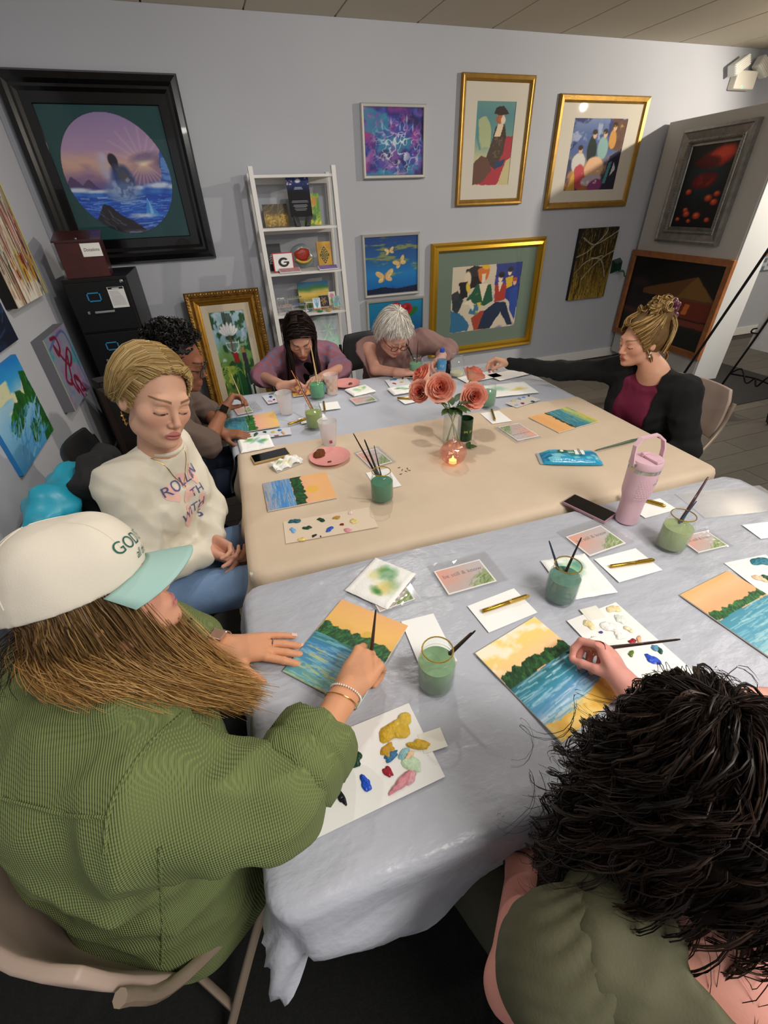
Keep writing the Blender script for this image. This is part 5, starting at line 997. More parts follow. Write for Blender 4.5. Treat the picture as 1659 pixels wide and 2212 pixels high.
# water bottle and small black bottle
p = atz(953, 812, TT); o = empty('water_bottle', (p[0], p[1], TT), 0, 'small clear water bottle with a blue cap and blue label', 'bottle')
mb = MB(); mb.lathe([(.024, 0), (.028, .004), (.028, .10), (.026, .115), (.014, .135), (.012, .145)], 20, cap=False); mb.build('bottle_body', clear('bottle_pet', gloss=.3, mixc='dfe8f0', amt=.12), o, 50)
mb = MB(); mb.lathe([(.0285, .045), (.0285, .10)], 20, cap=False); mb.build('label', mat('label_blue', '4a94c4', .4), o, True); mb = MB(); mb.lathe([(.014, .144), (.0145, .146), (.0145, .164), (.012, .166)], 16); mb.build('cap', mat('cap_blue', '1f4fb8', .4), o, True)
V, F = text_mesh('FIJI', .022, .0002); a = V[:, 0]/.0287-PI/2-.35; mesh('label_lettering', np.stack([.0289*np.cos(a), .0289*np.sin(a), V[:, 1]+.068], -1), F, mat('ink_white', 'f0f4f8', .5), o)
p = atz(968, 806, TT); o = empty('black_bottle', (p[0], p[1], TT), 0, 'little black bottle between the water bottle and the clear jar', 'bottle'); mb = MB(); mb.lathe([(.016, 0), (.017, .003), (.017, .055), (.012, .06)], 16); mb.build('body', BLK, o, 50); mb = MB(); mb.lathe([(.012, .06), (.012, .075), (.01, .078)], 14); mb.build('cap', BLK, o, 50)
# cups
def cup(lab, base, h=.11, r0=.031, r1=.042, check=False, tint='e6dedd'):
    p = atz(*base, TT); o = empty('plastic_cup', (p[0], p[1], TT), 0, lab, 'cup', 'plastic cups'); mb = MB(); mb.lathe([(.001, .004), (r0*.95, .004), (r0*.97, 0), (r0, .002), (r1, h), (r1+.0012, h+.002), (r1-.0008, h+.001)], 28, cap=False); mb.build('cup_body', clear('cup_frost_'+tint, gloss=.15, rough=.3, mixc=tint, amt=.5), o, 60)
    if check:
        for j in range(4):
            for k in range(12):
                if (j+k) % 2: continue
                z0, z1 = .02+j*.018, .038+j*.018; a0, a1 = k*PI/6, (k+1)*PI/6; V = []
                for z in (z0, z1):
                    for q in range(4): a = a0+(a1-a0)*q/3; rr = r0+(r1-r0)*z/h+.0004; V.append((rr*math.cos(a), rr*math.sin(a), z))
                mesh('check_square', V, [(q, q+1, 5+q, 4+q) for q in range(3)], mat('check_peach', 'd8a890', .6), o)
    return o
cup('frosted plastic cup on the pale table, beside the yellow-green jar', (619, 892)); cup('frosted plastic cup with a peach check pattern', (718, 850), check=True, tint='ecd8d0'); c = cup('frosted plastic cup standing behind the pink plate with brownie', (712, 958)); MB().box(-.006, .006, -.038, -.034, .018, .03).build('red_sticker', mat('sticker_red', 'b8424a', .5), c)
# plates
def plate(lab, c, r=.09):
    p = atz(*c, TT); o = empty('paper_plate', (p[0], p[1], TT), 0, lab, 'plate', 'pink paper plates'); mb = MB(); mb.lathe([(.0005, .003), (r*.68, .003), (r*.74, .005), (r*.98, .013), (r, .0135), (r*.985, .0115), (r*.74, .002), (r*.68, 0), (.0005, 0)], 40, cap=False); mb.build('dish', mat('plate_pink', 'e69c96', .35), o, 60); return p
p = plate('pink plate with a bit of brownie, on the beige cloth', (713, 990), .088)
V, F = blobmesh((.026, .022), 16, .25, 4, .026); V = [(a, b, -y) for a, y, b in V]; q = atz(691, 984, TT+.004); o = mesh('brownie', V, [tuple(reversed(f)) for f in F], mat('brownie', '6e3a14', .8, bump=1, bscale=80, var=.4, vscale=60), None, True); o.location = (q[0], q[1], TT+.0042); props(o, 'half-eaten caramel brownie on the pink plate', 'brownie')
q = atz(712, 998, TT+.004); o = MB().box(-.008, .008, -.003, .003, 0, .004, .001).build('crumb', MATS['brownie']); o.location = (q[0], q[1], TT+.0042); props(o, 'dark crumb on the pink plate', 'crumb')
plate('pink plate with dark crumbs on the pale table', (748, 831), .085); q = atz(757, 831, TT); V, F = blobmesh((.014, .01), 12, .25, 6, .008); V = [(a, b, -y) for a, y, b in V]; o = mesh('crumb', V, [tuple(reversed(f)) for f in F], mat('crumb_brown', '5a2c22', .8), None, True); o.location = (q[0], q[1], TT+.0042); props(o, 'brown crumb on the far pink plate', 'crumb')
# phones
def phone(lab, c, case, size=(.078, .16)):
    ctr, a, w, h = qfit(c); o = empty('smartphone', (ctr[0], ctr[1], TT), a, lab, 'phone', 'phones'); w, h = size
    if qfit(c)[2] > qfit(c)[3]: w, h = h, w
    MB().box(-w/2, w/2, -h/2, h/2, 0, .010, .004).build('case', mat('case_'+case, case, .3, coat=.3), o); MB().box(-w/2+.004, w/2-.004, -h/2+.004, h/2-.004, .0085, .0106, .0008).build('screen', mat('screen_off', '050507', .06, coat=.5), o)
    mb = MB(); mb.box(-.02 if w < h else w/2-.003, .02 if w < h else w/2, h/2-.003 if w < h else -.02, h/2 if w < h else .02, .004, .007); mb.build('side_button', mat('case_'+case), o); return o
phone('dark phone in a dusty pink case on the front table', [(1219, 1090), (1245, 1084), (1323, 1108), (1300, 1122)][::1], 'a07a86'); phone('black phone with a gold edge on the beige cloth', [(541, 990), (619, 969), (628, 985), (549, 1004)], 'b89a62')
# vase, roses
p = atz(975, 955, TT); VX, VY = p[0], p[1]; o = empty('glass_vase', (VX, VY, TT), 0, 'clear cylindrical glass vase holding peach roses', 'vase')
mb = MB(); mb.lathe([(.001, .008), (.037, .008), (.037, .15), (.0395, .15), (.0395, .004), (.037, 0), (.001, 0)], 32, cap=False); mb.build('glass', clear('vase_glass', (.96, .98, .97), .3, .02, 'ffffff', .12), o, 50)
a = np.linspace(0, 2*PI, 25); mb = MB(); mb.tube([(.0385*math.cos(t), .0385*math.sin(t), .15) for t in a], .0014, 6, cap=False); mb.build('rim', mat('rim_rose', 'c8a088', .3, .5), o, True)
PET = [mat('petal_%d' % i, c, .6, var=.10, vscale=25) for i, c in enumerate(('f0a48c', 'ea9078', 'f4b8a0', 'd86a58'))]
LEAF = mat('rose_leaf', '3f5a2c', .5, bump=.2, bscale=60, var=.25, vscale=20); STEM = mat('rose_stem', '6a7a3c', .6)
def rose(lab, hd, face, R=.048, seed=1):
    """head centre (world), facing direction, radius"""
    rr = np.random.RandomState(seed); hd = np.asarray(hd, float); f = Vector(face).normalized()
    o = empty('peach_rose', (VX, VY, TT+.012), 0, lab, 'rose', 'peach roses in the vase'); off = np.array([VX, VY, TT+.012])
    Q = Vector((0, 0, 1)).rotation_difference(f).to_matrix(); Qn = np.array(Q)
    lay = [(.10, 3, .55, .95, .85, 3), (.2, 4, .62, 1, .6, 3), (.34, 5, .66, 1.0, .5, 1), (.5, 5, .62, 1, .42, 0), (.66, 6, .58, .95, .3, 0), (.84, 6, .56, .86, .2, 2)]
    for li, (r0, n, wid, ht, cup_, mi) in enumerate(lay):
        for k in range(n):
            a0 = 2*PI*k/n+li*.7+rr.rand()*.4; V = []; m_ = 6; jit = rr.uniform(.9, 1.1)
            for j in range(m_):
                v = j/(m_-1)
                for i in range(m_):
                    u = 2*i/(m_-1)-1; w_ = (PI/n)*1.45*(1-.25*(1-v)**2-.28*v**4); aa = a0+u*w_
                    prof = r0*(.35+.75*math.sin(min(v*1.25, 1)*PI/2))+(.10+.12*li/5)*v**4+.03*math.sin(u*4+k)*v; rad = R*prof*jit*(1.02+.04*u)
                    z = R*(ht*(v**.85)*1.15-.55-.10*u*u*v-(.12*v**6 if li > 2 else 0)-li*.06); V.append((rad*math.cos(aa), rad*math.sin(aa), z))
            V = np.array(V)@Qn.T+hd-off; mesh('petal', V, [(j*m_+i, j*m_+i+1, (j+1)*m_+i+1, (j+1)*m_+i) for j in range(m_-1) for i in range(m_-1)], PET[mi if rr.rand() > .25 else (mi+1) % 3], o, True)
    mb = MB(); bs = hd-np.array(f)*R*.5; mid_ = np.array([VX, VY, TT+.17])*.6+bs*.4; mb.tube([p_-off for p_ in cr([np.array([VX-(hd[0]-VX)*.25, VY-(hd[1]-VY)*.25, TT+.012]), np.array([VX+(hd[0]-VX)*.2, VY+(hd[1]-VY)*.2, TT+.15]), mid_*.5+bs*.5, bs])], .0028, 6); mb.build('stem', STEM, o, True)
    for k in range(5):
        a0 = 2*PI*k/5; V = np.array([(0, 0, -.5*R), (R*.32*math.cos(a0-.35), R*.32*math.sin(a0-.35), -.62*R), (R*.62*math.cos(a0), R*.62*math.sin(a0), -.42*R), (R*.32*math.cos(a0+.35), R*.32*math.sin(a0+.35), -.62*R)])@Qn.T+hd-off; mesh('sepal', V, [(0, 1, 2, 3)], LEAF, o)
    return o
def leaf(o, P, d, L, nrm=(0, 0, 1)):
    """leaf blade from world P along d"""
    off = np.array(o.location); d = np.asarray(d, float); d /= np.linalg.norm(d); s = np.cross(d, nrm); s /= np.linalg.norm(s)+1e-9; u = np.cross(s, d); V = []
    for j in range(7):
        t = j/6; w_ = L*.30*math.sin(PI*min(t*.96+.03, 1))**.8*(1-.25*t)
        for i in (-1, 0, 1): V.append(np.asarray(P)+d*L*t+s*w_*i+u*(abs(i)*w_*.25-L*.18*t*t)-off)
    mesh('leaf', V, [(j*3+i, j*3+i+1, (j+1)*3+i+1, (j+1)*3+i) for j in range(6) for i in range(2)], LEAF, o, True)
cam_d = lambda P: (CC-np.asarray(P))/np.linalg.norm(CC-np.asarray(P))
hA = atz(951, 837, TT+.245); hB = atz(1024, 856, TT+.20); hC = atz(918, 815, TT+.235); hD = atz(1038, 812, TT+.25)
fA = cam_d(hA)+np.array([-.1, 0, .1]); fB = cam_d(hB)+np.array([.2, -.1, .05])
r1 = rose('peach rose facing outward, left of the bouquet centre', hA, fA, .052, 1); r2 = rose('peach rose facing outward on the right of the bouquet', hB, fB, .052, 2)
r3 = rose('peach rose turned aside at the left of the bouquet', hC+np.array([-.0, .05, 0]), (-.75, .1, .6), .05, 3); r4 = rose('peach rose turned upward at the right rear of the bouquet', hD+np.array([0, .05, 0]), (.5, .1, .85), .048, 4)
r5 = rose('peach rose drooping low at the left of the bouquet', atz(915, 855, TT+.2)+np.array([0, .05, 0]), (-.6, -.5, .35), .045, 5)
nk = np.array([VX, VY, TT+.165])
for k, (dx, dy, dz, L) in enumerate(((-.8, -.5, .1, .07), (-.5, -.8, .0, .065), (.1, -1, .05, .07), (.5, -.7, .1, .06), (-.2, -.9, .5, .06), (.9, -.3, .2, .06), (.2, .8, .5, .06), (-.9, .3, .4, .06), (.3, -.8, .6, .06), (-.6, -.6, .6, .06), (.0, -1, -.25, .055), (.7, .6, .5, .06))):
    leaf((r1, r2, r3, r4, r5)[k % 5], nk+np.array([dx*.025, dy*.025, .008*(k % 3)]), (dx, dy, dz), L)
# dark green can and fallen leaves
p = atz(1003, 952, TT); o = empty('green_tin', (p[0]+.01, p[1]+.02, TT), 0, 'dark green glass votive with yellow lettering behind the vase', 'votive')
mb = MB(); mb.lathe([(.001, .004), (.03, .004), (.033, 0), (.034, .003), (.034, .10), (.032, .10), (.031, .02), (.001, .018)], 24, cap=False); mb.build('glass', mat('green_glass', '1c3a22', .12, bump=.5, bscale=60, var=.4, vscale=40), o, 50)
V, F = text_mesh('L', .016, .0002); a = (V[:, 0]-.026)/.0344-PI/2-.35; mesh('lettering', np.stack([.0346*np.cos(a), .0346*np.sin(a), V[:, 1]+.045], -1), F, mat('ink_yellow', 'c8c040', .5), o)
for k in range(9):   # worn, unreadable strokes after the first letter
    if k in (4, 5): continue
    t0 = -PI/2-.35+(-.008+k*.0042)/.0344; t1 = t0+.05; zz = .041+.0015*(k % 3); mesh('lettering_stroke', [(.0346*math.cos(t0), .0346*math.sin(t0), zz), (.0346*math.cos(t1), .0346*math.sin(t1), zz), (.0346*math.cos(t1), .0346*math.sin(t1), .052), (.0346*math.cos(t0), .0346*math.sin(t0), .052)], [(0, 1, 2, 3)], MATS['ink_yellow'], o)
o = empty('fallen_sprig', tuple(atz(1008, 968, TT)), 0, 'small green leaf sprig lying beside the glass globe', 'leaf'); P0 = np.array(o.location)+np.array([0, 0, .006])
for d, L in (((1, -.15, .1), .05), ((.7, .6, .35), .04), ((.4, -.6, .2), .035)): leaf(o, P0, d, L)
# ribbed glass globe with tealight
p = atz(980, 1003, TT); GX, GY = p[0], p[1]+.01; o = empty('glass_globe', (GX, GY, TT), 0, 'round ribbed pink glass globe with a glowing tealight inside', 'candle holder'); V = []; F = []; n = 48; m_ = 18; R = .053
for j in range(m_):
    t = .16+(PI-.2-.16)*j/(m_-1)
    for k in range(n): a = 2*PI*k/n; rr = R*(1+.035*math.cos(a*12+1.2*math.sin(j*1.1))); V.append((rr*math.sin(t)*math.cos(a), rr*math.sin(t)*math.sin(a), R*.97-R*.97*math.cos(PI-t)*-1*-1 if False else R*.96+R*math.cos(t)*.98))
F = [(j*n+k, (j+1)*n+k, (j+1)*n+(k+1) % n, j*n+(k+1) % n) for j in range(m_-1) for k in range(n)]
mesh('globe', V, F, clear('globe_pink', (.97, .76, .71), .8, .03, 'e8988c', .10), o, True)
mb = MB(); mb.lathe([(.012, R*1.9), (.01, R*1.96), (.007, R*2.0), (.004, R*2.03)], 14); mb.build('cap', mat('cap_rose', 'd8a898', .25, .6), o, True); a = np.linspace(0, 2*PI, 17); mb = MB(); mb.tube([(.008*math.cos(t), 0, R*2.03+.006+.008*math.sin(t)) for t in a], .0014, 6, cap=False); mb.build('loop', MATS['cap_rose'], o, True)
mb = MB(); mb.lathe([(.016, .003), (.016, .016), (.003, .016)], 18); t_ = mb.build('tealight', mat('tealight', 'f6e2b8', .5, emit='ffc860', estr=1.2), o, 50)
mb = MB(); mb.lathe([(.002, .016), (.005, .021), (.003, .030), (.0004, .036)], 12); mb.build('flame', mat('flame', 'ffdf90', .5, emit='ffc050', estr=6), t_, True)
l = bpy.data.lights.new('tealight_glow', 'POINT'); l.energy = .03; l.color = (1, .7, .35); l.shadow_soft_size = .01; lo = bpy.data.objects.new('tealight_glow', l); COL.objects.link(lo); lo.location = (GX, GY, TT+.05)
# wipes pack
ctr, a, w, h = qfit([(1155, 975), (1290, 972), (1318, 1015), (1167, 1010)]); w, h = .235, .105
def a_wipes():
    c = Cv(120, 60, '2f9ac0', .5); rr = np.random.RandomState(3)
    for i in range(46): x, y = rr.rand(2); s = .06+.1*rr.rand(); c.poly([(x, y), (x+s, y+.3*s), (x+.6*s, y+1.6*s), (x-.3*s, y+1.2*s)], ['1f7aa8', '4ab4cc', '1a8a80', '3a86c8', '7fc8d8', '206a9a'][rr.randint(6)], .8)
    c.poly([(.26, .55), (.31, .9), (.41, .93), (.46, .6), (.4, .5), (.32, .48)], '17604e'); c.ell(.355, .72, .03, .08, 'e8f0e8', 0, .2); c.poly([(.44, .45), (.66, .42), (.68, .93), (.45, .93)], '17604e'); c.poly([(.56, .44), (.72, .43), (.73, .94), (.57, .94)], 'eef2f0')
    for y in (.55, .62, .7, .78): c.line([(.455, y), (.545, y)], .006, 'd8e8e0')
    return c
o = empty('wipes_pack', (ctr[0], ctr[1], TT), a, 'blue and teal crinkled pack of wet wipes with a white label', 'wipes pack'); cv = a_wipes(); n, k = cv.w, cv.h; u, v = cv.u, cv.v
puff = .026*(np.clip(np.minimum(u, 1-u)*7, 0, 1)**.6)*(np.clip(np.minimum(v, 1-v)*5, 0, 1)**.5)+.003*(fbm(u.shape, 8, 5, 4)-.5)*np.clip(np.minimum(u, 1-u)*20, 0, 1); X = (u-.5)*w; Y = (v-.5)*h*(1-.1*np.abs(2*u-1)**4)
i = np.arange(n*k).reshape(k, n); Fq = np.stack([i[:-1, :-1], i[:-1, 1:], i[1:, 1:], i[1:, :-1]], -1).reshape(-1, 4); Lc = lin(np.clip(cv.a, 0, 255)).reshape(-1, 3)
mesh('film_wrap', np.stack([X, Y, .002+np.maximum(puff, 0)], -1).reshape(-1, 3), Fq, mat('wipes_film', attr=True, rough=.18, bump=.3, bscale=40), o, True, Lc)
MB().box(-w/2+.003, w/2-.003, -h/2+.006, h/2-.006, 0, .003).build('underside', mat('wipes_blue', '2f8ab8', .3), o)
MB().box(-w/2-.012, -w/2+.004, -h*.44, h*.44, .0012, .0026).build('crimped_end', mat('film_silver', 'b8c4cc', .2, .4), o)
V, F = text_mesh('nooess', .022, .0002); V = np.stack([V[:, 1]+w*.15, -V[:, 0]+.01, V[:, 2]+.0292], -1); mesh('label_lettering', V, F, mat('ink_dkgreen', '16584a', .5), o)
A = atz(1286, 973, TT+.005); B = atz(1399, 943, TT+.005); brush('dark brush with a paint-spattered multicolour handle on the beige cloth', B, A, '3f5a48', .0055, '1a1a1a'); 
# tumbler
p = atz(1362, 1130, TT); o = empty('pink_tumbler', (p[0], p[1]+.02, TT), 0, 'tall matte pink insulated tumbler with flip straw lid and handle', 'tumbler'); M_tp = mat('tumbler_pink', 'd8b2bc', .4); 
mb = MB(); mb.lathe([(.030, 0), (.034, .002), (.0345, .006), (.036, .08), (.0372, .098), (.043, .118), (.0445, .13), (.0465, .205), (.0465, .207)], 36); mb.build('body', M_tp, o, 40)
mb = MB(); mb.lathe([(.0466, .207), (.0468, .209), (.0468, .219), (.0466, .221)], 36); mb.build('steel_band', mat('steel', 'b8b2a8', .25, 1), o, 40)
mb = MB(); mb.lathe([(.0475, .221), (.0485, .223), (.0485, .243), (.046, .247), (.001, .248)], 36, cap=False); lid = mb.build('lid', M_tp, o, 40)
MB().box(-.011, .011, -.045, .008, .247, .256, .003).build('straw_flap', M_tp, lid); MB().box(-.013, .013, .008, .02, .247, .262, .004).build('flap_hinge', M_tp, lid)
for s in (-1, 1): mb = MB(); mb.lathe([(.009, 0), (.009, .008), (.006, .010)], 14, (s*.048, 0, .235), ax=(s, 0, 0)); mb.build('handle_pivot', MATS['steel'], o, True)
mb = MB(); pts = [(-.056, 0, .235), (-.059, .006, .27), (-.055, .012, .295), (-.032, .018, .315), (.032, .018, .315), (.055, .012, .295), (.059, .006, .27), (.056, 0, .235)]; V = []; F = []
for i, q_ in enumerate(pts):
    q_ = np.array(q_); c0 = np.array([0, .006, .25]); out = q_-c0; out[1] = 0; out /= np.linalg.norm(out)
    for (a_, b_) in ((-.003, -.007), (.003, -.007), (.003, .007), (-.003, .007)): V.append(q_+out*a_+np.array([0, b_, 0]))
for i in range(len(pts)-1):
    for k in range(4): F.append((i*4+k, i*4+(k+1) % 4, (i+1)*4+(k+1) % 4, (i+1)*4+k))
F += [(3, 2, 1, 0), tuple(len(pts)*4-4+k for k in range(4))]; h_ = mesh('handle', V, F, M_tp, o); h_.rotation_euler.z = 0
def wrap(V, R, a0, z): a = a0+V[:, 0]/R; return np.stack([(R+V[:, 2])*np.cos(a), (R+V[:, 2])*np.sin(a), V[:, 1]+z], -1)
V, F = text_mesh('STANLEY', .011, .0003); mesh('logo_lettering', wrap(V, .0466, -PI/2+.55, .17), F, mat('logo_irid', 'c8c4d8', .2, .7), o)
mb = MB()
for k in range(3): mb.lathe([(.003, 0), (.0005, .009)], 5, (0, 0, 0))
rr = np.random.RandomState(5); V = []; F = []
for k in range(3): b = len(V); V += [(-.006+.006*k-.003, 0, 0), (-.006+.006*k+.003, 0, 0), (-.006+.006*k, .012+.004*(k == 1), 0)]; F.append((b, b+1, b+2))
mesh('logo_emblem', wrap(np.array(V), .0468, -PI/2+.55, .18), F, MATS['logo_irid'], o)
V = []; F = []
for i in range(7):
    for j in range(9):
        x, z = -.028+i*.0085+(j % 2)*.004, .115+j*.0085; b = len(V); s = .0032
        V += [(x-s, z, .0003), (x, z+.0012, .0011), (x+s, z, .0003), (x, z+s*1.2, .0003)]; F += [(b, b+1, b+3), (b+1, b+2, b+3)]
ox = mesh('engraved_pattern', wrap(np.array(V), .0462, -PI/2-.25, -.0), F, M_tp, o); ox['kind'] = 'stuff'
bpy.data.objects['pink_tumbler'].scale = (.98, .98, .94)
# a few dark flecks on the beige cloth
for k, (px, py) in enumerate(((862, 1010), (869, 1015), (877, 1018), (866, 1024), (880, 1012), (884, 1016))):
    q = atz(px, py, TT); V, F = blobmesh((.006, .002), 10, .3, k, .0008); V = [(a, b, -y) for a, y, b in V]; f_ = mesh('paint_fleck', V, [tuple(reversed(f)) for f in F], mat('fleck', '3a3430', .8), None, True); f_.location = (q[0], q[1], TT+.0002); f_.rotation_euler.z = k*1.1; props(f_, 'tiny dark paint fleck on the beige cloth beside the deep green jar', 'paint fleck', 'paint flecks on the beige cloth')
# ------------------------------------------------------------------ figures: smooth implicit sculpting
class Sc:
    """list of blended round shapes, meshed with surface nets"""
    def __init__(s): s.ops = []
    def cap(s, a, b, ra, rb=None, k=.02, sub=False, flat=None):
        a, b = np.asarray(a, float), np.asarray(b, float); rb = ra if rb is None else rb
        s.ops.append(('c', (a, b, ra, rb), k, sub, np.minimum(a-ra, b-rb), np.maximum(a+ra, b+rb))); return s
    def ell(s, c, r, R=None, k=.02, sub=False):
        c = np.asarray(c, float); r = np.asarray(r, float)*np.ones(3); R = np.eye(3) if R is None else np.asarray(R, float); m = (np.abs(R)*r).sum(1)
        s.ops.append(('e', (c, r, R), k, sub, c-m, c+m)); return s
    def chain(s, pts, rs, k=.02):
        for i in range(len(pts)-1): s.cap(pts[i], pts[i+1], rs[i], rs[i+1], k)
        return s
    def field(s, lo, hi, h, fold=None, cut=None):
        lo = np.asarray(lo, float); hi = np.asarray(hi, float)
        ax = [np.arange(lo[i], hi[i]+h, h, dtype=np.float32) for i in range(3)]
        D = np.full([len(a) for a in ax], .06, np.float32)
        for kind, pr, k, sub, bl, bh in s.ops:
            sl = []; ok = True
            for i in range(3):
                i0 = max(0, int((bl[i]-k-.05-lo[i])/h)); i1 = min(len(ax[i]), int((bh[i]+k+.05-lo[i])/h)+2)
                if i0 >= i1: ok = False; break
                sl.append(slice(i0, i1))
            if not ok: continue
            X, Y, Z = ax[0][sl[0]][:, None, None], ax[1][sl[1]][None, :, None], ax[2][sl[2]][None, None, :]
            if kind == 'c':
                a, b, ra, rb = pr; d = (b-a).astype(np.float32); L = float(d@d)+1e-9; x, y, z = X-np.float32(a[0]), Y-np.float32(a[1]), Z-np.float32(a[2])
                t = np.clip((x*d[0]+y*d[1]+z*d[2])/L, 0, 1); q = np.sqrt((x-t*d[0])**2+(y-t*d[1])**2+(z-t*d[2])**2)-(ra+(rb-ra)*t)
            else:
                c, r, R = pr; x, y, z = X-np.float32(c[0]), Y-np.float32(c[1]), Z-np.float32(c[2]); u = [(x*np.float32(R[0, j])+y*np.float32(R[1, j])+z*np.float32(R[2, j])) for j in range(3)]
                k0 = np.sqrt(sum((u[j]/np.float32(r[j]))**2 for j in range(3)))+1e-6; k1 = np.sqrt(sum((u[j]/np.float32(r[j]**2))**2 for j in range(3)))+1e-6; q = k0*(k0-1)/k1
            S = D[tuple(sl)]
            if sub: q = -q; e = np.maximum(k-np.abs(S-q), 0)/k if k else 0; D[tuple(sl)] = np.maximum(S, q)+e*e*k*.25
            else: e = np.maximum(k-np.abs(S-q), 0)/k; D[tuple(sl)] = np.minimum(S, q)-e*e*k*.25
        if fold is not None: D = D+fold(ax[0][:, None, None], ax[1][None, :, None], ax[2][None, None, :])
        if cut is not None:
            for p, n in cut:
                n = np.asarray(n, float); n = n/np.linalg.norm(n); D = np.maximum(D, (ax[0][:, None, None]-p[0])*n[0]+(ax[1][None, :, None]-p[1])*n[1]+(ax[2][None, None, :]-p[2])*n[2])
        return D.astype(np.float32), lo
    def mesh(s, h, lo=None, hi=None, fold=None, cut=None, pad=.02):
        if lo is None: lo = np.min([o[4] for o in s.ops if not o[3]], 0)-pad; hi = np.max([o[5] for o in s.ops if not o[3]], 0)+pad
        D, o = s.field(lo, hi, h, fold, cut); return surfnet(D, o, h)
def surfnet(D, org, h):
    S = D < 0; n = np.array(D.shape)-1; c = np.zeros(n, np.int8); sl = lambda d: tuple(slice(d[i], d[i]+n[i]) for i in range(3))
    offs = [(i, j, k) for i in (0, 1) for j in (0, 1) for k in (0, 1)]
    for d in offs: c += S[sl(d)]
    mk = (c > 0) & (c < 8); idx = np.full(n, -1, np.int64); N = int(mk.sum()); idx[mk] = np.arange(N); P = np.zeros((N, 3)); W_ = np.zeros(N); vals = {d: D[sl(d)][mk] for d in offs}
    for a in offs:
        for ax in range(3):
            if a[ax]: continue
            b = list(a); b[ax] = 1; b = tuple(b); da, db = vals[a], vals[b]; m = (da < 0) != (db < 0); t = np.where(m, da/np.where(m, da-db, 1), 0)
            q = np.array(a, float)[None]+np.zeros((N, 1)); q[:, ax] += t; P += q*m[:, None]; W_ += m
    P /= np.maximum(W_, 1)[:, None]; base = np.argwhere(mk); V = (base+P)*h+org; F = []
    for ax in range(3):
        o1, o2 = [(1, 2), (2, 0), (0, 1)][ax]; A = np.take(S, range(0, n[ax]), ax); B = np.take(S, range(1, n[ax]+1), ax); e = A != B
        ij = np.argwhere(e); ok = (ij[:, o1] > 0) & (ij[:, o1] < n[o1]) & (ij[:, o2] > 0) & (ij[:, o2] < n[o2]); ij = ij[ok]; fl = A[tuple(ij.T)]
        q = []
        for (u, v) in ((0, 0), (1, 0), (1, 1), (0, 1)): t = ij.copy(); t[:, o1] -= 1-u; t[:, o2] -= 1-v; q.append(idx[tuple(t.T)])
        q = np.stack(q, 1); q[~fl] = q[~fl][:, ::-1]; F.append(q)
    return V, np.concatenate(F)
def smooth_v(V, F, it=1, w=.5):
    for _ in range(it):
        A = np.zeros_like(V); n = np.zeros(len(V))
        for a, b in ((0, 1), (1, 2), (2, 3), (3, 0)):
            np.add.at(A, F[:, a], V[F[:, b]]); np.add.at(A, F[:, b], V[F[:, a]]); np.add.at(n, F[:, a], 1); np.add.at(n, F[:, b], 1)
        V = V*(1-w)+w*A/np.maximum(n, 1)[:, None]
    return V
def joinm(parts):
    V = []; F = []; n = 0
    for v, f in parts: V.append(v); F.append(f+n); n += len(v)
    return np.concatenate(V), np.concatenate(F)
def folds(seed, amp, f=45, mask=None, axis=None):
    r = np.random.RandomState(seed); ds = r.randn(5, 3); ds /= np.linalg.norm(ds, axis=1)[:, None]
    if axis is not None: ds = ds*.45+np.asarray(axis); ds /= np.linalg.norm(ds, axis=1)[:, None]
    es = r.randn(5, 3)*f*.35; ph = r.rand(5)*6.28; fs = f*r.uniform(.6, 1.4, 5)
    def fn(X, Y, Z):
        s = 0
        for d, e, p, q in zip(ds, es, ph, fs): s = s+np.abs(np.sin((X*d[0]+Y*d[1]+Z*d[2])*q*.5+p+1.3*np.sin(X*e[0]+Y*e[1]+Z*e[2]+p)))
        s = (s/5-.63)*amp*2
        return s*mask(X, Y, Z) if mask is not None else s
    return fn
def basis(f, up=(0, 0, 1)):
    """columns: right-hand x, forward y, up z"""
    f = np.asarray(f, float); f = f/np.linalg.norm(f); x = np.cross(f, up); x /= np.linalg.norm(x); z = np.cross(x, f); return np.stack([x, f, z], 1)
def rotv(v, ax, a):
    ax = np.asarray(ax, float)/np.linalg.norm(ax); v = np.asarray(v, float); return v*math.cos(a)+np.cross(ax, v)*math.sin(a)+ax*(ax@v)*(1-math.cos(a))
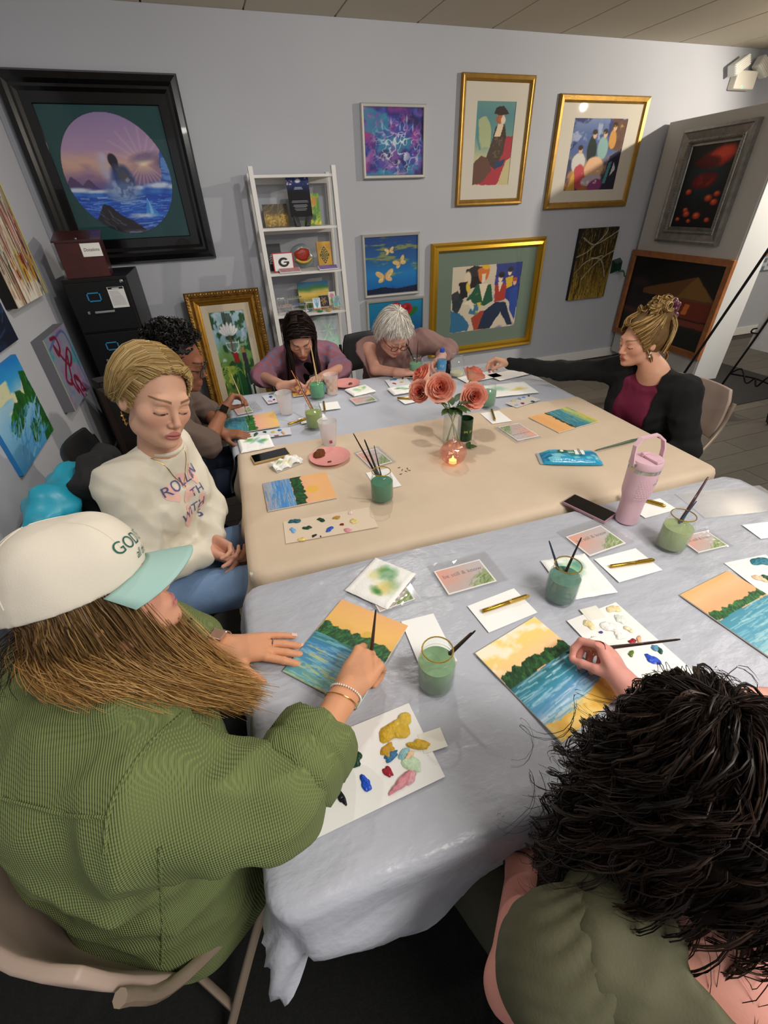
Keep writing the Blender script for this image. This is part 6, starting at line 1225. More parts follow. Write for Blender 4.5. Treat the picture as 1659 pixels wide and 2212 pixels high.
def head_ops(s, C, R, sc=1., neck=None, nr=.05, jaw=1., nose=1., fat=0):
    """C head centre, R basis (x person's right, y face forward, z up)"""
    T = lambda x, y, z: np.asarray(C)+R@(np.array([x, y, z])*sc); q = sc
    s.ell(T(0, -.018, .030), np.array([.074, .094, .084])*q, R, .01)
    s.ell(T(0, .026, -.030), np.array([.060+fat, .060, .078])*q, R, .03*q)
    s.ell(T(0, .052, -.088), np.array([.032*jaw+fat, .030, .024])*q, R, .03*q)
    if neck is not None: s.cap(T(0, -.028, -.055), neck, nr*q, nr*1.1*q, .025*q)
    for e in (-1, 1):
        s.ell(T(e*.040, .050, -.024), np.array([.024+fat, .022, .022])*q, R, .025*q)
        s.ell(T(e*.046, .012, -.070), np.array([.016+fat, .03, .022])*q, R, .03*q)
    s.cap(T(-.030, .074, .022), T(.030, .074, .022), .014*q, .014*q, .02*q)
    for e in (-1, 1): s.ell(T(e*.031, .094, .000), np.array([.019, .014, .012])*q, R, .014*q, True)
    for e in (-1, 1): s.ell(T(e*.031, .0735, -.002), np.array([.0155, .0125, .0115])*q, R, .006*q)
    s.cap(T(0, .082, .010), T(0, .103*nose, -.030), .0065*q, .0095*q, .012*q)
    for e in (-1, 1): s.ell(T(e*.0105, .092*nose, -.036), np.array([.0075, .009, .0065])*q, R, .006*q)
    s.ell(T(0, .083, -.064), np.array([.024, .012, .014])*q, R, .015*q)
    s.ell(T(0, .0915, -.0615), np.array([.019, .0065, .0048])*q, R, .005*q); s.ell(T(0, .0905, -.0705), np.array([.0165, .0075, .0058])*q, R, .005*q)
    s.cap(T(-.020, .0945, -.0662), T(.020, .0945, -.0662), .0016*q, .0016*q, .004*q, True)
    s.ell(T(0, .080, -.094), np.array([.016, .012, .011])*q, R, .018*q)
    for e in (-1, 1):
        s.ell(T(e*.077, -.008, -.008), np.array([.009, .018, .030])*q, R@np.array([[1, 0, 0], [0, 1, .2], [0, -.2, 1.]]), .008*q); s.ell(T(e*.087, -.002, -.006), np.array([.005, .009, .017])*q, R, .006*q, True)
    return T
def face_col(V, C, R, sc, skin, lip, brow, lash='2a1c18', blush=None, blw=1., br_z=.0255, gaze=None):
    L = ((V-np.asarray(C))@R)/sc; x, y, z = L.T; ax_ = np.abs(x); col = np.zeros((len(V), 3))+lin(skin)
    def mixc(m, c, o=1): 
        nonlocal col; m = np.clip(m, 0, 1)[:, None]*o; col = col*(1-m)+lin(c)*m
    if blush: mixc(1.3-np.hypot((ax_-.042)/.026, (z+.03)/.022), blush, .45*(1)) ; mixc((1.2-np.sqrt((x/.014)**2+((z+.032)/.016)**2))*(y > .09), blush, .4)
    fr = (y > .03)
    mixc((1.12-np.sqrt((x/.0215)**2+((z+.0660-.0015*np.cos(x*120))/.0112)**2))*8*(y > .078), lip); mixc((1.1-np.sqrt((x/.020)**2+((z+.0662)/.0014)**2))*3*(y > .08), '6a2f2c', .8)
    bz = br_z+.006*np.sin(np.clip((ax_-.014)/.036, 0, 1)*2.3)-.002; mixc((1.2-np.abs(z-bz)/(.0042*blw*(1.15-.5*np.clip((ax_-.014)/.036, 0, 1))))*2.2*(ax_ > .012)*(ax_ < .052)*fr, brow, .9)
    lz = -.0075-.004*np.clip(1-((ax_-.031)/.0155)**2, 0, 1)*1.; mixc((1.2-np.abs(z-lz)/.0022)*2*(np.abs(ax_-.031) < .0165)*(y > .05), lash, .92)
    if gaze is not None:
        q = np.sqrt(((ax_-.031)/.0145)**2+((z+.0098)/.0030)**2); m = np.clip((1.08-q)*5, 0, 1)*(y > .05); mixc(m, 'a89084', .8); gx = np.where(x > 0, .031+gaze, -.031+gaze); mixc(m*np.clip((1.15-np.hypot(x-gx, z+.0100)/.0062)*4, 0, 1), '3a2a22')
    mixc((1.2-np.abs(z-.006)/.0014)*1.2*(np.abs(ax_-.031) < .014)*(y > .06), '8a5a4a', .35)
    return col
def hand_ops(s, W_, f, n, side, curls, spread=.10, thumb=None, sc=1., k=.006, wr=.024):
    """W_ wrist, f wrist->knuckles, n palm facing, side +1/-1: thumb at +side*(f x n); curls 4x3 index..little; thumb = (out, fwd, palm) dirs"""
    f = np.asarray(f, float); f = f/np.linalg.norm(f); n = np.asarray(n, float); n = n-f*(n@f); n /= np.linalg.norm(n); t = side*np.cross(f, n); tips = []
    W_ = np.asarray(W_, float)
    lens = [(.042, .025, .021), (.046, .029, .022), (.042, .027, .021), (.033, .021, .019)]; pal = [.086, .087, .082, .075]
    s.ell(W_+f*.045*sc, np.array([.038, .046, .0155])*sc, np.stack([t, f, n], 1), .012)
    for i in range(4):
        o = (.030-.020*i)*sc; B = W_+t*o*.55+f*.012*sc; K = W_+t*o+f*pal[i]*sc-n*(.003+.002*(i in (0, 3)))*sc; s.cap(B, K, .012*sc, .0098*sc, .012)
        d = f*math.cos(spread*(1.4-i))+t*math.sin(spread*(1.4-i)); axr = np.cross(d, n); p = K; a = 0; rr = [.0100, .0092, .0085, .0074] if i != 3 else [.0088, .0081, .0075, .0066]
        for j in range(3):
            a += curls[i][j]; v = rotv(d, axr, a); e = p+v*lens[i][j]*sc; s.cap(p, e, rr[j]*sc, rr[j+1]*sc, k*.6); p = e
        tips.append((p, v))
    out, fw, pn = thumb or (.75, .6, .25); B = W_+t*.016*sc+f*.018*sc+n*.004*sc; v = t*out+f*fw+n*pn; v /= np.linalg.norm(v); M = B+v*.040*sc; s.cap(B, M, .0150*sc, .0115*sc, .012)
    v2 = t*out*.55+f*fw*1.35+n*pn*1.3; v2 /= np.linalg.norm(v2); E = M+v2*.032*sc; s.cap(M, E, .0105*sc, .0095*sc, .005); v3 = t*out*.35+f*fw*1.4+n*pn*1.4; v3 /= np.linalg.norm(v3); T_ = E+v3*.024*sc; s.cap(E, T_, .0095*sc, .0072*sc, .004); tips.append((T_, v3))
    s.cap(W_-f*.03*sc, W_+f*.01*sc, wr*sc, wr*.95*sc, .02)
    return tips
def tubes(P, r, cols, sides=2, taper=.35):
    """P (S,n,3) strands -> one mesh of thin flat ribbons, each turned at random"""
    S, n, _ = P.shape; T = np.gradient(P, axis=1); T /= np.linalg.norm(T, axis=2, keepdims=True)+1e-9
    ref = np.random.RandomState(S).randn(S, 1, 3); A = np.cross(T, ref); A /= np.linalg.norm(A, axis=2, keepdims=True)+1e-9
    t = np.linspace(0, 1, n); rad = (np.asarray(r)*np.ones(S))[:, None]*(1-(1-taper)*t**3)[None]*1.25
    V = np.stack([P-rad[..., None]*A, P+rad[..., None]*A], 2).reshape(-1, 3); i = np.arange(S*n*2).reshape(S, n, 2)
    F = np.stack([i[:, :-1, 0], i[:, 1:, 0], i[:, 1:, 1], i[:, :-1, 1]], -1).reshape(-1, 4)
    C = np.repeat(cols, n*2, 0) if cols.ndim == 2 else np.repeat(cols.reshape(-1, 3), 2, 0)
    return V, F, C
def resample(pts, n): 
    c = np.array(cr(pts, 8)); d = np.r_[0, np.cumsum(np.linalg.norm(np.diff(c, axis=0), axis=1))]; t = np.linspace(0, d[-1], n); return np.stack([np.interp(t, d, c[:, i]) for i in range(3)], 1)
def lock_strands(guides, S, n, seed, jit=.006, jit_end=.012, wave=0, wf=3, closed=False, curl=0, cfreq=5, clump=0, lenvar=0):
    """strands interpolated between neighbouring guide curves"""
    r = np.random.RandomState(seed); G = np.stack([resample(g, n) for g in guides]); K = len(G); u = r.rand(S)*(K if closed else K-1)
    i = np.floor(u).astype(int) % K; j = (i+1) % K; w = (u-np.floor(u))[:, None, None]; P = G[i]*(1-w)+G[j]*w
    if lenvar:
        q = np.linspace(0, 1, n)[None]*(1-lenvar*r.rand(S, 1)**1.5)*(n-1); k0 = np.minimum(q.astype(int), n-2); fr = (q-k0)[..., None]; ar = np.arange(S)[:, None]; P = P[ar, k0]*(1-fr)+P[ar, k0+1]*fr
    t = np.linspace(0, 1, n)[None, :, None]
    P = P+r.randn(S, 1, 3)*(jit+(jit_end-jit)*t)
    if wave: ph = r.rand(S, 1, 1)*6.28; P = P+wave*np.sin(t*wf*6.28+ph+np.zeros((1, 1, 3)))*r.randn(S, 1, 3)*t
    if curl:
        T = np.gradient(P, axis=1); T /= np.linalg.norm(T, axis=2, keepdims=True)+1e-9; A = np.cross(T, np.array([.3, .5, .8])); A /= np.linalg.norm(A, axis=2, keepdims=True)+1e-9; B = np.cross(T, A); ph = r.rand(S, 1, 1)*6.28 if not clump else np.round(r.rand(S, 1, 1)*clump)/clump*6.28
        q = t*cfreq*6.28*r.uniform(.8, 1.2, (S, 1, 1))+ph; P = P+curl*np.minimum(t*4, 1)*(A*np.cos(q)+B*np.sin(q))
    return P
def hcols(S, cs, seed, var=.25):
    r = np.random.RandomState(seed); C = np.array([lin(c) for c in cs]); return C[r.randint(len(cs), size=S)]*r.uniform(1-var, 1+var, (S, 1))
HAIR = mat('hair_strands', attr=True, rough=.48, spec=.3)
SKIN = mat('skin', attr=True, rough=.5, sss=.12, spec=.35, bump=.05, bscale=300)
def hairobj(name, sets, parent, base, m=None):
    V, F, C = [], [], []; n = 0
    for v, f, c in sets: V.append(v); F.append(f+n); C.append(c); n += len(v)
    return mesh(name, np.concatenate(V), np.concatenate(F), m or HAIR, parent, True, np.concatenate(C), base)
def body(name, lab, sc, blocks, base, colf, coarse=.0105):
    """one field meshed coarsely as a whole and finely at head and hands, joined into one mesh"""
    fine = [b for b in blocks if b[0] < .0055]; V0, F0 = sc.mesh(coarse); V0 = smooth_v(V0, F0, 1, .4); ctr = V0[F0].mean(1); keep = np.ones(len(F0), bool); parts = []
    for h, lo, hi in fine:
        keep &= ~np.all((ctr > np.asarray(lo)+.008) & (ctr < np.asarray(hi)-.008), axis=1)
        v, f = sc.mesh(h, lo, hi); parts.append((smooth_v(v, f, 1, .4), f))
    V, F = joinm([(V0, F0[keep])]+parts); used = np.zeros(len(V), bool); used[F.ravel()] = True; ix = np.cumsum(used)-1; V, F = V[used], ix[F]
    o = mesh(name, V, F, SKIN, None, True, colf(V), base); props(o, lab, 'person'); return o
def garment(name, s, h, m, parent, base, fold=None, cut=None, col=None, lo=None, hi=None, sm=1, label=None):
    V, F = s.mesh(h, lo, hi, fold=fold, cut=cut); V = smooth_v(V, F, sm, .4)
    o = mesh(name, V, F, m, parent, True, col(V) if callable(col) else (np.zeros((len(V), 3))+lin(col) if col is not None else None), base)
    if label: o['label'] = label
    return o
def torso_ops(s, pel, che, nb, SL, SR, r=.10, w=.09, hipw=.09, bust=.0, k=.07, fwd=None, belly=.0, infl=0):
    pel, che, nb, SL, SR = map(lambda a: np.asarray(a, float), (pel, che, nb, SL, SR)); x = (SR-SL)/np.linalg.norm(SR-SL); up = (che-pel)/np.linalg.norm(che-pel)
    f = np.cross(up, x) if fwd is None else np.asarray(fwd, float); f = f/np.linalg.norm(f)
    for e in (-1, 1): s.cap(pel+x*hipw*e, che+x*w*e, r*1.1+infl, r+infl, k)
    s.cap(pel, che, r*1.05+infl, r+infl, k); s.cap(SL, SR, .052+infl, .052+infl, k); s.cap(che, nb, r*.85+infl, .05+infl, k*.8)
    for S_ in (SL, SR): s.cap(S_, nb*.9+che*.1, .05+infl, .045+infl, .05)
    if bust:
        for e in (-1, 1): s.ell(che+x*.072*e+f*(r*.75)-up*.03, [bust+infl]*3, None, .05)
    if belly: s.ell(pel*.55+che*.45+f*r*.55, [belly+infl]*3, None, .08)
    return f
GRIP = [[.75, .75, .3], [.85, .9, .4], [.95, 1.0, .5], [1.0, 1.0, .5]]; GTH = (.30, .95, .75)
def figure(lab, base, C, R, hs, nb, che, pel, SL, SR, arms, colf, hres=.0041, nr=.047, head=None, ares=.006, hdres=.0035):
    """one continuous body: head, neck, chest core, arms and hands; arms = [(S, E, W, hand)] with hand = (f, n, side, curls, thumb, scale)"""
    b = Sc(); T = head_ops(b, C, R, hs, nb, nr, **(head or {})); b.cap(nb, che, .06, .08, .04); b.cap(SL, SR, .04, .04, .05); b.cap(che, pel, .07, .08, .04); blocks = [(hres, C-.14*hs, C+.14*hs), (.008, *bb([nb, che, pel, SL, SR], .06))]; tips = []
    for S_, E_, W_, hd in arms:
        S_, E_, W_ = map(np.asarray, (S_, E_, W_)); k = hd[5] if hd else 1; b.cap(S_, E_, .043*k, .037*k, .03); b.cap(E_, W_, .037*k, .025*k, .02)
        if hd:
            tp = hand_ops(b, W_, *hd[:4], thumb=hd[4], sc=hd[5]); tips.append(tp); blocks.append((hdres, *bb([W_]+[t[0] for t in tp]+[W_+np.asarray(hd[0])/np.linalg.norm(hd[0])*.09], .025)))
        else: tips.append(None)
        blocks.append((ares, *bb([S_, E_], .05))); blocks.append((ares*.8, *bb([E_, W_], .045)))
    o = body('person', lab, b, blocks, base, colf); return o, T, tips
def skin_of(C, R, hs, skin, lip, brow, lash='2a1c18', blush=None, hand=None, **kw):
    def fn(V):
        c = face_col(V, C, R, hs, skin, lip, brow, lash, blush, **kw)
        if hand: c[np.linalg.norm(V-C, axis=1) > .2] = lin(hand)
        return c
    return fn
def sleeve(g, S_, E_, W_, r0, r1, r2, end=.95, cuff=None, k=.04):
    S_, E_, W_ = map(np.asarray, (S_, E_, W_)); g.cap(S_, E_, r0, r1, k)
    if end > 0: q = E_+(W_-E_)*end; g.cap(E_, q, r1, r2, k*.7)
    if cuff: d = (W_-E_)/np.linalg.norm(W_-E_); g.cap(q-d*.03, q+d*.01, cuff, cuff*.95, .006)
def neckcut(nb, C, up=.012): n = (C-nb)/np.linalg.norm(C-nb); return [(nb+n*up, n)]
def collar_ring(nb, C, r, t, m, parent, base, up=.010, name='collar', sq=1.):
    n = (C-nb)/np.linalg.norm(C-nb); B = basis(np.cross(n, [0, 0, 1]) if abs(n[2]) < .99 else [0, 1, 0]); a1 = np.cross(n, [.3, .9, .1]); a1 /= np.linalg.norm(a1); a2 = np.cross(n, a1); mb = MB(); mb.tube([nb+n*up+r*(math.cos(a)*a1+sq*math.sin(a)*a2) for a in np.linspace(0, 2*PI, 33)], t, 8, cap=False); return mb.build(name, m, parent, True, base)
def held(lab, tips, toward, back, hc, r=.0038, L0=.05, tip='2a2420'):
    """brush through the thumb-index pinch; toward = world point of the bristle end"""
    G = (tips[0][0]+tips[4][0])/2; t = np.asarray(toward, float); d = (G-t)/np.linalg.norm(G-t); return brush(lab, t, G+d*back, hc, r, tip)
def bb(pts, pad): a = np.array(pts); return a.min(0)-pad, a.max(0)+pad
# ------------------------------------------------------------------ person: blonde, cream sweatshirt
def glasses(parent, base, C, R, sc, col='141216', w=.052, h=.036, z=-.004, y=.099):
    T = lambda x, yy, zz: np.asarray(C)+R@(np.array([x, yy, zz])*sc); g = None
    for e in (-1, 1):
        pts = [T(e*.033+w/2*math.copysign(abs(math.cos(a))**.5, math.cos(a)), y-.006*abs(math.cos(a)), z+h/2*math.copysign(abs(math.sin(a))**.5, math.sin(a))) for a in np.linspace(0, 2*PI, 25)]
        mb = MB(); mb.tube(pts, .0026*sc, 6, cap=False); o = mb.build('lens_rim', mat('acetate_'+col, col, .2, coat=.3), parent, True, base)
        n = len(pts)-1; V = [np.mean(pts[:-1], 0)]+pts[:-1]; mesh('lens', V, [(0, 1+k, 1+(k+1) % n) for k in range(n)], clear('lens_glass', gloss=.6, mixc='ffffff', amt=.04), o, True, None, base)
        mb = MB(); mb.tube(cr([T(e*(.033+w/2), y-.006, z+.008), T(e*.078, .06, z+.008), T(e*.083, -.005, z+.006), T(e*.082, -.03, z-.02)], 3), .0024*sc, 6); mb.build('temple_arm', MATS['acetate_'+col], parent, True, base)
    mb = MB(); mb.tube([T(-.0085, y, z+.004), T(0, y+.002, z+.007), T(.0085, y, z+.004)], .0024*sc, 6); mb.build('bridge', MATS['acetate_'+col], parent, True, base)
def cap_hair(s, C, R, sc, infl=.012, low=-.02, fr=.055):
    T = lambda x, y, z: np.asarray(C)+R@(np.array([x, y, z])*sc)
    s.ell(T(0, -.022, .034), np.array([.074, .092, .084])*sc+infl, R, .01); s.ell(T(0, -.045, -.005), np.array([.068, .062, .07])*sc+infl, R, .03); return T
def decal(txt, size, P0, xdir, updir, sc_fn, parent, base, m, name='lettering', ext=.0004, shear=0, bold=0, lift=.0018):
    """lettering projected along its normal onto a meshed surface (object raycast)"""
    V, F = text_mesh(txt, size, ext, shear=shear); xd = np.asarray(xdir, float); xd /= np.linalg.norm(xd); up = np.asarray(updir, float); up = up-xd*(xd@up); up /= np.linalg.norm(up); n = np.cross(xd, up); P = np.asarray(P0)+V[:, :1]*xd+V[:, 1:2]*up
    return mesh(name, project(P, n, sc_fn, lift), F, m, parent, False, None, base)
def project(P, n, o, lift=.0018):
    off = np.array(wloc(o)); out = []
    for p in P:
        q = Vector(p+n*.12-off); ok, loc, nr, _ = o.ray_cast(q, Vector(-n), distance=.3); out.append(np.array(loc)+np.array(nr)*lift+off if ok else p)
    return np.array(out)
def nails(parent, base, tips, n, col='e8c0b8'):
    for (t, v) in tips: pass
def tilt(R, a): return R@np.array([[math.cos(a), 0, math.sin(a)], [0, 1, 0], [-math.sin(a), 0, math.cos(a)]])
C = atz(336, 860, 1.183); f = np.array([.52, -.84, -.20]); R = tilt(basis(f), -.30); HS = 1.11
nb = np.array([-.265, 1.425, 1.02]); pel = np.array([-.40, 1.40, .52]); che = np.array([-.33, 1.44, .86]); SR = np.array([-.395, 1.345, .95]); SL = np.array([-.265, 1.55, .955])
base3 = (-.38, 1.40, 0)
ER = np.array([-.40, 1.22, .69]); WR = atz(452, 1192, .645); EL = np.array([-.20, 1.50, .72]); WL = atz(462, 1165, .665)
HN = atz(492, 1203, .63)
b = Sc(); T = head_ops(b, C, R, HS, nb, .040)
b.cap(nb, che, .06, .08, .04); b.cap(SL, SR, .04, .04, .05); b.cap(che, pel, .07, .08, .04)
for S_, E_, W_ in ((SR, ER, WR), (SL, EL, WL)): b.cap(S_, E_, .042, .034, .03); b.cap(E_, W_, .034, .024, .02)
cur = [[.55, .7, .35], [.6, .75, .4], [.65, .8, .4], [.7, .8, .4]]
hd = HN-WR; tpr = hand_ops(b, WR, hd+np.array([0, 0, -.01]), (.15, .65, .5), -1, [[.5, .9, .4], [.55, .9, .4], [.6, .9, .5], [.6, .9, .5]], thumb=(.4, .9, .5), sc=.95)
tpl = hand_ops(b, WL, HN-WL+np.array([.03, .0, .0]), (-.2, -.85, -.3), 1, cur, thumb=(.5, .85, .3), sc=.95)
def col3(V):
    c = face_col(V, C, R, HS, 'dcab90', 'b8706a', '7a5a3c', '38241c', 'd08878', gaze=-.004, blw=.75); low = V[:, 2] < .8; c[low] = lin('d09a82'); return c
P3 = body('person', 'person with sleek blonde hair and cream sweatshirt, seated with hands clasped', b,
          [(.0023, C-.15, C+.155), (.0027, *bb([WR, WL, HN], .075))], base3, col3)
# hair: centre part, combed back to a low knot
h = Sc(); Th = cap_hair(h, C, R, HS, .008)
h.cap(Th(0, -.10, -.04), Th(0, -.125, -.05), .028, .024, .02)
cutf = [(Th(0, .034, .07), R@np.array([0, .82, -.57])), (Th(0, .03, -.052), R@np.array([0, .3, -1.]))]
def hc3(V): return np.zeros((len(V), 3))+lin('b3935c')
ho = garment('hair', h, .005, HAIR, P3, base3, cut=cutf, col=hc3)
sets = []
for e in (-1, 1):
    gl = []
    for (x, y, z) in ((.071, .012, -.018), (.072, .026, .012), (.066, .042, .046), (.048, .056, .076), (.024, .063, .094)):
        gl.append([Th(e*x, y, z), Th(e*(x*.5+.048), y-.03, z*.9+.012), Th(e*.083, -.02, z*.6), Th(e*.079, -.06, z*.25-.015), Th(e*.05, -.102, -.036), Th(e*.01, -.118, -.045)])
    for y in np.linspace(.060, -.06, 8):
        top = math.sqrt(max(.02, 1-((y+.022)/.106)**2)); z0 = .034+.097*top
        gl.append([Th(e*.002, y, z0-.002), Th(e*.045, y*.9-.012, .034+.09*top*.93), Th(e*.082, y*.75-.022, .034+.03*top), Th(e*.081, y*.45-.05, -.012), Th(e*.05, -.100, -.038), Th(e*.01, -.120, -.045)])
    P = lock_strands(gl, 3600, 11, 31+e, .0028, .004); sets.append(tubes(P, .00048, hcols(3600, ['c2a46c', 'd0b480', 'b4945c', 'dac08e', 'a6874f'], e+5, .08)))
hairobj('hair_strands', sets, ho, base3)
# earrings, necklace
for e in (-1, 1):
    p = Th(e*.082, -.002, -.045); mb = MB()
    for k in range(3): mb.lathe([(.001, -.004), (.0055, 0), (.001, .004)], 8, tuple(p+np.array([.001*k, 0, -.012*k])))
    mb.tube([p+np.array([0, 0, .012]), p+np.array([0, 0, -.03])], .0012, 6); mb.build('earring', mat('jewel_gold', 'c8a050', .25, .9), P3, True, base3)['label'] = 'gold drop earring'
# sweatshirt
g = Sc(); fw = torso_ops(g, pel, che, nb+np.array([0, 0, -.03]), SL, SR, .096, .056, .08, .055, .07, infl=.0)
for S_, E_, W_ in ((SR, ER, WR), (SL, EL, WL)):
    g.cap(S_, E_, .066, .058, .05); g.cap(E_, W_*.85+E_*.15, .058, .044, .03); d = (W_-E_)/np.linalg.norm(W_-E_); g.cap(W_*.86+E_*.14, W_*.97+E_*.03, .041, .035, .008)
M_sw = mat('sweatshirt_cream', 'ddd6c4', .9, bump=.15, bscale=350)
sw = garment('sweatshirt', g, .0068, M_sw, P3, base3, fold=folds(3, .011, 62), cut=neckcut(nb+np.array([0, 0, -.03]), C, .038))
collar_ring(nb+np.array([0, 0, -.03]), C, .054, .008, M_sw, sw, base3, .036)
ck = [nb+np.array([.0, 0, .02])+.066*np.array([math.cos(a)*.75, math.sin(a), 0]) for a in (0,)]
nd = fw; pts = [nb+R[:, 0]*.05+fw*.035+np.array([0, 0, .02]), che+fw*.125+np.array([0, 0, .07]), nb-R[:, 0]*.05+fw*.035+np.array([0, 0, .02])]
# printed lettering on the chest
bpy.context.view_layer.update()
xr = (SL-SR)/np.linalg.norm(SL-SR)  # person's right->left = viewer left->right
up = np.array([0, 0, 1.]); cc = che+fw*.15+up*.03
INK = mat('print_violet', '7f86b8', .8); PINK = mat('print_pink', 'eec0b4', .85)
def blob_print(u, v, w_, h_, sd):
    V, F = blobmesh((w_, h_), 18, .12, sd, 0); nrm = np.cross(xr, up); P = [cc+xr*(u+a)+up*(v+b_) for a, y_, b_ in V]; mesh('print_patch', project(np.array(P), fw, sw, .0012), F, PINK, sw, True, None, base3)
for q in ((-.06, .02, .022, .032, 1), (.0, .035, .02, .03, 2), (.05, .03, .022, .035, 3), (.0, -.02, .03, .02, 4), (-.03, -.09, .022, .05, 5), (.045, -.075, .02, .03, 6)): blob_print(*q)
for t, sz, u, v, tw_ in (('ROLLIN', .050, -.0, .035, .0), ('TH', .042, .035, -.022, 0), ('WITH', .048, -.005, -.075, .0), ('S', .045, .035, -.12, 0)): decal(t, sz, cc+xr*u+up*v, xr, up, sw, sw, base3, INK, lift=.0026)
mb = MB(); ch = []
for t in np.linspace(0, 1, 19):
    a = (t-.5)*2; p = cc+xr*(.052*a)+up*(.02+.13*abs(a)**1.4); ch.append(p)
cp = project(np.array(ch), fw, sw, .002); mb.tube(cp, .0011, 5); mb.lathe([(.001, -.008), (.004, 0), (.001, .008)], 8, tuple(cp[9]+np.array([0, 0, -.01]))); mb.build('necklace', MATS['jewel_gold'], P3, True, base3)
# jeans
j = Sc(); hipL, hipR = pel+np.array([-.02, .09, -.02]), pel+np.array([-.01, -.09, -.02]); KR = atz(585, 1300, .60); KL = atz(560, 1160, .60); KR = np.array([.02, 1.17, .56]); KL = np.array([.06, 1.45, .57])
j.cap(hipL, hipR, .11, .11, .05)
for H_, K_ in ((hipL, KL), (hipR, KR)): j.cap(H_, K_, .088, .066, .05); j.cap(K_, K_+np.array([-.02, 0, -.46]), .062, .045, .03)
garment('jeans', j, .010, mat('denim', '7490b4', .85, bump=.2, bscale=400, var=.18, vscale=7), P3, base3, fold=folds(9, .004, 60))
sh_ = Sc()
for K_ in (KL, KR): q = K_+np.array([0, 0, -K_[2]+.035]); sh_.cap(q+np.array([-.03, 0, .01]), q+np.array([.15, 0, -.005]), .04, .032, .02)
garment('shoes', sh_, .008, BLK, P3, base3)
# her chair with a blue and a black jacket over the back
ch3 = chair((-.42, 1.43, 0), -PI/2+.2, 'black folding chair under the blonde woman', BLK, mat('chair_black_metal', '1a1a1c', .4, .4), back=.84)
jk = Sc(); A = np.array([-.67, 1.27, .80]); B = np.array([-.63, 1.66, .86])
jk.chain([A, (A+B)/2+np.array([0, 0, .03]), B], [.05, .055, .05], .04); jk.cap(A+[0, 0, -.03], A+[-.02, -.02, -.42], .06, .09, .05); jk.cap(B+[0, 0, -.03], B+[.0, .03, -.40], .06, .08, .05); jk.cap((A+B)/2, (A+B)/2+[-.03, 0, -.42], .06, .10, .06)
jm = mat('jacket_turquoise', '1f93ad', .35, bump=.2, bscale=30, var=.3, vscale=5)
o = garment('blue_jacket', jk, .011, jm, None, (-.65, 1.46, .38), fold=folds(21, .022, 50)); props(o, 'shiny turquoise puffer jacket hung over the chair behind the blonde woman', 'jacket')
jk = Sc(); A = np.array([-.555, 1.53, .87]); B = np.array([-.52, 1.74, .88]); jk.chain([A, (A+B)/2+np.array([0, 0, .02]), B], [.035, .04, .035], .04); jk.cap(A, A+[.0, -.01, -.30], .035, .05, .05); jk.cap(B, B+[.02, .02, -.32], .035, .05, .05); jk.cap((A+B)/2, (A+B)/2+[.0, 0, -.32], .035, .05, .05)
o = garment('black_jacket', jk, .008, mat('jacket_black', '121214', .8, bump=.2, bscale=200), None, (-.54, 1.63, .5), fold=folds(22, .016, 60)); props(o, 'black jacket hung over the turquoise one on the chair back', 'jacket')
# ------------------------------------------------------------------ person: short curly hair and glasses, brown top
V3 = lambda *a: np.array(a, float)
C = atz(388, 782, 1.11); R = tilt(basis((.93, -.16, -.36)), .02); base = (-.36, 2.12, 0)
nb = V3(-.295, 2.10, .965); che = V3(-.34, 2.12, .80); pel = V3(-.40, 2.12, .50); SR = V3(-.31, 1.955, .90); SL = V3(-.27, 2.27, .90)
ER = atz(447, 962, .775); WR = atz(484, 884, .835); EL = V3(-.16, 2.33, .77); WL = atz(500, 945, .765)+V3(-.04, .06, 0)
P4, T, tips = figure('person with short curly black hair, square glasses and brown top, painting', base, C, R, 1.0, nb, che, pel, SL, SR,
    [(SR, ER, WR, (V3(.5, .55, .35), V3(.55, -.2, -.6), 1, GRIP, GTH, 1.)), (SL, EL, WL, (V3(.9, -.3, -.1), (0, 0, -1), -1, [[.3, .3, .2]]*4, None, .95))],
    skin_of(C, R, 1., '7e4e38', '8a4c48', '1c1412', '120c0a', None, hand='8a5a42'), head=dict(nose=.97, fat=.002))
glasses(P4, base, C, R, 1.0, '15161c', .054, .042)
g = Sc(); fw = torso_ops(g, pel, che, nb+V3(0, 0, -.02), SL, SR, .105, .06, .085, .05); sleeve(g, SR, ER, WR, .066, .058, .05, .12); sleeve(g, SL, EL, WL, .064, .056, .05, .1)
garment('brown_top', g, .0085, mat('top_brown', '5a4a42', .9, bump=.15, bscale=300), P4, base, folds(5, .010, 60), neckcut(nb+V3(0, 0, -.02), C, .03))
j = Sc(); hL, hR = pel+V3(0, .09, 0), pel+V3(0, -.09, 0); KL, KR = V3(.06, 2.25, .55), V3(.03, 1.98, .55); j.cap(hL, hR, .11, .11, .05)
for a_, k_ in ((hL, KL), (hR, KR)): j.cap(a_, k_, .088, .066, .05); j.cap(k_, k_+V3(-.04, 0, -.5), .06, .045, .03)
garment('trousers', j, .014, mat('denim_navy', '1a2438', .85, bump=.15, bscale=300), P4, base, folds(6, .006, 60))
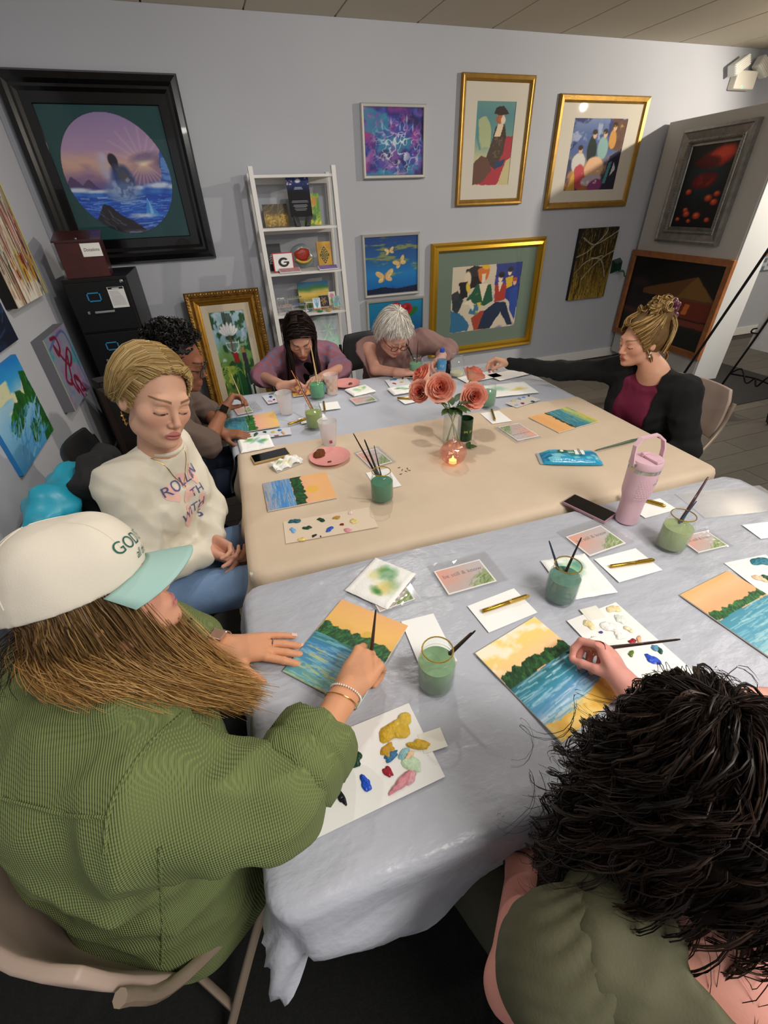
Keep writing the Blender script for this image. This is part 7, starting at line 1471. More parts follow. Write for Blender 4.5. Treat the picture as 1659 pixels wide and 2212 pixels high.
# tight coils
r = np.random.RandomState(8); S = 4200; d = r.randn(S, 3); d /= np.linalg.norm(d, axis=1)[:, None]; d = d[(d[:, 2] > -.35) & ((d[:, 1] < .25) | (d[:, 2] > .66)) & ((d[:, 2] > .0) | (d[:, 1] < .0))]
c0 = V3(0, -.026, .040); E0 = np.stack([T(*(c0+q*V3(.070, .088, .080))) for q in d]); O = d@R.T; n = 11; t = np.linspace(0, 1, n)[None, :, None]
ln = r.uniform(.026, .056, (len(d), 1, 1)); P = E0[:, None]+O[:, None]*ln*t; A = np.cross(O, V3(.3, .5, .8)); A /= np.linalg.norm(A, axis=1)[:, None]; B = np.cross(O, A); ph = r.rand(len(d), 1, 1)*6.28; q = t*r.uniform(2, 3.2, (len(d), 1, 1))*6.28+ph; P = P+.0075*(A[:, None]*np.cos(q)+B[:, None]*np.sin(q))
hs = Sc(); hs.ell(T(0, -.030, .040), V3(.080, .096, .084), R, .01); ho = garment('hair', hs, .006, HAIR, P4, base, folds(4, .012, 160), [(T(0, .030, .05), R@V3(0, .72, -.7)), (T(0, 0, -.03), R@V3(0, .2, -1))], col='0a0807')
hairobj('hair_coils', [tubes(P, .0017, hcols(len(d), ['0f0b0a', '1a1311', '090706'], 3), taper=.8)], ho, base)
# smart watch
dw = (WR-ER)/np.linalg.norm(WR-ER); a1 = np.cross(dw, [0, 0, 1]); a1 /= np.linalg.norm(a1); a2 = np.cross(dw, a1); p = WR-dw*.035; w = empty('smart_watch', tuple(p), 0, 'black square smart watch with green strap on the wrist of the woman in glasses', 'watch')
mb = MB(); mb.add(*[(lambda V_, F_: (V_, F_))([tuple((a1*math.cos(t_)+a2*math.sin(t_))*rr+dw*zz) for zz in (-.011, .011) for rr in (.0285, .031) for t_ in np.linspace(0, 2*PI, 25)[:-1]], [(i, (i+1) % 24, 24+(i+1) % 24, 24+i) for i in range(24)]+[(48+i, 72+i, 72+(i+1) % 24, 48+(i+1) % 24) for i in range(24)]+[(24+i, 24+(i+1) % 24, 72+(i+1) % 24, 72+i) for i in range(24)])][0]); mb.build('strap', mat('strap_green', '3f5c52', .6), w, True)
nrm = cam_d(p)-dw*(cam_d(p)@dw); nrm /= np.linalg.norm(nrm); mb = MB(); M4 = Matrix.Identity(4); s_ = np.cross(nrm, dw)
for i in range(3): M4[i][0], M4[i][1], M4[i][2], M4[i][3] = dw[i], s_[i], nrm[i], nrm[i]*.034
mb.M = M4; mb.box(-.021, .021, -.018, .018, -.006, .005, .004); mb.build('watch_face', mat('screen_off', '050507', .06), w)
held('slim brush with pale handle held by the woman in glasses', tips[0], atz(541, 908, TT+.006), .16, 'c4ac80', .003)
ch4 = chair((-.47, 2.13, 0), -PI/2, 'black folding chair under the woman in glasses', BLK, MATS['chair_black_metal'], back=.8)

# ------------------------------------------------------------------ person: long dark hair, mauve hoodie
C = atz(648, 728, 1.0); R = tilt(basis((-.10, -.80, -.58)), .03); base = (.46, 2.98, 0)
nb = V3(.455, 2.865, .885); che = V3(.46, 2.93, .74); pel = V3(.48, 3.03, .48); SR = V3(.30, 2.91, .83); SL = V3(.62, 2.90, .83)
ER = aty(566, 812, 2.88); WR = atz(614, 833, .79); EL = V3(.66, 2.75, .77); WL = atz(700, 812, .78)
P5, T, tips = figure('person with long straight dark hair in a mauve hoodie, head bowed over a board', base, C, R, 1., nb, che, pel, SL, SR,
    [(SR, ER, WR, (V3(.85, -.1, .1), V3(.1, -.6, -.8), 1, GRIP, GTH, .95)), (SL, EL, WL, (V3(-.7, -.6, 0), (0, 0, -1), -1, [[.4, .4, .2]]*4, None, .95))],
    skin_of(C, R, 1., 'cf9a82', 'a8625c', '2c1c16', '241614', 'c8827a'), nr=.045)
h = Sc(); cap_hair(h, C, R, 1., .008); ho = garment('hair', h, .006, HAIR, P5, base, None, [(T(0, .046, .062), R@V3(0, .85, -.53)), (T(0, .02, -.06), R@V3(0, .3, -1))], col='17100d')
sets = []
for e in (-1, 1):
    gl = []
    for y in np.linspace(.072, -.075, 8):
        top = math.sqrt(max(.03, 1-((y+.022)/.108)**2)); z0 = .034+.098*top; s1 = T(e*.083, y*.55-.004, .02); dn = V3(e*.022+.005*e, -.045+(.07-y)*.9, 0)
        gl.append([T(e*.002, y, z0-.002), T(e*.046, y*.92+.004, .034+.088*top), s1, s1+V3(e*.012, .0+(.05-y)*.25, -.10), s1+V3(e*.006, .0+(.05-y)*.45, -.20), s1+V3(-e*.004, -.012+(.05-y)*.45, -.27-.03*e)])
    sets.append(tubes(lock_strands(gl, 1900, 14, 50+e, .003, .008, .004, 1.4), .0012, hcols(1900, ['1e1411', '2a1c17', '140d0b', '342420'], 7+e, .25)))
hairobj('hair_strands', sets, ho, base)
g = Sc(); torso_ops(g, pel, che, nb+V3(0, .01, -.02), SL, SR, .11, .07, .08, .05); sleeve(g, SR, ER, WR, .072, .066, .048, .93, .042); sleeve(g, SL, EL, WL, .072, .064, .046, .85, .04); g.cap(nb+V3(-.09, .03, -.01), nb+V3(.09, .03, -.01), .045, .045, .04); g.cap(nb+V3(0, .06, 0), nb+V3(0, .09, -.06), .06, .05, .04)
def hood_col(V):
    c = np.zeros((len(V), 3))+lin('8e6272'); x, y, z = V.T; m = (np.sin(x*110+3*np.sin(z*50))*np.sin(z*95+2*np.sin(x*40+y*50)) > .45) & (z > .8); c[m] = lin('6f7294'); m2 = (np.sin(x*80+2+y*40)*np.sin(z*110+1.5*np.sin(x*50)) > .6) & (z > .78); c[m2] = lin('a05a5e'); return c
garment('mauve_hoodie', g, .0085, mat('hoodie', attr=True, rough=.9, bump=.15, bscale=300), P5, base, folds(12, .012, 55), neckcut(nb+V3(0, .0, -.02), C, .035), col=hood_col)
g = Sc(); g.ell(che+V3(-.005, -.085, .02), V3(.06, .05, .11), None, .02); garment('black_undershirt', g, .008, mat('tee_black', '0e0e10', .9), P5, base)
held('white-and-blue brush in the hand of the long-haired woman', tips[0], atz(648, 842, TT+.006), .06, 'd0ccc0', .003)
chair((.48, 3.02, 0), PI, 'black folding chair under the long-haired woman', BLK, MATS['chair_black_metal'], back=.78)

# ------------------------------------------------------------------ person: short white hair, dusty pink jumper
C = atz(851, 722, .975); R = tilt(basis((.10, -.80, -.60)), -.08); base = (1.05, 2.95, 0)
nb = V3(1.03, 2.74, .875); che = V3(1.06, 2.86, .76); pel = V3(1.08, 3.0, .48); SR = V3(.87, 2.82, .85); SL = V3(1.24, 2.79, .87)
ER = V3(.86, 2.66, .76); WR = V3(.98, 2.52, .765); EL = aty(968, 755, 2.70); WL = atz(944, 783, .80)
P6, T, tips = figure('person with short white hair and glasses in a dusty pink jumper, head bowed', base, C, R, 1., nb, che, pel, SL, SR,
    [(SR, ER, WR, (V3(.8, -.4, 0), (0, 0, -1), 1, [[.4, .4, .2]]*4, None, .95)), (SL, EL, WL, (V3(-.75, -.35, .0), V3(-.1, -.5, -.8), -1, GRIP, GTH, .98))],
    skin_of(C, R, 1., 'd09a86', 'b8706c', 'a89a90', '5a443c', 'cc8478'), nr=.048, head=dict(fat=.003))
glasses(P6, base, C, R, 1., '5a2c20', .046, .032, -.012, .103)
h = Sc(); cap_hair(h, C, R, 1., .012); ho = garment('hair', h, .006, HAIR, P6, base, folds(3, .006, 120), [(T(0, .052, .06), R@V3(0, .85, -.53)), (T(0, .02, -.055), R@V3(0, .3, -1))], col='cfc8be')
gl = []
for a in np.linspace(-PI, PI, 20)[:-1]:
    dx, dy = math.sin(a), math.cos(a); low = -.045 if dy < .3 else (.078 if dy > .75 else .03)
    gl.append([T(0, -.04, .128), T(dx*.045, -.035+dy*.058, .122), T(dx*.080, -.026+dy*.098, .085), T(dx*.094, -.022+dy*.112, .03 if low < .02 else .08), T(dx*.092, -.022+dy*.112, low)])
hairobj('hair_strands', [tubes(lock_strands(gl, 3200, 10, 77, .004, .008, .006, 1.2, True), .0013, hcols(3200, ['d8d2c8', 'eae6de', 'c4bcb0', 'dcd6cc'], 9, .1))], ho, base)
g = Sc(); torso_ops(g, pel, che, nb+V3(0, .02, -.02), SL, SR, .12, .075, .09, .06, belly=.1); sleeve(g, SR, ER, WR, .074, .062, .045, .85, .04); sleeve(g, SL, EL, WL, .076, .060, .042, .86, .036)
garment('pink_jumper', g, .0085, mat('jumper_pink', '8f706b', .92, bump=.2, bscale=300), P6, base, folds(14, .012, 55), neckcut(nb+V3(0, .02, -.02), C, .03))
mb = MB(); mb.tube(cr([V3(1.08, 2.80, .905), V3(1.10, 2.69, .86), V3(1.13, 2.66, .78), V3(1.16, 2.66, .70)]), .007, 8); mb.build('bag_strap', BLK, P6, True, base)
chair((1.02, 3.03, 0), PI, 'black folding chair under the white-haired woman', BLK, MATS['chair_black_metal'], back=.84)

# ------------------------------------------------------------------ person: curled updo, black cardigan, reaching out
C = atz(1384, 735, 1.045); R = tilt(basis((-.95, .14, -.20)), .0); base = (2.05, 1.62, 0)
nb = V3(1.955, 1.585, .90); che = V3(2.0, 1.62, .74); pel = V3(2.08, 1.64, .48); SR = V3(1.945, 1.79, .86); SL = V3(2.0, 1.43, .85)
ER = V3(1.76, 2.02, .815); WR = atz(1102, 785, .825); EL = V3(1.98, 1.30, .60); WL = V3(1.80, 1.42, .56)
P7, T, tips = figure('person with curled blonde updo in a black cardigan, arm stretched across the table', base, C, R, .97, nb, che, pel, SL, SR,
    [(SR, ER, WR, (V3(-.45, .5, .1), V3(-.3, -.1, -.9), 1, GRIP, GTH, 1.)), (SL, EL, WL, None)],
    skin_of(C, R, .97, 'd8a084', 'b06058', '8a6850', '3a2820', 'd08472', hand='d8a488', gaze=0.), nr=.049, hres=.003)
h = Sc(); cap_hair(h, C, R, .97, .010); h.ell(T(0, -.085, .105), V3(.06, .06, .05), R, .03); ho = garment('hair', h, .006, HAIR, P7, base, folds(3, .006, 120), [(T(0, .046, .06), R@V3(0, .85, -.53)), (T(0, .0, -.055), R@V3(0, .3, -1))], col='6a5030')
sets = []; cs = ['a8844e', 'c8a468', '7a5c34', '5c4428', 'd8bc84']
for e in (-1, 1):
    gl = []
    for (x, y, z) in ((.070, .024, -.028), (.070, .034, .0), (.066, .050, .03), (.052, .064, .062), (.028, .072, .088), (.0, .074, .094)):
        gl.append([T(e*x, y, z), T(e*(x*.6+.036), y-.035, z*.95+.022), T(e*(x*.5+.03), -.045, z*.5+.075), T(e*.035, -.085, .12), T(e*.01, -.10, .13)])
    gl2 = [[T(e*.03*k, -.105+.012*k, -.065), T(e*(.03*k+.01), -.125+.012*k, -.01), T(e*.025*k, -.128, .06), T(e*.012*k, -.105, .12)] for k in (0, 1, 2, 2.6)]
    sets.append(tubes(lock_strands(gl, 1700, 10, 90+e, .003, .005, .003, 1), .0012, hcols(1700, cs[2:4]+cs[:2], 3+e, .2))); sets.append(tubes(lock_strands(gl2, 800, 9, 95+e, .003, .005), .0012, hcols(800, cs, 5+e, .2)))
r = np.random.RandomState(12)
for k in range(26):   # curls piled on the crown
    c0 = V3(r.uniform(-.05, .05), -.075+r.uniform(-.045, .06), .135+r.uniform(-.02, .03)); rad = r.uniform(.014, .024); ax_ = r.randn(3); ax_ /= np.linalg.norm(ax_); u1 = np.cross(ax_, V3(.2, .5, .8)); u1 /= np.linalg.norm(u1); u2 = np.cross(ax_, u1)
    tt = np.linspace(0, 2*PI*1.3, 16); base_c = np.stack([T(*(c0+rad*(1-.12*a/6)*(math.cos(a)*u1+math.sin(a)*u2)+ax_*.004*a)) for a in tt]); S = 45; P = base_c[None]+r.randn(S, 1, 3)*.0038; sets.append(tubes(P, .0012, hcols(S, cs, k, .2)))
for gl in ([[T(-.072, .01, -.03), T(-.082, .0, -.06), T(-.075, -.02, -.10), T(-.06, -.03, -.125)]]*2, [[T(-.03, -.105, -.06), T(-.045, -.125, -.09), T(-.03, -.13, -.13), T(-.055, -.11, -.15)]]*2): sets.append(tubes(lock_strands(gl, 40, 12, 7, .003, .006), .0009, hcols(40, cs, 8)))
hairobj('hair_curls', sets, ho, base)
sc_ = Sc(); r = np.random.RandomState(2)
for k in range(12): a = k*PI/6; sc_.ell(T(-.022+.030*math.cos(a)*.5, -.135+.010*math.sin(k*2.1), .118+.036*math.sin(a)), V3(.014, .016, .013), R, .006)
garment('scrunchie', sc_, .003, mat('satin_burgundy', '54102c', .3, sheen=.3), P7, base, label='burgundy satin scrunchie')
mb = MB(); p = T(-.084, .004, -.042); mb.lathe([(.0005, -.006), (.004, 0), (.0005, .004)], 8, tuple(p)); mb.lathe([(.0005, -.007), (.006, -.003), (.0015, .004)], 8, tuple(p+V3(0, 0, -.014))); mb.tube([p+V3(0, 0, .008), p+V3(0, 0, -.014)], .0008, 5); mb.build('earring', mat('pearl', 'e6e2da', .25), P7, True, base)
g = Sc(); fw = torso_ops(g, pel, che, nb+V3(0, 0, -.02), SL, SR, .108, .07, .085, .062); gt = garment('maroon_top', g, .0085, mat('top_maroon', '6e1838', .8, bump=.15, bscale=300), P7, base, folds(31, .005, 60), [(nb+V3(-.03, -.01, -.025), V3(-.75, -.15, .66))])
g = Sc(); torso_ops(g, pel, che, nb+V3(.01, 0, -.025), SL, SR, .116, .076, .095, .062, infl=.004); sleeve(g, SR, ER, WR, .064, .052, .036, .97, .034); sleeve(g, SL, EL, WL, .068, .056, .045, .95)
F7 = np.array([-.93, -.2, 0]); F7 /= np.linalg.norm(F7); g.ell(che+F7*.16+V3(0, 0, .03), V3(.13, .10, .23), basis(F7)@np.array([[0, 1, 0], [1, 0, 0], [0, 0, 1.]]), .012, True); g.cap(nb+F7*.03, C+V3(0, 0, -.02), .066, .075, .012, True)
garment('black_cardigan', g, .008, mat('cardigan_black', '0f0f11', .92, bump=.25, bscale=250), P7, base, folds(33, .010, 60))
j = Sc(); hL, hR = pel+V3(0, -.09, 0), pel+V3(0, .09, 0)
for a_, k_ in ((hL, V3(1.62, 1.5, .55)), (hR, V3(1.62, 1.75, .55))): j.cap(hL, hR, .11, .11, .05); j.cap(a_, k_, .088, .066, .05); j.cap(k_, k_+V3(.04, 0, -.5), .06, .045, .03)
garment('trousers', j, .014, mat('trousers_black', '141416', .9), P7, base)
held('short blue brush held out over the table by the cardigan woman', tips[0], atz(1052, 800, .78), .03, '2f62a8', .0045)
chair((2.14, 1.64, 0), PI/2+.1, 'tan plastic folding chair under the cardigan woman', M_tan, M_tanm, back=.78)
# ------------------------------------------------------------------ person: cap, long hair, green waffle shirt
C = atz(212, 1292, 1.105); f1 = V3(.94, .14, -.04); R = tilt(basis(f1), -.40); R = np.stack([rotv(R[:, i], cam_d(C), .24) for i in range(3)], 1); base = (-.40, .48, 0)
nb = V3(-.325, .59, .965); che = V3(-.365, .535, .82); pel = V3(-.365, .515, .48); SR = V3(-.265, .405, .88); SL = V3(-.47, .68, .90)
ER = V3(-.085, .365, .815); WR = atz(752, 1490, .80); EL = V3(-.34, .90, .79); WL = atz(497, 1398, .778)
P1, T, tips = figure('person in a cream cap and green waffle shirt, painting at the front table', base, C, R, 1.0, nb, che, pel, SL, SR,
    [(SR, ER, WR, (atz(818, 1392, .80)-WR, V3(-.35, -.2, -.9), 1, [[.8, .9, .4], [.95, 1.0, .5], [1.05, 1.1, .5], [1.1, 1.1, .5]], (.35, .9, .8), 1.05)), (SL, EL, WL, (atz(640, 1400, .748)-WL, (0, 0, -1), -1, [[.12, .12, .08], [.1, .12, .08], [.1, .14, .1], [.08, .12, .1]], (.85, .5, .12), 1.0))],
    skin_of(C, R, 1., 'd69c80', 'c07a74', '6a4a34', '2a1c18', 'd08878', hand='d89a74'), hres=.004, hdres=.0025)
# cap
cs = Sc(); cs.ell(T(0, -.020, .046), V3(.090, .112, .092), R, .01); cs.ell(T(0, .040, .070), V3(.074, .055, .066), R, .03); cs.cap(T(-.03, -.03, .10), T(.03, -.03, .10), .04, .04, .05)
M_cap = mat('cap_cream', 'e6dccb', .85, bump=.15, bscale=500); M_brim = mat('cap_mint', 'a5c8c0', .8, bump=.1, bscale=500)
bpy.context.view_layer.update(); cut = [(T(0, .0, .022), R@V3(0, -.16, -1.))]
cp_ = garment('cap', cs, .004, M_cap, P1, base, folds(6, .0022, 70), cut)
n = 21; m_ = 9; V = []
for j in range(m_):
    q = j/(m_-1)
    for i in range(n):
        a = (i/(n-1)-.5)*2*1.22; ext = .078*max(0, math.cos(a*1.12))**.55; rx, ry = .088+ext*q*math.sin(abs(a))*.55, .110; x = math.sin(a)*rx; y = -.016+math.cos(a)*ry+ext*q*.92; z = .026-.018*q-.030*(math.sin(a)**2)*(.35+.65*q)-.10*(y-.05)*q*.5
        V.append(T(x, y, z))
F = [(j*n+i, j*n+i+1, (j+1)*n+i+1, (j+1)*n+i) for j in range(m_-1) for i in range(n-1)]; o = mesh('brim', V, F, M_brim, cp_, True, None, base); md = o.modifiers.new('s', 'SOLIDIFY'); md.thickness = .003; md.offset = 0
mb = MB(); mb.lathe([(.009, -.002), (.009, .002), (.005, .005), (.0005, .006)], 14, tuple(T(0, -.022, .1345)), ax=tuple(R[:, 2])); mb.build('button', M_brim, cp_, True, base)
bpy.context.view_layer.update()
INKG = mat('thread_green', '4f8a7c', .7)
V, Fq = text_mesh('GOD IS', .030, .0006, shear=0); V[:, 0] *= .92; ang_ = -V[:, 0]/.10+.42; P = np.stack([T(.086*math.sin(a)*1.02, -.02+.13*math.cos(a), .070+y_*1.0) for a, y_ in zip(ang_, V[:, 1])]); nn = np.stack([R@V3(math.sin(a), math.cos(a), .25) for a in ang_])
def project_each(P, N, o, lift):
    off = np.array(wloc(o)); out = []
    for p, n_ in zip(P, N):
        n_ = n_/np.linalg.norm(n_); ok, loc, nr, _ = o.ray_cast(Vector(p+n_*.06-off), Vector(-n_), distance=.2); out.append(np.array(loc)+np.array(nr)*lift+off if ok else p)
    return np.array(out)
mesh('embroidery', project_each(P, nn, cp_, .0018), Fq, INKG, cp_, False, None, base)
V, Fq = text_mesh('all the', .020, .0005, shear=.35); ang_ = -V[:, 0]/.115+.36; P = np.stack([T(.086*math.sin(a), -.02+.13*math.cos(a), .046+y_) for a, y_ in zip(ang_, V[:, 1])]); nn = np.stack([R@V3(math.sin(a), math.cos(a), .1) for a in ang_]); mesh('embroidery_script', project_each(P, nn, cp_, .0016), Fq, INKG, cp_, False, None, base)
for a in (0.62, -.62, 2.2, -2.2, PI):
    pts = [T(math.sin(a)*.11*t_, -.022+math.cos(a)*.13*t_, .034+.10*math.sqrt(max(0, 1-t_*t_))+.01) for t_ in np.linspace(.05, .97, 14)]; nn = [R@V3(math.sin(a)*t_, math.cos(a)*t_, 1.05-t_) for t_ in np.linspace(.05, .97, 14)]
    mb = MB(); mb.tube(project_each(np.array(pts), np.array(nn), cp_, .0002), .0011, 5); mb.build('seam', M_cap, cp_, True, base)
# hair
gz = lambda *p: atz(*p)
gl = [[T(-.060, .050, .04), gz(400, 1370, .99), gz(470, 1440, .90), gz(535, 1470, .83)], [T(-.03, .05, -.03), gz(380, 1390, .99), gz(450, 1455, .90), gz(530, 1490, .82)],
      [T(.060, .040, .05), gz(345, 1395, 1.02), gz(430, 1465, .93), gz(566, 1506, .815)], [T(.070, .015, .05), gz(300, 1400, 1.03), gz(395, 1475, .95), gz(562, 1512, .825)], [T(.074, -.01, .05), gz(250, 1410, 1.04), gz(350, 1480, .97), gz(480, 1514, .87)],
      [T(.072, -.035, .05), gz(195, 1410, 1.05), gz(290, 1475, .99), gz(420, 1512, .91)], [T(.064, -.06, .05), gz(150, 1415, 1.06), gz(225, 1482, 1.01), gz(340, 1512, .955)], [T(.046, -.08, .05), gz(100, 1410, 1.06), gz(160, 1478, 1.03), gz(262, 1508, .99)], [T(.02, -.09, .05), gz(60, 1400, 1.07), gz(95, 1465, 1.04), gz(170, 1500, 1.0)]]
gl = [[g_[0], T(*((R.T@(g_[0]-C))*V3(1.08, 1.04, 0)+V3(0, 0, -.008)))]+g_[1:] for g_ in gl]
gl = [[p_ if (k_ < 3 or len(p_) == 0) else p_+(0 if i_ < 3 else 1)*(.008*CB[1]) for k_, p_ in enumerate(g_)] for i_, g_ in enumerate(gl)]
S = 10000; P = lock_strands(gl, S, 15, 101, .004, .015, .008, .8, lenvar=.45); Lp = (P-C)@R; ee = np.sqrt((Lp[..., 0]/.090)**2+((Lp[..., 1]+.02)/.112)**2+((Lp[..., 2]-.046)/.092)**2); mm = (Lp[..., 2] > .012) & (ee > .9); Lp = np.where(mm[..., None], V3(0, -.02, .046)+(Lp-V3(0, -.02, .046))*(.9/np.maximum(ee, .01))[..., None], Lp); P = C+Lp@R.T; r = np.random.RandomState(5); t = np.linspace(0, 1, 15)[None, :, None]; c0 = hcols(S, ['54402c', '6e5436', '43321f', '8a6c44'], 11, .2)[:, None]; c1 = hcols(S, ['a87c42', 'bd9050', '93693a', 'caa066'], 12, .15)[:, None]
cl = c0*(1-t**1.3)+c1*t**1.3; hs = Sc()
for g_ in gl[1:]: q = resample(g_, 9)[1:]; hs.chain(list(q[:7]), [.008, .008, .008, .008, .007, .006, .003], .02)
hs.ell(T(0, -.025, .005), V3(.066, .078, .060), R, .03)
def hcol1(V): 
    d = np.clip((V[:, 0]+.25)/.25, 0, 1)[:, None]; return lin('5c4630')*(1-d)+lin('94703f')*d
ho = garment('hair', hs, .006, mat('hair_matte', attr=True, rough=.85, spec=.1), P1, base, folds(9, .008, 120), [(T(0, .0, .03), R@V3(0, -.16, 1.)), (T(0, .045, 0), R@V3(.0, 1, -.25))] and [(T(0, .0, .03), R@V3(0, -.16, 1.))], col=hcol1)
gw = [[T(.03, -.105, .0), T(.03, -.15, -.03)+V3(-.02, 0, 0), T(.02, -.20, -.06)], [T(-.03, -.105, .01), T(-.03, -.16, -.01), T(-.04, -.21, -.05)]]
sets = [tubes(P, .00065, cl), tubes(lock_strands(gw, 90, 10, 9, .01, .02, .01, 1), .0005, hcols(90, ['2c2018', '3a2a1e'], 3))]
hairobj('hair_strands', sets, ho, base)
# waffle shirt
M_gr = mat('waffle_green', '76824f', .95, bump=.7, wave=85, bdist=.003)
g = Sc(); torso_ops(g, pel, che, nb+V3(-.01, 0, -.03), SL, SR, .145, .075, .09, .05, .08, belly=.10); g.cap(pel+V3(-.01, -.01, .02), pel+V3(-.02, -.02, -.05), .14, .14, .08); sleeve(g, SR, ER, WR, .098, .076, .060, .30, None); sleeve(g, SL, EL, WL, .095, .074, .058, .6, .056)
d = (WR-ER)/np.linalg.norm(WR-ER); q = ER+(WR-ER)*.42
fd, rd = V3(.73, .68, 0), V3(.68, -.73, 0); g.chain([nb-fd*.10, nb+rd*.075-fd*.04+V3(0, 0, .01), nb+rd*.09+fd*.05+V3(0, 0, -.05), nb+rd*.05+fd*.11+V3(0, 0, -.11)], [.024, .026, .022, .018], .012)
gm = lambda X, Y, Z: .5+.35*np.exp(-((X-ER[0])**2+(Y-ER[1])**2+(Z-ER[2])**2)/.012)+.9*np.exp(-((X-SR[0])**2+(Y-SR[1])**2+(Z-SR[2]+.06)**2)/.02)
fa = folds(41, .024, 36, gm)
sh1 = garment('waffle_shirt', g, .006, M_gr, P1, base, fa, sm=1)
mb = MB(); rc_ = [(.055, -.050), (.074, -.066), (.084, -.056), (.088, -.030), (.082, -.012), (.087, -.004), (.085, .026), (.076, .040), (.062, .034), (.050, -.01)]
mb.lathe(rc_, 30, tuple(ER+(WR-ER)*.42), cap=False, ax=tuple(d)); vv = np.array(mb.V); rs_ = np.random.RandomState(3); vv += .004*np.sin(vv@(rs_.randn(3, 3)*40))+.003*np.sin(vv@(rs_.randn(3, 3)*75)); mb.V = vv.tolist(); mb.build('rolled_cuff', M_gr, sh1, 60, base)
bpy.context.view_layer.update()
def cast(px, py, o, lift=.001):
    off = np.array(wloc(o)); d_ = ray(px, py); d_ = d_/np.linalg.norm(d_); ok, loc, nr, _ = o.ray_cast(Vector(CC-off), Vector(d_)); return np.array(loc)+off+np.array(nr)*lift if ok else None
for sm_ in ([(395, 1540), (330, 1600), (270, 1680), (235, 1760), (228, 1840)], [(5, 1725), (80, 1745), (160, 1762), (232, 1765)], [(345, 1830), (348, 1920), (352, 2000), (350, 2080)]):
    q_ = [cast(float(p[0]), float(p[1]), sh1) for p in cr([np.array(p_, float) for p_ in sm_], 5)]; q_ = [p for p in q_ if p is not None]
    if len(q_) > 3: mb = MB(); mb.tube(q_, .0028, 6); mb.build('seam', M_gr, sh1, True, base)
mb = MB(); pc = EL+(WL-EL)*.62; mb.lathe([(.006, 0), (.006, .002), (.004, .003)], 12, tuple(pc+V3(0, 0, .06))); mb.build('button', mat('button_dark', '2a241c', .4), sh1, True, base)
# trousers
j = Sc(); hL, hR = pel+V3(-.05, .09, -.02), pel+V3(.06, -.08, -.02)
for a_, k_ in ((hL, V3(.0, .82, .56)), (hR, V3(.08, .60, .54))): j.cap(hL, hR, .12, .12, .05); j.cap(a_, k_, .095, .07, .05); j.cap(k_, k_+V3(-.02, -.02, -.5), .062, .045, .03)
garment('trousers', j, .015, MATS['trousers_black'], P1, base)
# jewellery and watch
def band(name, lab, cat, p, d, rad, beads, rb, m, tiltv=0, parent=None):
    d = d/np.linalg.norm(d); a1 = np.cross(d, V3(0, 0, 1)); a1 /= np.linalg.norm(a1); a2 = np.cross(d, a1); o = empty(name, tuple(p), 0, lab, cat); pts = [(a1*math.cos(t_)+a2*math.sin(t_))*rad+d*tiltv*math.sin(t_+.6) for t_ in np.linspace(0, 2*PI, beads+1)]
    if rb > .0018: 
        mb = MB(); [mb.lathe([(.0002, -rb), (rb*.75, -rb*.6), (rb, 0), (rb*.75, rb*.6), (.0002, rb)], 8, tuple(q_)) for q_ in pts[:-1]]; bo = mb.build('bead_string', m, o, True); bo['kind'] = 'stuff'
    else: mb = MB(); mb.tube(pts, rb, 6, cap=False); mb.build('chain', m, o, True)
    return o
dW = (WR-ER)/np.linalg.norm(WR-ER); band('pearl_bracelet', 'white pearl bracelet on the painting wrist of the capped woman', 'bracelet', WR-dW*.010, dW, .0335, 40, .0024, MATS['pearl'], .006); band('gold_bracelet', 'thin gold chain bracelet on the painting wrist of the capped woman', 'bracelet', WR-dW*.030, dW, .0345, 40, .0011, MATS['jewel_gold'], .008)
dL = (WL-EL)/np.linalg.norm(WL-EL); pw = WL-dL*.025; w = empty('rose_watch', tuple(pw), 0, 'rose gold link watch on the resting wrist of the capped woman', 'watch'); a1 = np.cross(dL, V3(0, 0, 1)); a1 /= np.linalg.norm(a1); a2 = np.cross(a1, dL)
for k in range(16):
    a = 2*PI*k/16
    if abs(a-PI/2) < .3: continue
    u_ = a1*math.cos(a)+a2*math.sin(a); t2 = np.cross(dL, u_); M4 = Matrix.Identity(4)
    for i in range(3): M4[i][0], M4[i][1], M4[i][2], M4[i][3] = dL[i], t2[i], u_[i], u_[i]*.0325
    mb = MB(); mb.M = M4; mb.box(-.008, .008, -.0048, .0048, -.0015, .0015, .0008); mb.build('link', mat('rose_gold', 'd8b09c', .25, .8), w)
M4 = Matrix.Identity(4); t2 = np.cross(dL, a2)
for i in range(3): M4[i][0], M4[i][1], M4[i][2], M4[i][3] = dL[i], t2[i], a2[i], a2[i]*.034
mb = MB(); mb.M = M4; mb.box(-.017, .017, -.014, .014, -.002, .006, .003); mb.build('watch_case', MATS['rose_gold'], w)
tl_ = tips[1]; 
def ring_on(lab, p, d, m, r=.0105): band('finger_ring', lab, 'ring', p, np.asarray(d), r, 24, .0014, m)
fL = atz(640, 1400, .748)-WL; fL /= np.linalg.norm(fL); tL = -np.cross(fL, V3(0, 0, -1)); ring_on('silver ring on the resting hand of the capped woman', WL+fL*.098+tL*(-.012)+V3(0, 0, .003), fL, MATS['chrome'])
for t_, v_ in tl_[:4]:
    n_ = np.cross(np.cross(v_, V3(0, 0, 1)), v_); n_ /= np.linalg.norm(n_); s_ = np.cross(v_, n_); mb = MB(); M4 = Matrix.Identity(4); c_ = t_-v_*.0+n_*.0064
    for i in range(3): M4[i][0], M4[i][1], M4[i][2], M4[i][3] = v_[i], s_[i], n_[i], c_[i]
    mb.M = M4; mb.box(-.006, .0075, -.0046, .0046, -.0012, .001, .001); mb.build('fingernail', mat('nail_pink', 'ecc4ba', .2, coat=.5), P1, False, base)
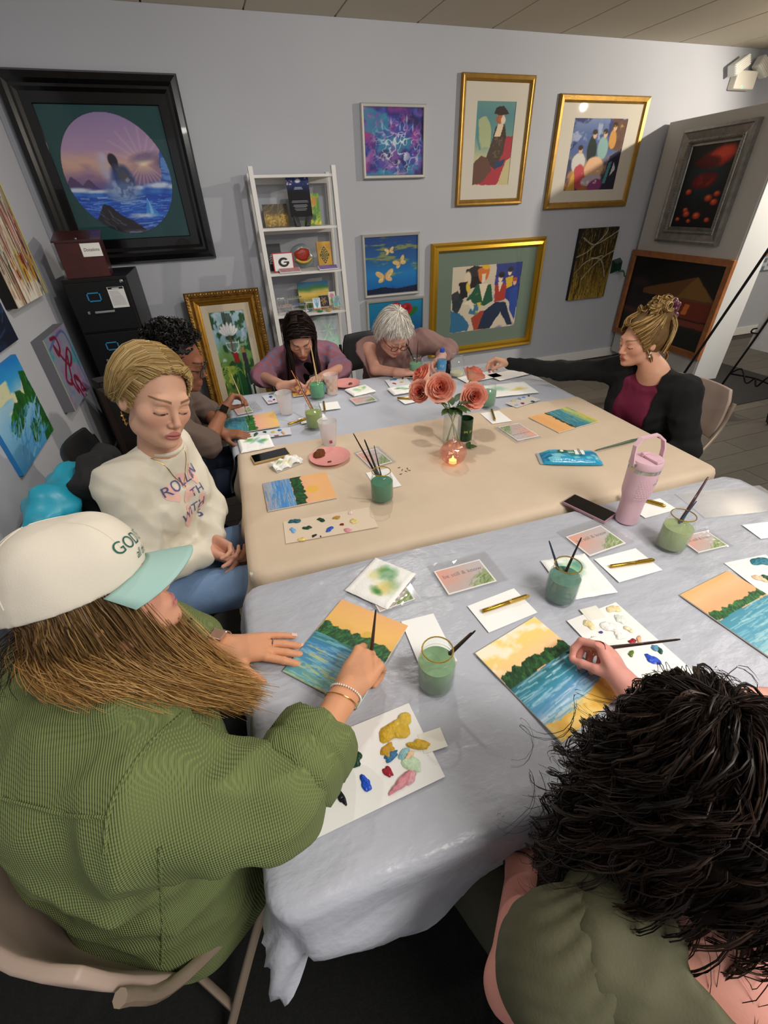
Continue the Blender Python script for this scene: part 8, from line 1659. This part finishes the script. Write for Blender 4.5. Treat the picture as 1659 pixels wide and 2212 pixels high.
G1 = (tips[0][0][0]+tips[0][4][0])/2; tp = atz(800, 1428, TT+.006); brush('dark brush gripped upright by the capped woman', tp, atz(812, 1316, .905), '3a2420', .0038)
chair((-.315, .57, 0), -.82, 'tan plastic folding chair under the capped woman', M_tan, M_tanm, back=.78)

# ------------------------------------------------------------------ person: dark curly hair seen from behind
C = atz(1500, 1690, 1.015); R = tilt(basis((.36, .80, -.55)), 0); base = (.46, -.08, 0)
nb = V3(.415, .045, .935); che = V3(.44, -.01, .80); pel = V3(.47, -.12, .47); SL = V3(.285, .035, .86); SR = V3(.58, -.10, .87)
EL = atz(1105, 2130, .69); WL = atz(1128, 1850, .60); ER = V3(.76, .07, .78); WR = atz(1350, 1478, .785)
P2, T, tips = figure('person with dark curly hair in an olive top, seen from behind, painting', base, C, R, 1.0, nb, che, pel, SL, SR,
    [(SL, EL, WL, (WL-EL, V3(.8, 0, -.5), -1, [[.4, .4, .2]]*4, None, .95)), (SR, ER, WR, (atz(1305, 1402, .80)-WR, V3(-.6, -.1, -.75), 1, [[.85, .95, .5], [1.05, 1.1, .6], [1.2, 1.2, .6], [1.25, 1.2, .6]], (.35, .9, .85), .95))],
    skin_of(C, R, 1., 'd8998a', 'b8706a', '2a1c16', '2a1c18', None, hand='dc988a'), nr=.05, hres=.005, hdres=.0028)
h = Sc(); h.ell(T(0, -.024, .030), V3(.083, .102, .092), R, .01); h.ell(T(0, -.05, -.04), V3(.080, .07, .08), R, .05); ho = garment('hair', h, .007, MATS['hair_matte'], P2, base, folds(3, .014, 110), [(T(0, .06, .03), R@V3(0, .9, -.42))], col='1a120f')
gl = []; out_ = lambda a: R@V3(math.sin(a), math.cos(a), 0)
for k, a in enumerate(np.linspace(-PI, PI, 23)[:-1]):
    dx, dy = math.sin(a), math.cos(a); o_ = out_(a); o_[2] = 0; o_ /= np.linalg.norm(o_); e1 = T(dx*.088, -.03+dy*.108, .045); hang = .37 if dy < .2 else .16; hw = .05 if dy < .2 else .03
    gl.append([T(.0, -.045, .112), T(dx*.05, -.04+dy*.06, .118), e1, e1+o_*.022+V3(0, 0, -.07), e1+o_*hw*.9+V3(0, 0, -hang*.55), e1+o_*hw*.72+V3(0, 0, -hang)])
def ringlets(gl, K, per, n, seed, jit, jend, curl, cf, loose, rad, cols):
    M = lock_strands(gl, K, n, seed, jit, jend, .008, 2, True, curl, cf); r = np.random.RandomState(seed+1); lo = np.linspace(.3, 1, n)[None, None, :, None]
    P = (M[:, None]+r.randn(K, per, 1, 3)*loose*lo+r.randn(K, per, n, 3)*loose*.12).reshape(K*per, n, 3); c = np.repeat(hcols(K, cols, seed+2, .25), per, 0)*r.uniform(.8, 1.2, (K*per, 1)); return tubes(P, rad, c)
sets = [ringlets(gl, 390, 8, 36, 301, .005, .016, .014, 2.6, .0030, .0007, ['1c130f', '2a1c15', '150e0b', '3a291e']), ringlets(gl, 130, 3, 38, 311, .008, .03, .020, 2.6, .005, .0004, ['1a120e', '2c1e16']),
        ringlets([[q_*.5+g_[2]*.5 if i > 2 else q_ for i, q_ in enumerate(g_)] for g_ in gl], 150, 7, 30, 321, .006, .018, .013, 2.4, .0030, .0006, ['241812', '33241a', '1c130f'])]
hairobj('hair_curls', sets, ho, base)
M_ol = mat('top_olive', '55533c', .75, bump=.12, bscale=300)
g = Sc(); torso_ops(g, pel, che, nb+V3(0, 0, -.035), SL, SR, .125, .07, .09, .05, belly=.08)
ps = atz(1195, 2105, .80); pr_ = SR+(ER-SR)*.25; g.ell(pr_, V3(.08, .08, .08), None, .02); g.cap(SR, SR+(ER-SR)*.6, .07, .056, .03)
pv = Sc(); pv.ell(ps*.75+SL*.25, V3(.066, .072, .078), None, .02); pv.cap(SL, ps, .062, .062, .04); pv.cap(ps, ps+(EL-ps)*.45, .060, .048, .03)
ax_ = (ps-SL)/np.linalg.norm(ps-SL); b1 = np.cross(ax_, V3(0, 0, 1)); b1 /= np.linalg.norm(b1); b2 = np.cross(ax_, b1)
def gath(X, Y, Z):
    x, y, z = X-ps[0], Y-ps[1], Z-ps[2]; th = np.arctan2(x*b1[0]+y*b1[1]+z*b1[2], x*b2[0]+y*b2[1]+z*b2[2]); l = x*ax_[0]+y*ax_[1]+z*ax_[2]; return -.0045*np.abs(np.sin(th*9+2*np.sin(l*30)))*np.clip(1.1-(l+.06)*6, .15, 1)
garment('puff_sleeve', pv, .005, M_ol, P2, base, gath)
bk = -np.cross(V3(0, 0, 1), (SR-SL)/np.linalg.norm(SR-SL)); bk = -bk if bk[1] > 0 else bk; g.ell(nb+bk*.075+V3(.03, 0, .01), V3(.085, .075, .10), None, .01, True)
fs = folds(51, .010, 60)
garment('olive_top', g, .0075, M_ol, P2, base, fs)
g = Sc(); Bk = nb+bk*.03+V3(0, 0, -.06); g.cap(nb+V3(0, 0, .0), che+bk*.03, .075, .10, .05); g.cap(SL*.7+che*.3+V3(0, 0, .0), SR*.7+che*.3, .06, .06, .05)
garment('upper_back', g, .007, SKIN, P2, base, None, None, col='d8998a')
j = Sc(); hL, hR = pel+V3(-.09, .03, 0), pel+V3(.08, -.03, 0); KL, KR = V3(.20, .36, .52), V3(.62, .36, .52); j.cap(hL, hR, .12, .12, .05)
for a_, k_ in ((hL, KL), (hR, KR)): j.cap(a_, k_, .095, .07, .05); j.cap(k_, k_+V3(0, -.02, -.48), .065, .05, .03)
garment('olive_trousers', j, .012, mat('trousers_olive', '3a3a2a', .85), P2, base, folds(8, .006, 60))
G2 = (tips[1][0][0]+tips[1][4][0])/2; tp = atz(1222, 1410, TT+.008); en = atz(1470, 1381, .86); brush('long dark brush held by the curly-haired woman', tp, en, '33251f', .0042)
fR = atz(1298, 1402, .80)-WR; fR /= np.linalg.norm(fR)
ring_on('gold ring on the painting hand of the curly-haired woman', tips[1][0][0]*.35+(WR+fR*.085)*.65+V3(0, 0, .004), tips[1][0][0]-(WR+fR*.085), MATS['jewel_gold'], .0115)
dq = (WL-EL)/np.linalg.norm(WL-EL); band('cord_bracelet', 'thin dark bracelet on the lowered wrist of the curly-haired woman', 'bracelet', WL-dq*.02, dq, .032, 30, .0014, BLK, .003)
chair((.47, -.14, 0), -.15, 'black folding chair under the curly-haired woman', BLK, MATS['chair_black_metal'], back=.62)

# ------------------------------------------------------------------ person at the right end, only a hand in view
C = V3(1.36, -.03, 1.14); R = basis((-.2, .85, -.4)); base = (1.40, -.12, 0); nb = V3(1.39, -.10, .97); che = V3(1.40, -.13, .80); pel = V3(1.42, -.18, .48); SL = V3(1.22, -.13, .89); SR = V3(1.58, -.13, .89)
EL = V3(1.13, .10, .76); WL = atz(1690, 1520, .775)+V3(.02, -.01, 0)
P8, T, tips = figure('person at the right table end of whom only a resting hand shows', base, C, R, 1., nb, che, pel, SL, SR, [(SL, EL, WL, (V3(-.85, .3, -.02), V3(0, 0, -1), -1, [[.5, .6, .3], [.5, .6, .3], [.55, .6, .3], [.6, .6, .3]], (.4, .9, .2), 1.)), (SR, V3(1.64, .08, .74), V3(1.5, .26, .79), None)],
    skin_of(C, R, 1., 'd8a08c', 'b8706a', '5a4030', hand='dca090'), hres=.0054, hdres=.004)
h = Sc(); cap_hair(h, C, R, 1., .014); h.cap(T(0, -.08, -.02), T(0, -.10, -.15), .06, .05, .04); garment('hair', h, .007, HAIR, P8, base, folds(3, .008, 110), [(T(0, .046, .06), R@V3(0, .85, -.53))], col='4a3424')
g = Sc(); torso_ops(g, pel, che, nb+V3(0, 0, -.02), SL, SR, .115, .07, .085, .05); sleeve(g, SL, EL, WL, .07, .058, .045, .55, .05); sleeve(g, SR, V3(1.64, .08, .74), V3(1.5, .26, .79), .07, .058, .045, .9, .04)
garment('grey_top', g, .014, mat('top_grey', '6a6a72', .9), P8, base, folds(9, .01, 55), neckcut(nb+V3(0, 0, -.02), C, .03))
